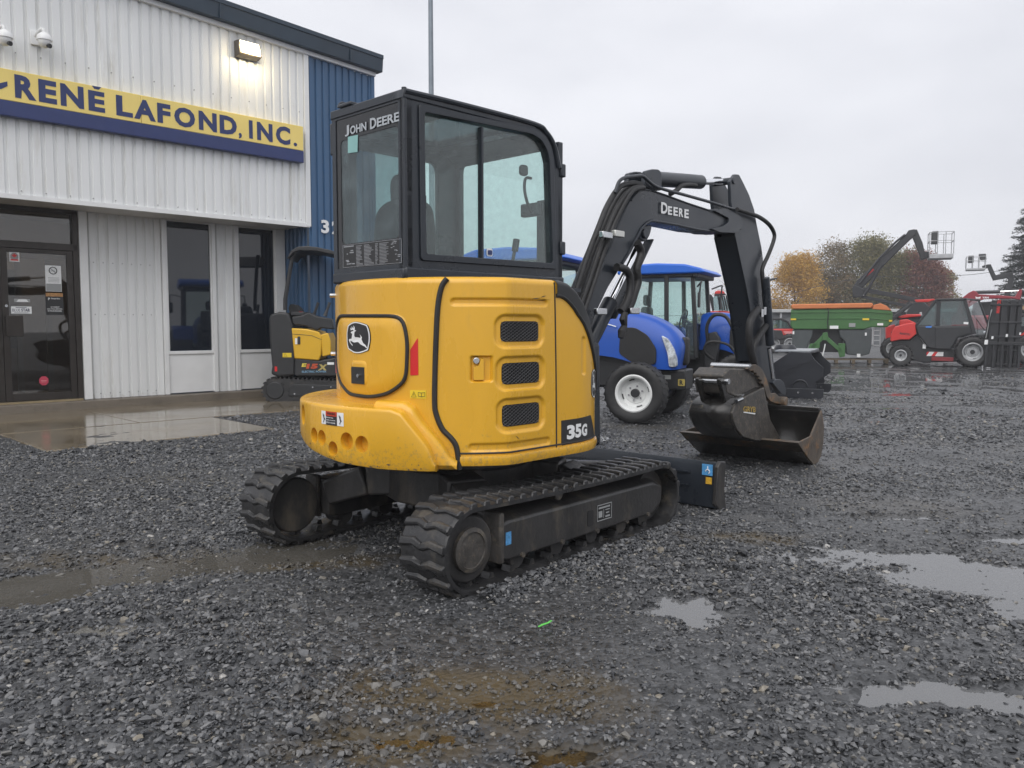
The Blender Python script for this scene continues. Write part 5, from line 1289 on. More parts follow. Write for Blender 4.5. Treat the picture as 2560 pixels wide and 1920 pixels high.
mb = MB(); mb.tube(catmull([(b4(x, y)[0], YB - .02, b4(x, y)[1]) for x, y in ((520, 310), (560, 200), (620, 160), (720, 148), (790, 145), (850, 195), (920, 245), (1030, 285), (1200, 330), (1500, 415), (1700, 478))], 6), .013, 8); br_(mb.build('arm_pipe', JB, jd, smooth=60))
mb = MB(); mb.tube(catmull([(b4(x, y)[0], YB - .045, b4(x, y)[1]) for x, y in ((1700, 478), (1800, 510), (1920, 555), (2020, 630), (2070, 720), (2060, 800), (2010, 930), (1960, 1040), (1950, 1120), (1975, 1330), (2000, 1500), (2010, 1640))], 6), .019, 8); br_(mb.build('arm_hose', RUBBER, jd, smooth=60))
mb = MB(); mb.tube(catmull([(b4(x, y, YB + BW + .02)[0], YB + BW + .02, b4(x, y, YB + BW + .02)[1]) for x, y in ((1590, 690), (1560, 760), (1590, 880), (1640, 960))], 6), .016, 8); br_(mb.build('arm_hose', RUBBER, jd, smooth=60))
mb = MB(); mb.tube(catmull([(b4(x, y, YB + .05)[0], YB + .05, b4(x, y, YB + .05)[1]) for x, y in ((1090, 320), (1150, 285), (1200, 240), (1280, 230), (1340, 240))], 5), .02, 8); br_(mb.build('cylinder_hose', RUBBER, jd, smooth=60))
mb = MB(); mb.tube(catmull([(b4(x, y, YB - .05)[0], YB - .05, b4(x, y, YB - .05)[1]) for x, y in ((560, 1040), (640, 1060), (690, 1140), (690, 1280), (650, 1400), (600, 1480))], 6), .028, 8); br_(mb.build('cylinder_hose', RUBBER, jd, smooth=60))
mb = MB(); mb.tube(catmull([(b4(x, y, YB - .03)[0], YB - .03, b4(x, y, YB - .03)[1]) for x, y in ((760, 800), (800, 900), (760, 1050), (770, 1180), (740, 1280), (700, 1400), (640, 1490))], 6), .030, 8); br_(mb.build('cylinder_hose', RUBBER, jd, smooth=60))
for (x, y), nm in (((485, 720), 'hose_clamp'), ((365, 732), 'hose_clamp'), ((640, 1475), 'hose_clamp'), ((310, 1480), 'hose_clamp')):
    a, b_ = b4(x, y); mb = MB(); mb.box(a - .06, a + .06, YB - .09, YB - .055, b_ - .022, b_ + .022); br_(mb.build(nm, STEEL if y != 720 else mat('zinc', (.7, .7, .66), .35, metal=.6), jd, bev=.006))
mb = MB(); mb.tube([(b4(x, y, YB - .07)[0], YB - .07, b4(x, y, YB - .07)[1]) for x, y in ((640, 1490), (625, 1560), (635, 1620), (610, 1680), (600, 1740))], [.022, .03, .022, .03, .02], 8); br_(mb.build('cylinder_hose', RUBBER, jd))
# lettering
for ch, a, b_, c, d in (('D', 985, 400, 1046, 520), ('E', 1052, 440, 1092, 530), ('E', 1106, 448, 1148, 540), ('R', 1160, 460, 1204, 552), ('E', 1214, 470, 1256, 563)):
    x0, zt_ = b4(a, b_); x1, zb_ = b4(c, d); sl = (b4(1256, 470)[1] - b4(1052, 440)[1]) / (b4(1256, 470)[0] - b4(1052, 440)[0])
    mb = MB(); zt2_ = zt_ ; fit_text(mb, ch, x0, x1, zb_ + (x1 - x0) * -sl * 1.0, zt_, lambda u_, v_: (u_, YB - .0135, v_ + (u_ - x0) * sl), bold=.035); br_(mb.build('letter', DECAL_W, boom, smooth=0)); 
for o in boom.children: o.rotation_euler = (0, 0, 0)
# stick-end hoses and bucket cylinder
def c5(x, y): return (1680 + x / 5.026, 850 + y / 5.026)
def b5(x, y, yy=YB): return bq(*c5(x, y), yy)
C0, C1, C2 = bq(1895, 640, -.17), bq(1912, 850, -.17), b5(1280, 500, -.17)
mb = MB(); q0 = bq(1905, 690, -.30); q1 = bq(1918, 860, -.30); mb.cyl((q0[0], -.33, q0[1]), (q1[0], -.33, q1[1]), .04, n=16); br_(mb.build('bucket_cylinder', JB, jd, bev=.008))
q0 = bq(1922, 868, -.33); q1 = b5(1265, 470, -.33); mb = MB(); mb.cyl((q0[0], -.33, q0[1]), (q1[0], -.33, q1[1]), .018, n=14); br_(mb.build('bucket_cylinder_rod', CHROME, jd))
mb = MB(); mb.tube(catmull([(bq(x, y)[0], YB - .05, bq(x, y)[1]) for x, y in ((1912, 800), (1890, 830), (1870, 870), (1880, 930), (1900, 960))], 5), .03, 8); br_(mb.build('arm_hose', RUBBER, jd, smooth=60))
mb = MB(); mb.tube(catmull([(bq(x, y)[0], YB - .06, bq(x, y)[1]) for x, y in ((1880, 770), (1860, 800), (1858, 850), (1868, 900))], 5), .035, 8); br_(mb.build('arm_hose', RUBBER, jd, smooth=60))
a, b_ = bq(1902, 775, YB - .08); mb = MB(); mb.cyl((a, YB - .09, b_ - .05), (a, YB - .09, b_ + .02), .02, n=10); mb.cyl((a + .06, YB - .09, b_ - .03), (a + .06, YB - .09, b_ + .04), .018, n=10); br_(mb.build('hydraulic_coupling', STEEL, jd))
# bucket link
mb = MB(); mb.prism(roundpoly([b5(*q, -.34) for q in ((1240, 520), (1290, 475), (1340, 480), (1385, 520), (1415, 620), (1400, 680), (1350, 660), (1300, 600))], .02), -.36, -.32, 'y'); br_(mb.build('bucket_link', JB, jd, bev=.008))

# ---- digging bucket on the stick ------------------------------------------
YK0, YK1 = -.45, -.04
def k5(x, y): return b5(x, y, YK0)
sidep = [k5(*q) for q in ((870, 725), (1160, 580), (1190, 750), (1240, 990), (1360, 1210), (1240, 1262), (1050, 1245), (900, 1200), (820, 1110), (775, 1000), (762, 900), (795, 800))]
sh = [k5(*q) for q in ((1240, 1262), (1050, 1245), (900, 1200), (820, 1110), (775, 1000), (762, 900), (795, 800), (870, 725), (1160, 580))]
mb = MB(); mb.prism(sidep, YK0, YK0 + .025, 'y'); bk = br_(mb.build('bucket', MUDST, jd, bev=.005, label='bucket side plate with worn mud stains'))
mb = MB(); mb.prism(sidep, YK1 - .025, YK1, 'y'); br_(mb.build('bucket_side_plate', MUDST, jd, bev=.005))
BSH = mat('bucket_black', (.020, .019, .018), .26, var=.3, vs=4, dirt=(.085, .066, .045), dirt_at=.58, dirt_w=.2, ds=4)
mb = MB(); SHC = [Vector((a, 0, b_)) for a, b_ in sh[:8]]; SHC = catmull(SHC, 4)
mb.grid(lambda u_, v_: (SHC[round(u_ * (len(SHC) - 1))].x, YK0 + .02 + (YK1 - YK0 - .04) * v_, SHC[round(u_ * (len(SHC) - 1))].z), len(SHC), 2); o = br_(mb.build('bucket_shell', BSH, jd, smooth=60)); sm = o.modifiers.new('th', 'SOLIDIFY'); sm.thickness = .018; sm.offset = 0
mb = MB(); T0, T1 = sh[7], sh[8]; mb.prism([T0, T1, (T1[0], T1[1] - .03), (T0[0], T0[1] - .03)], YK0 + .026, YK1 - .026, 'y'); br_(mb.build('bucket_top_plate', BSH, jd))
# ears with pins
for yy, x0 in ((-.36, 0), (-.16, 0)):
    e = [b5(*q, -.33) for q in ((640, 780), (600, 620), (560, 480), (640, 420), (760, 520), (860, 640), (900, 740), (800, 800))]
    mb = MB(); mb.prism(roundpoly(e, .02), yy, yy + .035, 'y'); br_(mb.build('bucket_ear', BSH, jd, bev=.006))
for q in ((620, 500), (800, 690)):
    a, b_ = b5(*q, -.33); mb = MB(); mb.cyl((a, -.40, b_), (a, -.09, b_), .026, n=14); br_(mb.build('bucket_pin', STEEL, jd))
mb = MB(); mb.prism([b5(*q, -.37) for q in ((650, 430), (730, 335), (960, 345), (1060, 420), (1130, 530), (1175, 620), (1000, 690), (860, 720), (700, 660))], -.365, -.075, 'y'); br_(mb.build('coupler_body', MUDST, jd, bev=.015))
# serrated thumb plates
TH = [(950, 345), (1000, 300), (1060, 290), (1130, 340), (1180, 440), (1215, 540), (1245, 660), (1300, 650), (1345, 690), (1390, 720), (1380, 790), (1300, 780), (1240, 755), (1195, 700), (1170, 610), (1150, 545), (1125, 530), (1130, 490), (1095, 475), (1100, 440), (1065, 430), (1065, 395), (1030, 395), (1025, 365), (990, 375)]
for yy in (-.40, -.06):
    mb = MB(); mb.prism([b5(*q, -.40) for q in TH], yy, yy + .03, 'y'); br_(mb.build('thumb_plate', RUSTY, jd, bev=.004))
a, b_ = b5(985, 318, -.40); mb = MB(); mb.cyl((a, -.40, b_), (a, -.03, b_), .026, n=14); br_(mb.build('thumb_tube', STEEL, jd))
a, b_ = b5(1390, 755, -.40); mb = MB(); mb.cyl((a, -.44, b_), (a, .0, b_), .045, n=16); br_(mb.build('thumb_pin', RUSTY, jd, bev=.008))
mb = MB(); fit_text(mb, 'GRYB', *[k5(890, 800)[0], k5(1045, 870)[0], k5(960, 872)[1], k5(960, 800)[1]], lambda u_, v_: (u_, YK0 - .006, v_ - (u_ - k5(890, 800)[0]) * .10), bold=.03); mb.build('lettering', mat('gold_print', (.40, .27, .06), .45, var=.5, vs=60), bk, smooth=0)['kind'] = 'stuff'
mb = MB(); mb.prism([k5(*q) for q in ((890, 882), (1040, 902), (1036, 918), (890, 895))], YK0 - .007, YK0 - .006, 'y'); mb.build('lettering', DECAL_W, bk, smooth=0)
mb = MB(); mb.tube([(k5(x, y)[0], YK0 - .012, k5(x, y)[1]) for x, y in ((790, 750), (860, 720))], .018, 8); mb.build('grease_line', STEEL, bk)

# ------------------------------------------------------------------ wide ditching bucket lying under it
DB = thing('ditching_bucket', 'wide black grading bucket with rusty worn end lying on gravel under excavator arm', 'bucket', (PX_, PY_, 0), HB)
YD0, YD1 = -.77, .34
def d5(x, y): return b5(x, y, YD0)
dside = [d5(*q) for q in ((1580, 1310), (1640, 1420), (1700, 1510), (1760, 1580), (1810, 1550), (1850, 1470), (1880, 1300), (1890, 1100), (1860, 890))]
zmin = min(p[1] for p in dside); dside = [(a, b_ - zmin + .004) for a, b_ in dside]
dp = catmull([Vector((a, 0, b_)) for a, b_ in dside], 4)
mb = MB(); mb.grid(lambda u_, v_: (dp[round(u_ * (len(dp) - 1))].x, YD0 + (YD1 - YD0) * v_, dp[round(u_ * (len(dp) - 1))].z), len(dp), 2); o = mb.build('shell', BSH, DB, smooth=60); sm = o.modifiers.new('th', 'SOLIDIFY'); sm.thickness = .014; sm.offset = -1
mouth = [dside[0], (dside[0][0] + .05, dside[0][1] + .02), ((dside[0][0] + dside[-1][0]) / 2 - .0, (dside[0][1] + dside[-1][1]) / 2 - .09), dside[-1]]
endp = [(a, b_) for a, b_ in dside] + mouth[::-1][1:-1]
for y in (YD0 - .018, YD1):
    mb = MB(); mb.prism(endp, y, y + .018, 'y'); mb.build('end_plate', RUSTY, DB, bev=.005)
ax, az = dside[0]; bx, bz = dside[1]; dv = Vector((bx - ax, 0, bz - az)).normalized()
mb = MB(); mb.prism([(ax - .05, az + .012), (ax + .015, az + .020), (bx + .01, bz + .0), (bx - .012, bz - .0)], YD0 - .02, YD1 + .02, 'y'); mb.build('cutting_edge', RUSTY, DB, bev=.004)
mb = MB(); tx_, tz_ = dside[-1]; mb.prism([(tx_ - .03, tz_ - .01), (tx_ + .02, tz_ - .01), (tx_ + .025, tz_ + .025), (tx_ - .03, tz_ + .025)], YD0, YD1, 'y'); mb.build('top_rail', BSH, DB, bev=.006)
for y in (-.28, -.02):
    mb = MB(); mb.prism([(tx_ - .02, tz_ + .02), (tx_ + .12, tz_ - .12), (tx_ + .16, tz_ + .10), (tx_ + .04, tz_ + .14)], y, y + .03, 'y'); mb.build('mounting_ear', BSH, DB, bev=.005)
# ------------------------------------------------------------------ small electric excavator by the blue wall
EY = mat('loader_yellow', (.72, .42, .02), .3, var=.05, vs=3, coat=.2)
EK = mat('mini_charcoal', (.024, .025, .027), .45, var=.2, vs=4, bump=.05, bs=150)
e0 = at_z(690, 1006)
ex = thing('mini_excavator', 'small black and yellow canopy mini excavator parked against the blue wall', 'excavator', (e0.x - .12, e0.y + .45, 0), R(6))
# local: x forward (to the right), y left (away), origin at rear of the near track
def ep(px, py, y=-.45):
    """pixel -> local (x, z) on a plane parallel to the machine side"""
    th = R(6); l = Vector((-math.sin(th), math.cos(th), 0)); O = Vector(ex.location)
    p = on_plane(px, py, O + l * y, l) - O; return (p.x * math.cos(th) + p.y * math.sin(th), p.z)
def ce(x, y): return (640 + x / 3.687, 580 + y / 3.687)
def e_(x, y, yy=-.45): return ep(*ce(x, y), yy)
YN, YF = -.45, .45
for y0, y1 in ((YN, YN + .20), (YF - .20, YF)):
    m = MB(); a = e_(175, 1480)[0]; r_ = .20; n = 40; P = []; Lx = 1.30
    for k in range(13): t = R(270 - 180 * k / 12); P.append((a + r_ * math.cos(t), r_ + r_ * math.sin(t)))
    for k in range(13): t = R(90 - 180 * k / 12); P.append((a + Lx + .17 * math.cos(t), .17 + .17 * math.sin(t)))
    m.prism(P, y0, y1, 'y'); tk = m.build('rubber_track', TRACKR, ex)
    m = MB()
    per = P + [P[0]]; acc = 0; step = .072; nxt = 0
    for i in range(len(per) - 1):
        A, B_ = Vector(per[i]), Vector(per[i + 1]); d = B_ - A; L = d.length
        while nxt <= acc + L:
            q = A + d.normalized() * (nxt - acc); tg = d.normalized(); nr = Vector((-tg.y, tg.x))
            c_ = q + nr * .010
            m.beam((c_.x, y0 - .004, c_.y), (c_.x, y1 + .004, c_.y), .028, .032, (nr.x, 0, nr.y)); nxt += step
        acc += L
    o = m.build('track_lugs', TRACKR, tk); o['kind'] = 'stuff'
    m = MB(); m.prism([(a + .22, .10), (a + 1.2, .10), (a + 1.2, .28), (a + .30, .30), (a + .24, .26)], y0 - .012, y0 + .02, 'y'); m.build('track_frame', EK, ex, bev=.01)
    m = MB(); m.cyl((a, y0 - .02, .2), (a, y0 + .02, .2), .15, n=24); m.build('drive_cover', EK, ex, bev=.02)
    for k in range(3):
        m = MB(); m.cyl((a + .32 + .30 * k, y0 - .022, (.14, .25, .25)[k]), (a + .32 + .30 * k, y0, (.14, .25, .25)[k]), .014, n=8); m.build('frame_bolt', STEEL, ex)
m = MB(); m.box(a + .3, a + 1.1, YN + .2, YF - .2, .22, .42); m.build('undercarriage', EK, ex, bev=.03)
m = MB(); m.cyl((a + .62, 0, .38), (a + .62, 0, .48), .3, n=28); m.build('slew_ring', EK, ex)
BODY = [e_(*q) for q in ((140, 1310), (150, 1240), (128, 1000), (122, 800), (135, 760), (215, 735), (300, 745), (330, 820), (350, 900), (360, 1160), (360, 1320), (200, 1335))]
m = MB(); m.prism(BODY, YN - .03, YF + .03, 'y'); m.build('counterweight', EK, ex, bev=.035, seg=3)
LOW = [e_(*q) for q in ((358, 1165), (590, 1185), (720, 1160), (900, 1180), (900, 1330), (360, 1325))]
m = MB(); m.prism(LOW, YN - .028, YF + .02, 'y'); m.build('lower_body', EK, ex, bev=.02)
HOOD = [e_(*q) for q in ((330, 885), (480, 895), (580, 920), (610, 960), (605, 1130), (582, 1184), (356, 1166))]
m = MB(); m.prism(HOOD, YN - .045, YF, 'y'); hd_ = m.build('side_hood', EY, ex, bev=.02)
m = MB(); m.prism([e_(*q) for q in ((600, 945), (665, 930), (690, 1000), (695, 1130), (612, 1150))], YN - .03, YF - .1, 'y'); m.build('front_hood', EY, ex, bev=.015)
m = MB(); m.prism(rrect(e_(368, 0)[0], e_(394, 0)[0], e_(0, 1036)[1], e_(0, 964)[1], .012), YN - .055, YN - .044, 'y'); m.build('hood_latch', EK, hd_, bev=.004)
m = MB(); m.tube([(e_(x, y)[0], YN - .047, e_(x, y)[1]) for x, y in ((335, 940), (420, 945), (520, 955), (590, 985), (608, 990))], .004, 6); m.build('hood_crease', EK, hd_)
# track skirt panel line and arm rest console
m = MB(); m.prism([e_(*q) for q in ((330, 780), (420, 770), (485, 740), (560, 775), (700, 800), (720, 900), (600, 885), (560, 910), (470, 870), (340, 850))], YN - .02, YN + .25, 'y'); m.build('arm_console', EK, ex, bev=.02)
m = MB(); m.prism(roundpoly([e_(*q, -.1) for q in ((310, 700), (330, 665), (365, 668), (405, 700), (440, 770), (330, 775))], .03), -.25, .2, 'y'); st_ = m.build('seat', SEATM, ex, bev=.03)
m = MB(); m.prism(rrect(*[e_(395, 0, -.1)[0], e_(430, 0, -.1)[0], e_(0, 765, -.1)[1], e_(0, 735, -.1)[1]], .01), -.262, -.25, 'y'); m.build('belt_buckle', REFLECT_RED, st_)
for xx, yy in ((650, -.30), (545, .2)):
    m = MB(); q = [e_(x, y, yy) for x, y in ((xx - 15, 775), (xx + 5, 720), (xx + 30, 650))]; m.tube([(p[0], yy, p[1]) for p in q], [.035, .022, .025], 8); m.build('joystick', GREY_PL, ex)
# canopy
for yy in (YN + .06, YF - .06):
    q = [e_(x, y, yy) for x, y in ((268, 720), (270, 620), (300, 430), (335, 230), (360, 175))]; m = MB(); m.tube([(p[0], yy, p[1]) for p in q], .034, 10); m.build('canopy_post', EK, ex)
CAN = [e_(*q) for q in ((280, 240), (320, 175), (380, 140), (480, 135), (560, 140), (650, 160), (760, 200), (760, 222), (650, 205), (500, 205), (430, 235), (360, 190), (330, 200))]
m = MB(); m.prism([e_(*q) for q in ((285, 245), (325, 172), (385, 136), (480, 130), (570, 140), (680, 165), (800, 205), (800, 228), (660, 198), (560, 176), (400, 170), (345, 195), (300, 245))], YN - .02, YF + .02, 'y'); m.build('canopy_roof', EK, ex, bev=.012)
m = MB(); m.box(*[e_(300, 0)[0], e_(430, 0)[0], YN + .06, YF - .06], e_(0, 770)[1], e_(0, 735)[1]); m.build('canopy_base', EK, ex, bev=.01)
# labels
ey = YN - .032
def ef(u_, v_): return (u_, ey - .001, v_)
m = MB(); fit_text(m, 'E', e_(398, 0)[0], e_(440, 0)[0], e_(0, 1245)[1], e_(0, 1212)[1], ef, bold=.05, skew=.25); m.build('lettering', mat('label_lemon', (.75, .60, .08), .4), ex, smooth=0)
m = MB(); fit_text(m, '15', e_(440, 0)[0], e_(545, 0)[0], e_(0, 1262)[1], e_(0, 1216)[1], ef, bold=.06, skew=.25); m.build('lettering', mat('label_orange_red', (.50, .08, .03), .4), ex, smooth=0)['kind'] = 'stuff'
m = MB(); fit_text(m, 'X', e_(550, 0)[0], e_(632, 0)[0], e_(0, 1278)[1], e_(0, 1222)[1], ef, bold=.06, skew=.2); m.build('lettering', mat('label_tan', (.45, .36, .12), .4), ex, smooth=0)
m = MB(); fit_text(m, 'ELECTRIC POWER', e_(402, 0)[0], e_(630, 0)[0], e_(0, 1298)[1], e_(0, 1280)[1], ef, bold=.02); m.build('lettering', mat('label_blue', (.20, .38, .55), .4), ex, smooth=0)['kind'] = 'stuff'
m = MB(); m.box(e_(226, 0)[0], e_(308, 0)[0], YN - .036, YN - .03, e_(0, 1155)[1], e_(0, 1115)[1]); o = m.build('warning_label', bpy.data.materials['label_yellow'], ex, smooth=0)
m = MB(); u0, u1, v0, v1 = e_(235, 0)[0], e_(268, 0)[0], e_(0, 1148)[1], e_(0, 1120)[1]; m.tube([(u0, YN - .038, v0), (u1, YN - .038, v0), ((u0 + u1) / 2, YN - .038, v1)], .003, 4, closed=True); m.build('symbol', DECAL_K, o)
m = MB(); m.box(e_(640, 0)[0], e_(702, 0)[0], YN - .035, YN - .027, e_(0, 1226)[1], e_(0, 1203)[1]); m.build('paper_tag', DECAL_W, ex, smooth=0)
m = MB(); m.box(e_(345, 0)[0], e_(366, 0)[0], YN - .049, YN - .044, e_(0, 1035)[1], e_(0, 980)[1]); m.build('hood_label', DECAL_W, hd_, smooth=0)
m = MB(); m.box(e_(150, 0)[0], e_(172, 0)[0], YN - .034, YN - .028, e_(0, 1285)[1], e_(0, 1240)[1]); m.build('red_reflector', REFLECT_RED, ex, smooth=0)

# ------------------------------------------------------------------ blue tractors
TB = mat('tractor_blue', (.004, .070, .39), .32, var=.08, vs=2, coat=.0, rvar=.06)
TB2 = mat('roof_blue', (.015, .13, .60), .38, var=.06)
TK = mat('tractor_black', (.020, .021, .023), .45, var=.25, vs=5, bump=.05)
GRILLE = mat('grille_mesh', (.012, .012, .013), .55, var=.5, vs=120, bump=.3, bs=300)
HEADL = mat('headlight_lens', (.52, .55, .58), .08, var=.55, vs=18)
def wheel(parent, c, r, w, rim_r, rim_m, name='front_wheel', lug=False, side=-1, bolts=6):
    """tyre with rounded shoulders and tread blocks, dished rim with bolts; axle along local y"""
    x, y, z = c
    t = MB(); pr = [(rim_r, -w * .42), (rim_r + .02, -w * .46), (r * .80, -w * .52), (r * .93, -w * .50), (r * .985, -w * .40), (r, -w * .2), (r, w * .2), (r * .985, w * .40), (r * .93, w * .50), (r * .80, w * .52), (rim_r + .02, w * .46), (rim_r, w * .42)]
    t.lathe(pr, (x, y, z), 'y', 48); ty_ = t.build('tyre', TYRE, parent, smooth=50)
    t = MB(); n = 30 if not lug else 18
    for k in range(n):
        for sg in (-1, 1):
            a = 2 * math.pi * (k + (.5 if sg > 0 else 0)) / n
            if lug:
                for i in range(3):
                    f0, f1 = i / 3, (i + 1) / 3
                    a0, a1 = a + .16 * f0, a + .16 * f1
                    t.beam((x + r * 1.005 * math.cos(a0), y + sg * w * (.06 + .40 * f0), z + r * 1.005 * math.sin(a0)), (x + r * (1.005 - .015 * i / 2) * math.cos(a1), y + sg * w * (.06 + .40 * f1), z + r * (1.005 - .015 * i / 2) * math.sin(a1)), .05, .045, (math.cos(a), 0, math.sin(a)))
            else:
                t.beam((x + r * 1.0 * math.cos(a), y + sg * w * .10, z + r * 1.0 * math.sin(a)), (x + r * .985 * math.cos(a + .05), y + sg * w * .46, z + r * .985 * math.sin(a + .05)), .030, .012, (math.cos(a), 0, math.sin(a)))
    o = t.build('tread', TYRE, ty_); o['kind'] = 'stuff'
    t = MB(); s = side
    t.lathe([(rim_r, -s * -.42 * w), (rim_r + .012, s * w * .45), (rim_r - .004, s * w * .47), (rim_r - .025, s * w * .44), (rim_r * .80, s * w * .10), (rim_r * .62, s * w * .06), (rim_r * .55, s * w * .10), (0, s * w * .10)], (x, y, z), 'y', 40)
    rm = t.build('rim', rim_m, parent, smooth=35)
    t = MB(); t.cyl((x, y + s * w * .08, z), (x, y + s * w * .26, z), rim_r * .24, n=20); t.build('hub', TK, rm, bev=.006)
    for k in range(bolts):
        a = 2 * math.pi * k / bolts + .3; t = MB(); t.cyl((x + rim_r * .40 * math.cos(a), y + s * w * .10, z + rim_r * .40 * math.sin(a)), (x + rim_r * .40 * math.cos(a), y + s * w * .17, z + rim_r * .40 * math.sin(a)), rim_r * .055, n=6); t.build('wheel_bolt', STEEL, rm)
    t = MB()
    for k in range(4):
        a0 = math.pi / 2 * k + .1
        t.tube([(x + rim_r * .76 * math.cos(a0 + .1 * i), y + s * w * .105, z + rim_r * .76 * math.sin(a0 + .1 * i)) for i in range(5)], rim_r * .035, 6)
    o = t.build('rim_slots', TK, rm); o['kind'] = 'stuff'
    return ty_
def tractor(name, label, loc, rz, rim=WHITE, hl=1.0):
    T = thing(name, label, 'tractor', loc, rz, 'blue tractors parked behind the excavator')
    # x forward from rear axle; right side is y < 0 (towards the camera)
    hx = lambda x: x if x < .72 else .72 + (x - .72) * hl
    wb = hx(1.95)
    # hood: loft of cross sections
    secs = [(.72, .38, .84, 1.52, 1.0), (1.2, .38, .88, 1.52, 1.0), (1.55, .378, .86, 1.50, .98), (1.85, .372, .76, 1.46, .95), (2.1, .365, .70, 1.38, .92), (2.30, .35, .69, 1.26, .86), (2.42, .32, .69, 1.12, .80), (2.47, .26, .70, 1.0, .75)]
    m = MB(); nn = 20; vs = []; fs = []
    for x, hw, z0, z1, k in secs:
        x = hx(x)
        for i in range(nn):
            t = i / (nn - 1); a = math.pi * t
            # superellipse arch over the engine
            cx, sx = math.cos(a), math.sin(a); ex_ = .42
            yy = -hw * math.copysign(abs(cx) ** ex_, cx); zz = z0 + (z1 - z0) * abs(sx) ** (.55)
            vs.append((x + .05 * (abs(sx) ** .5 - 1) * (x > hx(2)), yy * (1 - .10 * ((zz - z0) / (z1 - z0)) ** 2), zz))
    for i in range(len(secs) - 1):
        for j in range(nn - 1): fs.append((i * nn + j, (i + 1) * nn + j, (i + 1) * nn + j + 1, i * nn + j + 1))
    fs += [tuple((len(secs) - 1) * nn + j for j in range(nn)), tuple(range(nn))]
    m.add(vs, fs); hood = m.build('hood', TB, T, smooth=60)
    sub = hood.modifiers.new('sub', 'SUBSURF'); sub.levels = 1; sub.render_levels = 1
    for s in (-1, 1):
        # side grille, headlamp, chassis panel
        m = MB(); m.prism(roundpoly([(hx(a_), b_) for a_, b_ in ((1.62, .90), (1.64, 1.25), (1.84, 1.25), (2.01, 1.15), (2.13, .97), (2.13, .76), (1.82, .77))], .05), s * .362, s * .386, 'y'); m.build('side_grille', GRILLE, hood, bev=.006)
        m = MB(); m.prism(roundpoly([(hx(a_), b_) for a_, b_ in ((2.19, 1.15), (2.28, 1.10), (2.36, .97), (2.40, .84), (2.40, .73), (2.30, .73), (2.28, .90))], .03), s * .27, s * .366, 'y'); m.build('headlamp', HEADL, hood, bev=.012)
    m = MB(); m.box(hx(2.25), hx(2.485), -.10, .10, .74, 1.12); m.build('nose_grille', GRILLE, hood, bev=.04)
    m = MB(); m.box(.3, hx(2.25), -.22, .22, .42, .90); m.build('engine_block', TK, T, bev=.04)
    m = MB(); m.box(hx(2.1), hx(2.50), -.24, .24, .42, .69); m.build('front_bolster', TK, T, bev=.02)
    m = MB(); m.box(hx(1.85), hx(2.05), -.52, .52, .34, .46); m.build('front_axle', TK, T, bev=.04)
    for s in (-1, 1):
        m = MB(); m.cyl((wb, s * .55, .39), (wb, s * .40, .39), .13, n=16); m.build('axle_hub', TK, T)
        wheel(T, (wb, s * .68, .40), .40, .32, .235, rim, side=s)
        wheel(T, (0, s * .66, .60), .60, .44, .32, rim, name='rear_wheel', side=s)
    # cab
    cabz0, cabz1 = .72, 2.18
    P = [(-.42, .62), (.70, .62), (.80, .55), (.80, -.55), (.70, -.62), (-.42, -.62)]
    posts = [(-.42, .60, -.36, .58), (.28, .62, .26, .60), (.80, .56, .70, .54)]
    for (x0, y0, x1, y1) in posts:
        for s in (-1, 1):
            m = MB(); m.beam((x0, s * y0, cabz0 if x0 > .5 else 1.12), (x1, s * y1, cabz1), .07, .07, (0, 1, 0)); m.build('cab_post', TK, T, bev=.012)
    for s in (-1, 1):
        m = MB(); m.prism([(.31, .78), (.76, .78), (.69, 2.12), (.29, 2.12)], s * .600, s * .606, 'y'); m.build('cab_door_pane', GLASS_T, T, smooth=0)
        m = MB(); m.prism([(-.38, 1.22), (.25, 1.22), (.24, 2.12), (-.34, 2.12)], s * .592, s * .598, 'y'); m.build('cab_side_pane', GLASS_T, T, smooth=0)
        m = MB(); m.prism([(-.75, .95), (-.62, 1.20), (-.42, 1.28), (.25, 1.28), (.33, 1.20), (.45, .85), (.38, .72), (.28, .95), (.1, 1.16), (-.3, 1.18), (-.6, 1.02)], s * .42, s * .86, 'y'); m.build('fender', TB if True else TK, T, bev=.03)
        m = MB(); m.tube(catmull([(.80, s * .57, 1.95), (.92, s * .80, 2.02), (.92, s * .86, 1.98), (.90, s * .86, 1.80)], 4), .014, 8); m.build('mirror_arm', TK, T)
        m = MB(); m.prism(rrect(-.06, .06, 1.58, 1.84, .03), .88, .91, fn=lambda u_, v_, w_, s=s: (w_ + .0, s * .86 + u_, v_)); m.build('mirror', TK, T, bev=.012)
        m = MB(); m.box(.72, .82, s * .60 - .05, s * .60 + .05, 2.10, 2.19); m.build('work_lamp', TK, T, bev=.02)
        m = MB(); m.box(.30, .72, s * .66 - .10, s * .66 + .10, .34, .40); m.build('step', TK, T, bev=.01)
    m = MB(); m.add([(.80, -.54, .78), (.80, .54, .78), (.71, .52, 2.12), (.71, -.52, 2.12)], [(0, 1, 2, 3)]); m.build('windscreen', GLASS_T, T, smooth=0)
    m = MB(); m.add([(-.42, -.58, 1.22), (-.42, .58, 1.22), (-.36, .56, 2.12), (-.36, -.56, 2.12)], [(0, 1, 2, 3)]); m.build('rear_pane', GLASS_T, T, smooth=0)
    m = MB(); m.box(-.44, .82, -.62, .62, 2.10, 2.20); m.build('cab_header', TK, T, bev=.03)
    m = MB(); prof = [(-.62, 2.20), (-.58, 2.28), (-.40, 2.34), (.10, 2.36), (.60, 2.33), (.86, 2.26), (.96, 2.19), (.90, 2.17), (-.58, 2.17)]
    m.prism(prof, -.70, .70, 'y'); m.build('roof', TB2, T, bev=.05, seg=3)
    m = MB(); m.box(-.40, .78, -.56, .56, .70, .80); m.build('cab_floor', TK, T)
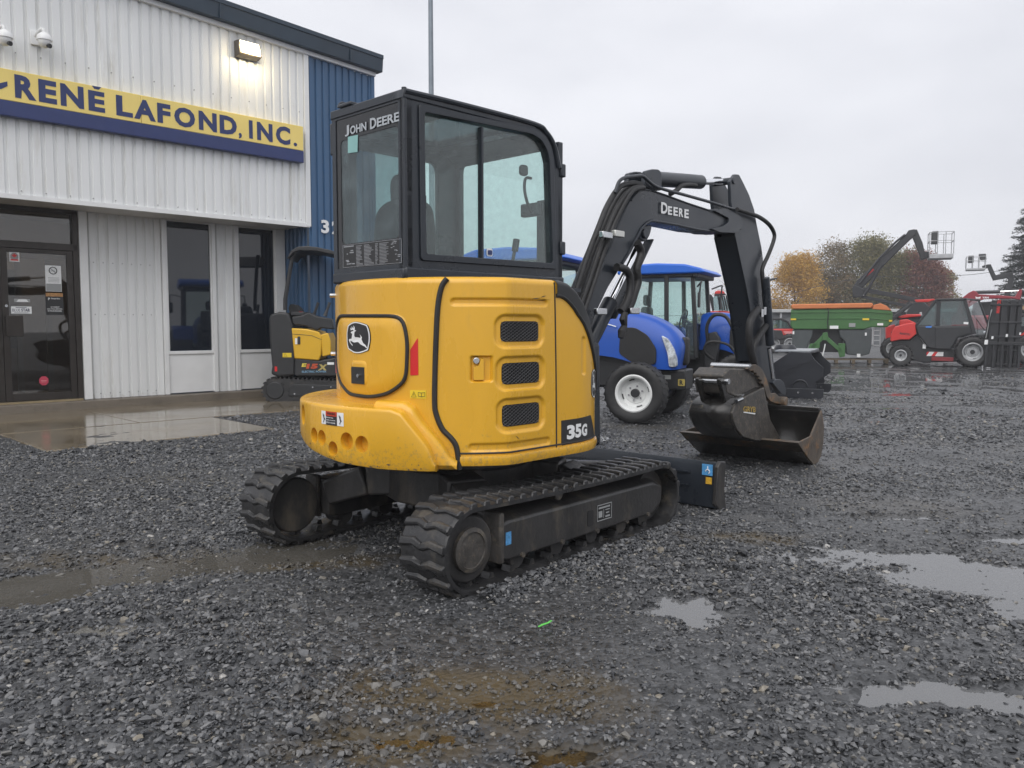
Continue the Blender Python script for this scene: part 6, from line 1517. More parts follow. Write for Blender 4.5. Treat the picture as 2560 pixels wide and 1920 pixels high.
    m = MB(); m.box(-.28, .12, -.26, .26, 1.0, 1.16); s_ = m.build('seat', SEATM, T, bev=.05)
    m = MB(); m.box(-.32, -.20, -.24, .24, 1.14, 1.62); m.build('seat_back', SEATM, s_, bev=.05)
    m = MB(); m.box(-.31, -.22, -.13, .13, 1.64, 1.84); m.build('headrest', SEATM, s_, bev=.04)
    m = MB(); m.box(.52, .74, -.28, .28, .80, 1.32); m.build('dashboard', TK, T, bev=.05)
    m = MB(); m.tube([(.42 + .05 * math.cos(a * .5236), .19 * math.sin(a * .5236), 1.40 + .16 * math.cos(a * .5236)) for a in range(12)], .014, 6, closed=True); m.beam((.43, 0, 1.38), (.60, 0, 1.28), .04, .04); m.build('steering_wheel', GREY_PL, T)
    m = MB(); m.box(-.10, .40, -.64, -.30, .42, .74); m.build('fuel_tank', TK, T, bev=.03)
    return T, hood
def place(front_right_ground, rz, hl=1.0):
    """tractor location from the ground point under its right front wheel"""
    c, s = math.cos(rz), math.sin(rz); ox, oy = .72 + 1.23 * hl, -.68
    return (front_right_ground.x - (c * ox - s * oy), front_right_ground.y - (s * ox + c * oy), 0)
gA = at_z(1590, 1058); rzA = R(-24)
TA, hoodA = tractor('tractor', 'blue tractor with white front wheel nearest behind the excavator boom', place(gA, rzA), rzA)
rzB = R(-26)
gB = Vector((3.80, 13.62, 0))
TBb, hoodB = tractor('tractor', 'blue tractor further back whose glass cab shows under the boom', place(gB, rzB, .66), rzB, TK, .66)
# print on the near hood
hy = -.391
def hfn(u_, v_): return (u_, hy - .012, v_)
m = MB(); fit_text(m, 'J-RENÉ LAFOND', 1.50, 2.10, .705, .745, lambda u_, v_: (u_, -.378, v_), bold=.02); o = m.build('lettering', DECAL_K, hoodA, smooth=0); o['kind'] = 'stuff'
m = MB(); m.tube(catmull([(.95, hy - .004, 1.29), (1.20, hy - .004, 1.28), (1.32, hy - .002, 1.305), (1.45, hy, 1.295), (1.58, hy + .003, 1.26)], 6), .008, 6); m.build('stripe', DECAL_W, hoodA)
m = MB(); m.tube([(1.28 + .028 * math.cos(a * .5236), hy - .004, 1.365 + .028 * math.sin(a * .5236)) for a in range(12)], .006, 6, closed=True); m.tube([(1.28, hy - .004, 1.34), (1.28, hy - .004, 1.39)], .007, 6); o = m.build('round_badge', DECAL_W, hoodA); o['kind'] = 'stuff'
m = MB(); fit_text(m, 'NEW HOLLAND', .78, 1.22, 1.345, 1.385, lambda u_, v_: (u_, hy - .012, v_), bold=.02); o = m.build('lettering', DECAL_W, hoodA, smooth=0); o['kind'] = 'stuff'
m = MB(); m.box(2.12, 2.30, -.245, -.238, .56, .615); m.build('data_plate', GREY_T, TA, smooth=0)
m = MB(); m.prism(rrect(2.40, 2.49, .475, .565, .012), -.252, -.243, 'y'); o = m.build('badge', mat('badge_gold', (.42, .33, .08), .4), TA, smooth=0)
m = MB(); fit_text(m, 'R', 2.42, 2.47, .488, .552, lambda u_, v_: (u_, -.2535, v_), bold=.05); m.build('letter', DECAL_K, o, smooth=0)
# loader frame, hoses and valve on the far tractor
m = MB(); m.prism([(.95, .45), (1.12, .45), (1.20, 1.05), (1.12, 1.18), (.98, 1.14), (.92, .9)], -.58, -.48, 'y'); m.build('loader_mount', TK, TBb, bev=.02)
m = MB(); m.tube(catmull([(1.0, -.56, .95), (.98, -.62, 1.25), (1.10, -.64, 1.45), (1.30, -.6, 1.42), (1.45, -.6, 1.15)], 6), .03, 8); m.build('loader_hose', RUBBER, TBb)
m = MB(); m.tube(catmull([(1.1, -.58, .7), (.95, -.66, .85), (1.05, -.68, 1.0), (1.35, -.62, .95), (1.5, -.6, .75)], 6), .022, 8); m.build('loader_hose', RUBBER, TBb)
m = MB(); m.box(1.32, 1.52, -.66, -.50, .52, .76); m.build('blue_valve_cover', TB, TBb, bev=.02)
m = MB(); m.box(.02, .48, -.80, -.55, .33, .70); o = m.build('tool_box', TK, TBb, bev=.03)
m = MB(); m.box(.12, .30, -.803, -.8, .55, .62); m.build('paper_tag', DECAL_W, o, smooth=0)
m = MB(); m.box(.15, .25, -.803, -.8, .47, .53); m.build('paper_tag', DECAL_W, o, smooth=0)

# ------------------------------------------------------------------ black snow blower in front of the far tractor
sb0 = at_z(1978, 994); rzS = R(-26)
SB = thing('snow_blower', 'black steel snow blower attachment with skid shoes on the gravel beyond bucket', 'snow blower', (sb0.x, sb0.y, 0), rzS)
SBK = mat('blower_black', (.018, .020, .026), .38, var=.2, vs=3, bump=.03)
sd_ = [(-.40, .05), (.38, .05), (.42, .22), (.40, .28), (.52, .38), (.52, .55), (.38, .68), (.30, .80), (-.02, .82), (-.30, .62), (-.42, .42)]
for y in (-.02, 1.55):
    m = MB(); m.prism(sd_, y, y + .02, 'y'); sp_ = m.build('side_plate', SBK, SB, bev=.005)
    m = MB(); m.prism([(-.42, .0), (.50, .0), (.54, .06), (.54, .17), (-.40, .17)], y - .028, y - .004, 'y'); m.build('skid_shoe', SBK, SB, bev=.006)
    for k in range(4):
        m = MB(); m.cyl((-.36 + .24 * k, y - .03, .10), (-.36 + .24 * k, y - .038, .10), .018, n=8); m.build('bolt', STEEL, SB)
    m = MB(); m.tube([(-.05 + .12 * math.cos(R(a)) + .2, y - .01, .20 + .12 * math.sin(R(a))) for a in range(0, 181, 20)], .014, 8); m.build('bearing_ring', SBK, SB)
    m = MB(); m.beam((-.05, y - .006, .52), (.36, y - .006, .70), .02, .03); m.build('stiffener', SBK, SB)
m = MB(); back = [(-.42, .1), (-.44, .4), (-.30, .62), (-.02, .80), (.30, .80)]
m.grid(lambda u_, v_: (back[round(u_ * 4)][0], .0 + 1.55 * v_, back[round(u_ * 4)][1]), 5, 2); o = m.build('housing', SBK, SB, smooth=40); t_ = o.modifiers.new('th', 'SOLIDIFY'); t_.thickness = .02
m = MB(); m.cyl((.08, .0, .32), (.08, 1.55, .32), .05, n=14)
for k in range(90):
    t = k / 89; a = 6 * math.pi * t * (1 if t < .5 else -1); m.beam((.08, .05 + 1.45 * t, .32), (.08 + .24 * math.cos(a), .05 + 1.45 * t, .32 + .24 * math.sin(a)), .03, .02)
m.build('auger', SBK, SB)
m = MB(); m.lathe([(0, .92), (.16, .92), (.20, .86), (.20, .78), (0, .78)], (-.22, .75, 0), 'z', 20); m.build('chute_base', SBK, SB)
m = MB(); m.box(-.8, -.42, .3, 1.25, .2, .34); m.box(-.75, -.65, .4, .5, .3, .75); m.box(-.75, -.65, 1.05, 1.15, .3, .75); m.build('mounting_frame', SBK, SB, bev=.01)
m = MB(); m.box(-.30, .30, .02, 1.5, .805, .84); m.build('top_rail', mat('galvanised', (.32, .34, .36), .35, metal=.5), SB, bev=.006)
# ------------------------------------------------------------------ machines at the back of the yard
class Bg:
    """frame of a far machine: x to the right, y away from the viewer, z up; crop coordinates -> metres"""
    def __init__(s, ox, oy, sc, cx, d, name, label, cat, group=None):
        s.k = d / F_PX / sc; s.cx = cx; s.hz = (HOR - oy) * sc; px = ox + cx / sc; X_ = (px - 1280) / F_PX * d
        s.a = math.atan2(X_, d); s.d = d
        s.t = thing(name, label, cat, (X_, d, 0), -s.a * .9, group)
    def __call__(s, x, y): return ((x - s.cx) * s.k, CAM_H - (y - s.hz) * s.k)
    def part(s, name, pts, y0, y1, m_, bev=.02, parent=None, r=0):
        P = [s(*q) for q in pts]
        if r: P = roundpoly(P, r)
        mb = MB(); mb.prism(P, y0, y1, 'y'); return mb.build(name, m_, parent or s.t, bev=bev)
    def bar(s, name, a, b_, w_, y, m_, depth=None, parent=None, bev=.01):
        a, b_ = s(*a), s(*b_); mb = MB(); mb.beam((a[0], y, a[1]), (b_[0], y, b_[1]), depth or w_, w_, (0, 0, 1) if abs(a[0] - b_[0]) > .05 else (1, 0, 0)); return mb.build(name, m_, parent or s.t, bev=bev)
    def rod(s, name, pts, r, y, m_, parent=None, n=8):
        mb = MB(); mb.tube([(s(*q)[0], y, s(*q)[1]) for q in pts], r, n); return mb.build(name, m_, parent or s.t)
MRED = mat('machine_red', (.55, .030, .026), .3, var=.1, vs=2, coat=.2)
MDRK = mat('machine_dark', (.020, .021, .024), .45, var=.25, vs=3)
GALV = mat('galvanised_tube', (.42, .43, .44), .4, metal=.3, var=.12)
BGLASS = glass('cab_glass', (.55, .66, .66), .10, .03, fog=.12, fogcol=(.35, .4, .4), fs=6)
# ---- spreader
AG = mat('spreader_green', (.045, .135, .038), .4, var=.12, vs=2); AO = mat('tarp_orange', (.55, .18, .06), .6, var=.12, vs=4); AGY = mat('spreader_grey', (.055, .065, .068), .5, var=.15)
B = Bg(1880, 540, 3.253, 715, 28.0, 'fertiliser_spreader', 'green fertiliser spreader with orange tarp standing on wooden pallets', 'spreader')
hop = B.part('hopper', [(330, 757), (940, 757), (1085, 768), (1098, 800), (1095, 865), (1060, 905), (940, 905), (890, 922), (350, 922), (328, 890)], .0, 1.5, AG, .03)
B.part('hopper_band', [(328, 828), (940, 828), (1096, 845), (1096, 853), (940, 838), (328, 838)], -.02, .0, AG, .004, hop)
B.part('hopper_rib', [(330, 775), (940, 775), (1092, 790), (1092, 800), (940, 787), (330, 787)], -.025, .0, AG, .006, hop)
B.part('tarp', [(330, 722), (345, 716), (940, 710), (952, 722), (940, 752), (345, 757), (332, 745)], -.06, 1.5, AO, .05)
B.part('tarp_end', [(945, 755), (960, 725), (1005, 714), (1050, 735), (1088, 772), (945, 760)], -.02, 1.5, AO, .03)
B.part('left_bin', [(345, 922), (505, 922), (500, 985), (470, 1040), (465, 1105), (370, 1100), (345, 1060)], .05, 1.3, AGY, .03)
B.part('right_bin', [(700, 922), (950, 922), (950, 1050), (935, 1120), (880, 1135), (765, 1125), (750, 1020), (715, 985)], .05, 1.3, AGY, .03)
B.part('rear_panel', [(500, 922), (720, 922), (740, 1000), (740, 1110), (480, 1110), (490, 1000)], .35, 1.2, MDRK, .02)
B.bar('hitch_leg', (600, 965), (500, 1075), .13, -.05, AG, .10); B.bar('hitch_leg', (600, 985), (725, 1100), .13, -.05, AG, .10)
B.part('hitch_top', [(580, 950), (615, 945), (625, 1010), (575, 1010)], -.12, .05, AG, .01)
B.part('hitch_foot', [(485, 1040), (560, 1035), (560, 1070), (480, 1105), (470, 1080)], -.1, .1, AG, .01); B.part('hitch_foot', [(700, 1035), (752, 1035), (752, 1140), (712, 1150), (700, 1100)], -.1, .1, AG, .01)
B.rod('parking_stand', [(600, 1040), (592, 1090), (580, 1150)], .02, -.2, DECAL_W)
for x0, x1, y0, y1, m_ in ((330, 372, 833, 846, 'y'), (876, 925, 833, 848, 'y'), (1070, 1093, 847, 860, 'y'), (632, 697, 892, 917, 'w'), (776, 824, 872, 902, 'g'), (985, 1028, 872, 890, 'w'), (842, 868, 1118, 1145, 'w'), (347, 360, 938, 962, 'w'), (897, 910, 948, 972, 'w')):
    B.part('label', [(x0, y0), (x1, y0), (x1, y1), (x0, y1)], -.03, -.005, {'y': bpy.data.materials['label_yellow'], 'w': DECAL_W, 'g': GREY_T}[m_], 0, hop)
B.rod('tarp_cord', [(612, 750), (620, 780), (615, 850), (618, 920)], .015, -.05, MDRK, hop)
B.rod('ladder_rail', [(960, 910), (962, 1060)], .018, .1, GALV); B.rod('ladder_rail', [(1010, 910), (1012, 1060)], .018, .1, GALV)
for y in (930, 970, 1010, 1050): B.rod('ladder_rung', [(960, y), (1012, y)], .014, .1, GALV)
# pallets
PALW = mat('pallet_wood', (.11, .085, .055), .7, var=.3, vs=6, stretch=.5)
for k, (cx, lb) in enumerate(((690, 'dark wet wooden pallet under left half of spreader'), (960, 'dark wet wooden pallet under right half of spreader'))):
    Bp = Bg(1880, 540, 3.253, cx, 27.6, 'wooden_pallet', lb, 'pallet', 'pallets under the spreader')
    for i in range(5): mb = MB(); mb.box(-.60, .60, .0 + i * .27, .1 + i * .27, .115, .14); mb.build('deck_board', PALW, Bp.t, smooth=0)
    for x in (-.58, -.05, .48):
        for yy in (.0, .55, 1.08): mb = MB(); mb.box(x, x + .1, yy, yy + .1, .02, .115); mb.build('block', PALW if x > -.5 else WHITE, Bp.t, smooth=0)
        mb = MB(); mb.box(x, x + .1, .0, 1.18, .0, .02); mb.build('skid_board', PALW, Bp.t, smooth=0)
# ---- compact telehandler
B = Bg(2160, 640, 5.53, 1050, 25.5, 'telehandler', 'red and black compact telehandler with dark glass cab facing right', 'telehandler')
hood = B.part('rear_hood', [(420, 1175), (425, 1110), (440, 1040), (475, 975), (600, 938), (722, 915), (752, 1075), (665, 1160), (560, 1160), (440, 1188)], .0, 1.4, MRED, .04)
B.part('chassis', [(430, 1190), (560, 1165), (680, 1165), (760, 1080), (880, 1260), (1240, 1290), (1300, 1150), (1500, 1080), (1680, 1130), (1690, 1330), (1480, 1430), (1240, 1460), (860, 1480), (700, 1440), (500, 1400)], .12, 1.3, MDRK, .03)
cab_ = B.part('cab_lower', [(735, 960), (990, 965), (1400, 955), (1440, 1080), (1260, 1130), (1210, 1240), (1180, 1300), (900, 1270), (840, 1180), (765, 1080)], -.03, .95, MDRK, .03)
B.part('cab_door_panel', [(985, 985), (1395, 975), (1415, 1060), (1250, 1120), (1200, 1230), (1165, 1285), (985, 1275)], -.06, -.02, MDRK, .015)
for nm, pts in (('cab_post', [(735, 960), (975, 600), (1000, 600), (760, 965)]), ('cab_post', [(985, 610), (1035, 610), (1035, 965), (985, 965)]), ('cab_post', [(1300, 600), (1340, 592), (1480, 1075), (1430, 1075)])):
    B.part(nm, pts, -.03, .04, MDRK, .01); B.part(nm, pts, .88, .95, MDRK, .01)
B.part('cab_roof', [(965, 615), (985, 592), (1340, 588), (1350, 605), (1300, 622), (1000, 622)], -.05, .97, MDRK, .02)
B.part('quarter_pane', [(775, 950), (985, 640), (985, 955)], -.005, .0, BGLASS, 0); B.part('door_pane', [(1035, 955), (1040, 625), (1305, 625), (1395, 950)], -.005, .0, BGLASS, 0); B.part('far_pane', [(780, 955), (980, 640), (1320, 625), (1410, 950)], .9, .905, BGLASS, 0)
q = [B(1345, 600), B(1690, 1085)]
mb = MB(); a, c_ = B(1345, 605), B(1480, 1085); a2, c2_ = B(1520, 625), B(1690, 1085); mb.add([(a[0], -.02, a[1]), (c_[0], -.02, c_[1]), (c2_[0], .75, c2_[1]), (a2[0], .75, a2[1])], [(0, 1, 2, 3)]); mb.build('windscreen', BGLASS, B.t, smooth=0)
B.rod('screen_frame', [(1520, 622), (1700, 1085)], .03, .76, MDRK); B.rod('screen_frame', [(1345, 598), (1520, 618)], .03, .3, MDRK); B.rod('wiper', [(1420, 760), (1470, 860), (1590, 1040)], .012, .2, MDRK)
B.part('seat', [(1065, 955), (1060, 860), (1090, 840), (1130, 955)], .3, .7, SEATM, .03)
B.part('roof_boom', [(720, 590), (980, 580), (975, 600), (900, 625), (740, 625)], .98, 1.3, MRED, .015)
wheel(B.t, (*[B(560, 1360)[0]], .05, .335), .335, .30, .17, GALV, 'rear_wheel', True, -1); wheel(B.t, (B(1440, 1330)[0], .05, .47), .47, .36, .275, GALV, 'front_wheel', True, -1)
wheel(B.t, (B(560, 1360)[0], 1.3, .335), .335, .30, .17, GALV, 'rear_wheel', True, 1); wheel(B.t, (B(1440, 1330)[0], 1.3, .47), .47, .36, .275, GALV, 'front_wheel', True, 1)
sp_ = B.part('hazard_board', [(885, 1385), (920, 1326), (1095, 1326), (1092, 1385)], .10, .118, DECAL_W, 0)
for x in (945, 1060): B.part('red_stripe', [(x, 1385), (x + 38, 1326), (x + 38 + (42 if x < 1000 else 0), 1326), (x + 46 if x < 1000 else x, 1385)][:4 if x < 1000 else 4], .097, .0995, REFLECT_RED, 0, sp_) if x < 1000 else None
B.part('red_stripe', [(885, 1345), (895, 1326), (920, 1326), (888, 1380)], .097, .0995, REFLECT_RED, 0, sp_)
B.part('step_box', [(950, 1395), (1220, 1400), (1215, 1455), (945, 1448)], .0, .3, mat('dark_red', (.20, .02, .025), .4), .01)
B.part('label', [(835, 1220), (880, 1222), (872, 1285), (832, 1280)], .06, .115, DECAL_W, 0); B.part('label', [(860, 972), (938, 968), (930, 992), (862, 992)], -.064, -.061, mat('badge_blue', (.05, .2, .6), .4), 0); B.part('label', [(1320, 912), (1378, 915), (1376, 945), (1322, 942)], -.012, -.006, DECAL_W, 0)
mb = MB(); q = B(1570, 1055); mb.cyl((q[0], .0, q[1]), (q[0] + .06, -.04, q[1]), .05, n=14); mb.build('work_lamp', HEADL, B.t)
mb = MB(); fit_text(mb, 'MANITOU', B(540, 0)[0], B(670, 0)[0], B(0, 1085)[1], B(0, 1055)[1], lambda u_, v_: (u_, -.004, v_ - (u_ - B(540, 0)[0]) * .12), bold=.03); mb.build('lettering', MDRK, hood, smooth=0)['kind'] = 'stuff'
# ---- black forklift mast beside the telehandler
B = Bg(2160, 640, 5.53, 1900, 24.5, 'forklift_mast', 'tall black forklift mast with red vertical lettering at right edge', 'mast')
MB_M = mat('mast_black', (.014, .015, .018), .4, var=.3, vs=2)
for x0, x1 in ((1760, 1860), (1880, 1950), (1985, 2050), (2075, 2125)):
    B.part('mast_rail', [(x0, 610), (x1, 612), (x1 - 20, 1540), (x0 - 40, 1540)], -.02, .16, MB_M, .012)
B.part('mast_backplate', [(1750, 625), (2120, 630), (2110, 1535), (1700, 1530)], .17, .25, MB_M, .01)
for y in (660, 900, 1100, 1280, 1480): B.part('mast_crossbar', [(1745, y), (2122, y + 4), (2120, y + 34), (1740, y + 30)], -.055, -.022, MB_M, .01)
for x in (1700, 1790, 1890, 1990, 2090): B.part('fork_guard_bar', [(x, 1200), (x + 34, 1200), (x + 26, 1545), (x - 8, 1545)], -.16, -.06, MB_M, .01)
B.part('carriage', [(1690, 1180), (2165, 1190), (2165, 1235), (1690, 1225)], -.17, -.07, MB_M, .012)
B.rod('mast_hose', [(1760, 740), (1730, 860), (1720, 1000), (1700, 1135)], .018, -.1, GREY_T); B.rod('mast_hose', [(1740, 760), (1715, 950), (1690, 1140)], .015, -.12, RUBBER)
for x, y, s_ in ((1690, 1158, 40), (1770, 1108, 24), (1938, 1078, 24), (2095, 1055, 20)): B.part('label', [(x, y), (x + s_, y), (x + s_ - 4, y + s_ * 1.6), (x - 4, y + s_ * 1.6)], -.20, -.175, DECAL_W, 0)
mb = MB(); vs, fs = glyphs('MANITOU', .03); xs = [p_[0] for p_ in vs]; ys = [p_[1] for p_ in vs]; a, c_ = B(1812, 790), B(1868, 610)
mb.add([(a[0] + (1 - (y - min(ys)) / (max(ys) - min(ys))) * (c_[0] - a[0]) * .8 + (x - min(xs)) / (max(xs) - min(xs)) * .03, -.0215, a[1] + (x - min(xs)) / (max(xs) - min(xs)) * (c_[1] - a[1])) for x, y in vs], fs); mb.build('lettering', REFLECT_RED, B.t, smooth=0)['kind'] = 'stuff'
# ---- boom lifts
def basket(B, x0, x1, y0, y1, yb, y, w_, m_):
    """work platform: toe box and tube guard rails on four sides"""
    (X0, Z1), (X1, Z0) = B(x0, y0), B(x1, y1); Zb = B(x0, yb)[1]
    mb = MB(); mb.box(X0, X1, y, y + w_, Z0, Zb); bk_ = mb.build('platform_floor', m_, B.t, bev=.02)
    for z in (Z1, (Z1 + Zb) / 2 + .1):
        mb = MB(); mb.tube([(X0, y, z), (X1, y, z), (X1, y + w_, z), (X0, y + w_, z)], .022, 6, closed=True); mb.build('guard_rail', m_, bk_)
    for k in range(4):
        for yy in (y, y + w_):
            xx = X0 + (X1 - X0) * k / 3; mb = MB(); mb.tube([(xx, yy, Zb), (xx, yy, Z1)], .02, 6); mb.build('guard_post', m_, bk_)
    mb = MB(); mb.box(X0 + .10, X0 + .38, y + w_ * .3, y + w_ * .7, (Z1 + Zb) / 2, Z1 + .08); mb.build('control_box', GREY_PL, bk_, bev=.03)
    return bk_
B = Bg(1880, 540, 3.253, 1250, 38.0, 'boom_lift', 'large black articulated boom lift with grey platform basket raised above the trees', 'boom lift', 'boom lifts at the back of the yard')
up = B.part('upper_boom', [(845, 560), (868, 520), (1215, 165), (1240, 125), (1285, 118), (1300, 160), (1255, 200), (1100, 365), (905, 590)], .0, .38, MDRK, .03)
B.rod('boom_pipe', [(890, 545), (1030, 345), (1150, 215), (1215, 160)], .05, -.06, MDRK); B.rod('lift_cylinder', [(925, 640), (965, 570), (1050, 390)], .07, -.05, MDRK); B.rod('lift_cylinder_rod', [(922, 645), (968, 560)], .04, -.06, STEEL)
B.part('jib', [(1250, 130), (1300, 120), (1345, 230), (1372, 345), (1340, 365), (1290, 230)], .02, .34, MDRK, .02); B.part('jib_head', [(1335, 300), (1398, 300), (1395, 350), (1335, 368)], .05, .3, MDRK, .02)
B.part('elbow', [(835, 580), (850, 555), (925, 590), (925, 655), (838, 660)], -.04, .42, MDRK, .03)
B.bar('riser_arm', (905, 590), (1345, 692), .20, .18, MDRK, .3); B.bar('riser_arm', (905, 650), (1310, 745), .14, .18, MDRK, .3)
B.part('turret', [(1290, 700), (1360, 690), (1430, 760), (1430, 900), (1250, 900), (1250, 780)], .0, 1.2, MDRK, .05); B.bar('brace', (1100, 860), (1270, 700), .12, .1, MDRK, .12)
B.part('chassis', [(1120, 1010), (1520, 1010), (1520, 1075), (1120, 1075)], -.2, 1.6, MDRK, .05)
for x in (1170, 1470): wheel(B.t, (B(x, 0)[0], -.25, .45), .45, .32, .25, GALV, 'wheel', True, -1); wheel(B.t, (B(x, 0)[0], 1.65, .45), .45, .32, .25, GALV, 'wheel', True, 1)
basket(B, 1392, 1563, 152, 360, 325, -.2, 1.1, GALV)
m_ = MB(); a, c_ = B(940, 490), B(990, 425)
B.part('red_name_plate', [(930, 478), (985, 425), (995, 435), (940, 490)], -.012, -.003, REFLECT_RED, 0, up)
B = Bg(2400, 620, 4.88, 300, 47.0, 'boom_lift', 'smaller far boom lift with pale basket in front of the spruce', 'boom lift', 'boom lifts at the back of the yard')
B.part('jib', [(285, 210), (325, 205), (385, 345), (350, 385), (300, 265)], .0, .3, MDRK, .02); B.bar('knuckle', (350, 375), (560, 335), .28, .15, MDRK, .3); B.part('upper_boom', [(470, 345), (550, 325), (575, 345), (560, 480), (530, 640), (470, 640), (500, 470), (520, 400)], .0, .35, MDRK, .03)
B.bar('platform_mount', (240, 245), (310, 225), .2, .1, MDRK, .2)
B.part('turret', [(420, 630), (620, 630), (640, 820), (420, 820)], -.2, 1.0, MDRK, .05); B.part('chassis', [(380, 960), (680, 960), (680, 1030), (380, 1030)], -.3, 1.4, MDRK, .05)
for x in (420, 640): wheel(B.t, (B(x, 0)[0], -.35, .42), .42, .3, .24, GALV, 'wheel', True, -1)
B.bar('riser_arm', (500, 640), (520, 980), .3, .3, MDRK, .3)
basket(B, 65, 270, 110, 275, 250, -.2, 1.0, GALV); B.part('platform_console', [(195, 80), (270, 78), (280, 150), (230, 160), (200, 130)], -.1, .3, GREY_PL, .03)
# ---- red excavator boom behind the telehandler
B = Bg(2400, 620, 4.88, 350, 33.0, 'red_excavator', 'dark red excavator whose boom rises behind the black mast', 'excavator')
DRED = mat('deep_red', (.26, .018, .030), .35, var=.12, coat=.2)
bm_ = B.part('boom', [(20, 640), (60, 590), (110, 545), (160, 518), (190, 528), (215, 565), (350, 575), (480, 585), (600, 600), (640, 512), (665, 515), (670, 550), (650, 640), (590, 625), (400, 620), (280, 625), (200, 660), (120, 720), (60, 800), (0, 900), (-40, 900)], .0, .3, DRED, .02)
B.rod('arm_cylinder', [(190, 540), (445, 538)], .07, .15, MDRK); B.rod('arm_cylinder_rod', [(445, 536), (635, 532)], .04, .15, CHROME)
B.part('cab', [(180, 660), (370, 650), (380, 900), (160, 900)], .4, 1.6, MDRK, .05); B.part('house', [(-60, 820), (380, 820), (380, 1000), (-60, 1000)], .0, 1.8, DRED, .08); B.part('undercarriage', [(-60, 1000), (400, 1000), (420, 1085), (-80, 1085)], -.1, 1.9, MDRK, .08)
B.part('logo_mark', [(182, 592), (212, 602), (243, 592), (235, 618), (190, 618)], -.006, -.002, DECAL_W, 0, bm_)
mb = MB(); fit_text(mb, 'YAN', B(257, 0)[0], B(325, 0)[0], B(0, 618)[1], B(0, 596)[1], lambda u_, v_: (u_, -.004, v_), bold=.05); mb.build('lettering', DECAL_W, bm_, smooth=0)['kind'] = 'stuff'
# ---- red machines further back
def red_tractor(B, parts, wh, yg=0):
    for nm, pts, y0, y1, m_, bv in parts: B.part(nm, pts, y0, y1, m_, bv)
    for x, r, yy in wh: wheel(B.t, (B(x, 0)[0], yy, r), r, r * .7, r * .55, GALV, 'wheel', True, -1)
B = Bg(1880, 540, 3.253, 1200, 30.5, 'red_tractor', 'red tractor half hidden between green spreader and telehandler', 'tractor', 'red machines at the back of the yard')
red_tractor(B, [('hood', [(1090, 900), (1160, 880), (1170, 960), (1160, 1060), (1100, 1050)], .1, .9, MRED, .04), ('cab_frame', [(1165, 830), (1210, 815), (1350, 805), (1360, 830), (1230, 835), (1190, 850)], .0, 1.2, MDRK, .03), ('cab_pane', [(1130, 950), (1190, 840), (1340, 830), (1340, 980)], .05, .06, BGLASS, 0), ('fender', [(1190, 845), (1250, 840), (1310, 870), (1310, 960), (1190, 890)], -.1, .05, MRED, .03), ('lower_body', [(1090, 1040), (1350, 1000), (1350, 1110), (1090, 1120)], .1, 1.1, MDRK, .04), ('loader_arm', [(1095, 860), (1120, 835), (1270, 705), (1285, 720), (1130, 870)], -.15, -.05, MDRK, .02), ('exhaust', [(1338, 785), (1355, 780), (1365, 850), (1345, 860)], .3, .38, GALV, .02), ('roof', [(1165, 820), (1240, 800), (1345, 800), (1345, 818), (1200, 832)], -.05, 1.25, MRED, .03)], ((1150, .42, .0), (1310, .55, .0)))
B = Bg(1880, 540, 3.253, 235, 38.0, 'red_loader', 'small red loader with curved black roof left of spreader', 'loader', 'red machines at the back of the yard')
red_tractor(B, [('body', [(145, 920), (230, 915), (330, 915), (345, 990), (300, 1005), (150, 1000)], .0, 1.2, MRED, .05), ('roof', [(135, 850), (160, 830), (240, 828), (290, 855), (325, 915), (308, 915), (275, 865), (230, 845), (150, 850)], -.05, 1.25, MDRK, .03), ('cab_pane', [(150, 915), (160, 850), (230, 845), (275, 868), (305, 915)], .0, .01, BGLASS, 0), ('seat', [(175, 915), (180, 880), (205, 880), (208, 915)], .3, .7, mat('hi_vis', (.55, .55, .05), .6), .03), ('attachment', [(165, 925), (235, 930), (262, 1000), (165, 1005)], -.2, -.05, MDRK, .03), ('nose_label', [(248, 935), (318, 938), (320, 960), (262, 958)], -.012, -.002, mat('pale_print', (.65, .25, .25), .5), 0)], ((180, .45, .0), (300, .45, .0)))
B = Bg(1540, 640, 6.144, 1600, 21.5, 'red_tractor', 'red tractor with lamp bar roof behind far blue cab', 'tractor', 'red machines at the back of the yard')
red_tractor(B, [('hood', [(1380, 850), (1640, 840), (1830, 870), (1830, 1010), (1380, 1010)], .0, 1.0, MRED, .05), ('roof', [(1505, 545), (1560, 532), (1640, 545), (1660, 590), (1500, 600)], -.05, 1.2, MRED, .03), ('lamp_bar', [(1500, 585), (1660, 580), (1670, 605), (1500, 612)], -.1, -.05, MDRK, .01), ('cab_pane', [(1480, 640), (1510, 610), (1640, 610), (1690, 700), (1720, 840), (1500, 840)], .02, .03, BGLASS, 0), ('cab_frame', [(1380, 600), (1450, 590), (1480, 640), (1500, 840), (1480, 840), (1440, 680), (1380, 640)], .0, 1.1, MDRK, .02), ('lower_body', [(1380, 1010), (1830, 1010), (1830, 1200), (1380, 1200)], .1, .9, MDRK, .05)], ((1450, .55, .0), (1780, .45, .0)))
for k in range(5): B.rod('guard_bar', [(1550 + 30 * k, 612), (1575 + 34 * k, 760), (1585 + 36 * k, 840)], .018, -.02, MDRK)
mb = MB(); q = B(1755, 740); mb.lathe([(0, .10), (.04, .10), (.07, .04), (.07, -.06), (.09, -.08), (0, -.08)], (q[0], .3, q[1]), 'z', 14); mb.build('beacon', mat('beacon_yellow', (.75, .55, .03), .3), B.t)
mb = MB(); mb.tube([(q[0], .3, q[1] - .08), (q[0], .3, q[1] - .5)], .02); mb.build('beacon_pole', MDRK, B.t)
B = Bg(2400, 620, 4.88, 790, 26.5, 'red_tractor', 'red machine mostly beyond the right edge of the frame', 'tractor', 'red machines at the back of the yard')
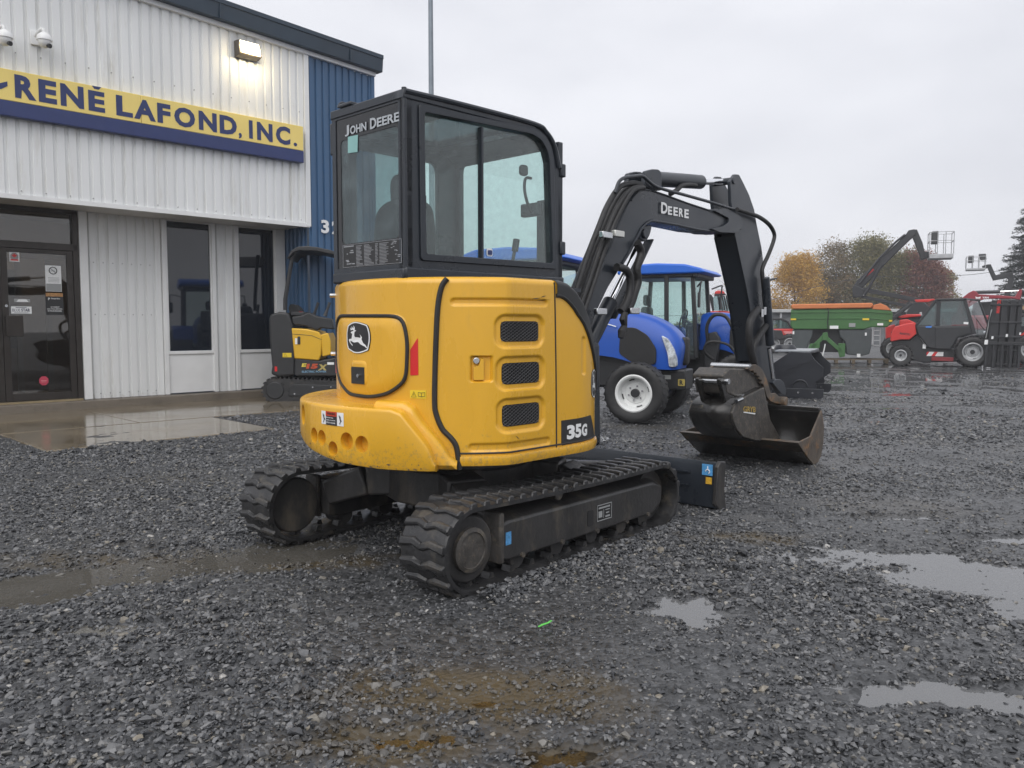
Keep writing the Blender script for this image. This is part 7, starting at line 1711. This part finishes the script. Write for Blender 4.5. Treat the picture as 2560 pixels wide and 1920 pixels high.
red_tractor(B, [('hood', [(735, 1430), (740, 1240), (755, 1180), (800, 1120), (900, 1100), (900, 1440)], .0, 1.0, MRED, .05), ('cab_frame', [(690, 800), (900, 800), (900, 840), (720, 840), (720, 950), (700, 950)], .0, 1.1, MDRK, .03), ('cab_pane', [(705, 955), (720, 830), (900, 830), (900, 955)], .02, .03, BGLASS, 0), ('arm', [(720, 1080), (800, 1000), (900, 960), (900, 1020), (800, 1060)], .1, .3, MRED, .02), ('roof_box', [(700, 725), (760, 720), (760, 700), (900, 700), (900, 760), (700, 750)], .2, .9, mat('cardboard', (.35, .24, .14), .7), .01), ('lower_body', [(700, 950), (900, 950), (900, 1100), (720, 1090)], .2, 1.0, MDRK, .04)], ((850, .5, .0),))

# ------------------------------------------------------------------ low shed, pole, wires
sh_ = at_y(2100, 815, 56)
SH = thing('storage_shed', 'long low grey shed with pale roof edge far behind the spreader', 'shed', (sh_.x, 56, 0), R(-12))
CLAD = mat('grey_cladding', (.16, .17, .18), .6, var=.15, vs=3)
mb = MB(); mb.box(-7, 9, 0, 6, 0, 2.15); mb.build('wall', CLAD, SH)
mb = MB(); mb.box(-7.3, 9.3, -.5, 6.3, 2.2, 2.42); mb.build('roof', mat('pale_roof', (.42, .43, .43), .5, var=.1), SH, bev=.03)
for k in range(17):
    mb = MB(); mb.box(-7 + k * 1.0, -6.86 + k * 1.0, -.32, -.18, 0, 2.2); mb.build('post', MDRK if k % 3 else GALV, SH)
pl0 = at_y(1078, 235, 21.0)
PL = thing('light_pole', 'tall grey steel pole rising behind the excavator cab', 'pole', (pl0.x, 21.0, 0))
mb = MB(); mb.cyl((0, 0, .25), (0, 0, 13.0), .085, .048, n=16); mb.build('shaft', mat('pole_grey', (.20, .23, .26), .45, metal=.3), PL)
mb = MB(); mb.box(-.2, .2, -.2, .2, 0, .25); mb.build('footing', CONC_S, PL, bev=.02)
mb = MB(); mb.box(-.16, .16, -.5, .0, 12.95, 13.1); mb.build('lamp_head', MDRK, PL, bev=.03)
yp = at_y(1921, 815, 40.0); YP = thing('yard_lamp_post', 'thin yard lamp post just right of the excavator arm', 'lamp post', (yp.x, 40.0, 0))
mb = MB(); mb.cyl((0, 0, 0), (0, 0, 3.45), .05, .035, n=10); mb.build('post', MDRK, YP)
mb = MB(); mb.prism([(-.12, 3.42), (.35, 3.55), (.38, 3.62), (.10, 3.60), (-.12, 3.50)], -.1, .1, 'y'); mb.build('lamp_head', MDRK, YP, bev=.02)
p0 = at_y(2300, 690, 62); p1 = at_y(2640, 640, 62)
mb = MB(); mb.tube([p0.lerp(p1, t / 10) + Vector((0, 0, -.5 * math.sin(math.pi * t / 10))) for t in range(-22, 11)], .018, 5)
tag(mb.build('overhead_wire', MDRK), 'thin dark overhead wire crossing the sky right of trees', 'wire')

# ------------------------------------------------------------------ trees
BARK = mat('bark', (.055, .047, .040), .8, var=.3, vs=8)
def leaf_mat(name, c0, c1, c2):
    m = bpy.data.materials.new(name); m.use_nodes = True; t = m.node_tree; N = t.nodes; K = t.links.new; p = N['Principled BSDF']
    at_ = N.new('ShaderNodeAttribute'); at_.attribute_name = 'tone'
    rp = N.new('ShaderNodeValToRGB'); e = rp.color_ramp.elements; e[0].color = tuple(c0) + (1,); e[1].color = tuple(c2) + (1,); q_ = e.new(.5); q_.color = tuple(c1) + (1,)
    K(at_.outputs['Fac'], rp.inputs[0]); K(rp.outputs[0], p.inputs['Base Color']); p.inputs['Roughness'].default_value = .6
    tr = N.new('ShaderNodeBsdfTranslucent'); K(rp.outputs[0], tr.inputs[0]); mx_ = N.new('ShaderNodeMixShader'); mx_.inputs[0].default_value = .3
    K(p.outputs[0], mx_.inputs[1]); K(tr.outputs[0], mx_.inputs[2]); K(mx_.outputs[0], N['Material Output'].inputs[0]); return m
def tree(name, label, px, d, top, half, base_z, n, lm, seed, dens=1.0, leafs=.13, bare=.0, group='autumn trees beyond the yard'):
    rr = np.random.RandomState(seed); X_ = (px - 1280) / F_PX * d
    T = thing(name, label, 'tree', (X_, d, 0), 0, group)
    mb = MB(); tips = []
    trunk = [Vector((0, 0, 0)), Vector((rr.normal(0, .1), 0, top * .25)), Vector((rr.normal(0, .15), rr.normal(0, .15), top * .55)), Vector((rr.normal(0, .2), rr.normal(0, .2), top * .92))]
    mb.tube(catmull(trunk, 4), list(np.linspace(.17, .03, 13)), 7)
    br = []
    for k in range(16):
        f = rr.uniform(.22, .9); a = rr.uniform(0, 6.28); base = Vector((0, 0, top * f)); out_ = half * (1 - .55 * f) * rr.uniform(.65, 1.0)
        tip = base + Vector((math.cos(a) * out_, math.sin(a) * out_, rr.uniform(.25, .55) * out_ + .3)); mid = base.lerp(tip, .5) + Vector((0, 0, .15 * out_))
        mb.tube([base, mid, tip], [.06 * (1.1 - f), .035, .012], 5); br.append((base, mid, tip))
        for q in range(3):
            s0 = mid.lerp(tip, rr.uniform(0, 1)); e_2 = s0 + Vector((rr.normal(0, .45), rr.normal(0, .45), rr.uniform(.2, .9))); mb.tube([s0, e_2], [.016, .005], 4); br.append((s0, s0.lerp(e_2, .5), e_2))
    mb.build('trunk', BARK, T)
    # leaf clumps along the branches and through the crown
    cen = []
    for b0, b1, b2 in br:
        for q in range(3): cen.append(b1.lerp(b2, rr.uniform(.0, 1.05)))
    for q in range(int(130 * dens)):
        a = rr.uniform(0, 6.28); f = rr.uniform(0, 1) ** .8; zz = base_z + (top - base_z) * f
        prof = math.sin(math.pi * min(.98, .18 + .80 * f)) ** .7; rad = half * prof * math.sqrt(rr.uniform(.25, 1)); cen.append(Vector((rad * math.cos(a), rad * math.sin(a), zz)))
    C_ = np.array([c[:] for c in cen]); k = rr.randint(0, len(C_), n); spread_ = .34 * half / 2.2
    P = C_[k] + rr.normal(0, spread_, (n, 3)) * np.array([1, 1, .8]); P = P[P[:, 2] > base_z * .6]; n = len(P)
    tone_c = rr.uniform(.25, .8, len(C_)); tone = np.clip(tone_c[k][:n] + rr.normal(0, .16, n), 0, 1)
    ax1 = rr.normal(size=(n, 3)); ax1 /= np.linalg.norm(ax1, axis=1)[:, None]; ax2 = np.cross(ax1, rr.normal(size=(n, 3))); ax2 /= np.linalg.norm(ax2, axis=1)[:, None]
    sz_ = leafs * np.exp(rr.normal(0, .25, n))[:, None]
    V4 = np.stack([P - ax1 * sz_, P - ax2 * sz_ * .55, P + ax1 * sz_, P + ax2 * sz_ * .55], 1).reshape(-1, 3)
    me_ = bpy.data.meshes.new('crown'); me_.vertices.add(4 * n); me_.vertices.foreach_set('co', V4.astype(np.float32).ravel())
    me_.loops.add(4 * n); me_.loops.foreach_set('vertex_index', np.arange(4 * n, dtype=np.int32)); me_.polygons.add(n); me_.polygons.foreach_set('loop_start', np.arange(0, 4 * n, 4, dtype=np.int32)); me_.update()
    at_ = me_.attributes.new('tone', 'FLOAT', 'POINT'); at_.data.foreach_set('value', np.repeat(tone, 4).astype(np.float32)); me_.materials.append(lm)
    o = bpy.data.objects.new('crown', me_); COL.objects.link(o); o.parent = T; return T
LY = leaf_mat('leaves_yellow', (.30, .17, .03), (.52, .30, .05), (.68, .45, .10)); LO = leaf_mat('leaves_olive', (.085, .088, .032), (.165, .155, .055), (.28, .225, .085)); LM = leaf_mat('leaves_maroon', (.085, .040, .032), (.20, .062, .048), (.28, .14, .07)); LG = leaf_mat('leaves_pale', (.12, .11, .05), (.26, .22, .10), (.40, .32, .16)); LD = leaf_mat('leaves_mixed', (.095, .082, .040), (.19, .145, .065), (.30, .20, .095))
tree('yellow_tree', 'golden yellow autumn tree, leftmost of the tree group', 1985, 70, 6.6, 2.5, 1.2, 24000, LY, 1, leafs=.075)
tree('olive_tree', 'olive tree with sparse reddish top right beside golden tree', 2078, 74, 8.6, 2.6, 1.0, 22000, LD, 2, leafs=.075)
tree('olive_tree', 'tall dense olive green tree behind the raised black boom', 2160, 74, 8.7, 3.3, 1.0, 36000, LO, 3, leafs=.078)
tree('olive_tree', 'rounded green tree between tall olive tree and maroon tree', 2240, 72, 7.1, 2.7, .8, 28000, LO, 4, leafs=.078)
tree('maroon_tree', 'dark maroon autumn tree, right end of the deciduous group', 2310, 70, 7.0, 2.2, .8, 28000, LM, 5, leafs=.075)
tree('pale_tree', 'pale thin yellowing tree peeking out right of maroon tree', 2352, 78, 6.6, 1.3, 1.0, 8000, LG, 6, leafs=.10)
tree('bare_tree', 'thin nearly bare tree behind the far blue tractor', 1832, 62, 5.6, 1.3, 1.5, 160, LG, 7, dens=.3, leafs=.06)
tree('bare_tree', 'small bare tree just left of excavator arm', 1872, 66, 5.0, 1.2, 1.5, 160, LG, 8, dens=.3, leafs=.06)
# spruce
SPN = leaf_mat('spruce_needles', (.010, .018, .014), (.024, .038, .028), (.050, .065, .048))
rr = np.random.RandomState(11); d = 58.0; X_ = (2588 - 1280) / F_PX * d; TOPZ = 12.5
T = thing('spruce_tree', 'tall dark blue green spruce cut by the right photo edge', 'tree', (X_, d, 0))
mb = MB(); mb.cyl((0, 0, 0), (0, 0, TOPZ), .22, .03, n=8); tip_ = []
V4 = []; tone = []
for k in range(760):
    z = 1.0 + (TOPZ - 1.2) * (k / 760) ** .9; a = rr.uniform(0, 6.28); L = (TOPZ - z) / TOPZ * 4.2 * rr.uniform(.7, 1.08) + .15; dr = -.25 + .12 * z / TOPZ
    u = Vector((math.cos(a), math.sin(a), dr)).normalized(); s_ = Vector((-math.sin(a), math.cos(a), 0))
    for j in range(max(4, int(L * 11))):
        f = (j + 1) / max(4, int(L * 11)); c_ = Vector((0, 0, z)) + u * (L * f) + Vector((0, 0, .18 * f * f)); wd = .42 * (1 - f * .75) * min(1, L)
        for q in range(3):
            b0 = c_ + s_ * rr.normal(0, wd * .5) + Vector((0, 0, rr.normal(0, .05))); l_ = (u * .22 + s_ * rr.normal(0, .14) + Vector((0, 0, rr.normal(-.04, .05)))); w2 = s_ * .05 + Vector((0, 0, .03))
            V4 += [b0 - w2, b0 + l_ * .5 + w2 * .8, b0 + l_, b0 + w2]; tone += [min(1, max(0, rr.normal(.45, .22)))] * 4
mb.build('trunk', BARK, T); n = len(V4) // 4
me_ = bpy.data.meshes.new('crown'); me_.vertices.add(4 * n); me_.vertices.foreach_set('co', np.array([v[:] for v in V4], np.float32).ravel()); me_.loops.add(4 * n); me_.loops.foreach_set('vertex_index', np.arange(4 * n, dtype=np.int32)); me_.polygons.add(n); me_.polygons.foreach_set('loop_start', np.arange(0, 4 * n, 4, dtype=np.int32)); me_.update()
at_ = me_.attributes.new('tone', 'FLOAT', 'POINT'); at_.data.foreach_set('value', np.array(tone, np.float32)); me_.materials.append(SPN); o = bpy.data.objects.new('crown', me_); COL.objects.link(o); o.parent = T
# far hedgerow along the horizon
rr = np.random.RandomState(21); n = 26000; x = rr.uniform(-150, 190, n); hgt = 1.6 + 1.0 * np.sin(x * .21) + .8 * np.sin(x * .57 + 1) + .5 * np.sin(x * 1.3)
P = np.stack([x, 150 + rr.normal(0, 2.0, n), rr.uniform(0, 1, n) ** 1.2 * np.maximum(.8, hgt)], 1); s_ = .38
a1 = rr.normal(size=(n, 3)); a1 /= np.linalg.norm(a1, axis=1)[:, None]; a2 = np.cross(a1, rr.normal(size=(n, 3))); a2 /= np.linalg.norm(a2, axis=1)[:, None]
V4 = np.stack([P - a1 * s_, P - a2 * s_ * .6, P + a1 * s_, P + a2 * s_ * .6], 1).reshape(-1, 3)
me_ = bpy.data.meshes.new('hedgerow'); me_.vertices.add(4 * n); me_.vertices.foreach_set('co', V4.astype(np.float32).ravel()); me_.loops.add(4 * n); me_.loops.foreach_set('vertex_index', np.arange(4 * n, dtype=np.int32)); me_.polygons.add(n); me_.polygons.foreach_set('loop_start', np.arange(0, 4 * n, 4, dtype=np.int32)); me_.update()
at_ = me_.attributes.new('tone', 'FLOAT', 'POINT'); at_.data.foreach_set('value', np.repeat(rr.uniform(0, 1, n), 4).astype(np.float32)); me_.materials.append(LO); o = bpy.data.objects.new('hedgerow', me_); COL.objects.link(o); struct(o, 'stuff'); o['label'] = 'far low hedgerow along the horizon'

# ------------------------------------------------------------------ small things on the gravel
g = at_z(1362, 1572)
mb = MB(); mb.prism([(a_ * .62, b_ * .62) for a_, b_ in ((-.055, -.012), (-.02, .004), (.02, .006), (.05, .022), (.06, .012), (.025, -.008), (-.01, -.012), (-.05, -.022))], 0, .004, 'z'); o = tag(mb.build('plastic_scrap', mat('scrap_green', (.12, .52, .10), .4), bev=.001), 'small bright green plastic scrap lying on the gravel', 'scrap'); o.location = (g.x, g.y, .020); o.rotation_euler = (.1, -.15, .3)

# ------------------------------------------------------------------ drizzle haze
mb = MB(); mb.box(-230, 260, -40, 320, -1.2, 16)
hm = bpy.data.materials.new('haze'); hm.use_nodes = True; t = hm.node_tree; t.nodes.clear()
ho_ = t.nodes.new('ShaderNodeOutputMaterial'); pv = t.nodes.new('ShaderNodeVolumePrincipled'); pv.inputs['Color'].default_value = (.92, .93, .96, 1); pv.inputs['Density'].default_value = .0018; pv.inputs['Anisotropy'].default_value = .2
t.links.new(pv.outputs[0], ho_.inputs['Volume'])
o = mb.build('haze', hm, smooth=0); struct(o, 'stuff'); o['label'] = 'thin drizzle haze over the yard'
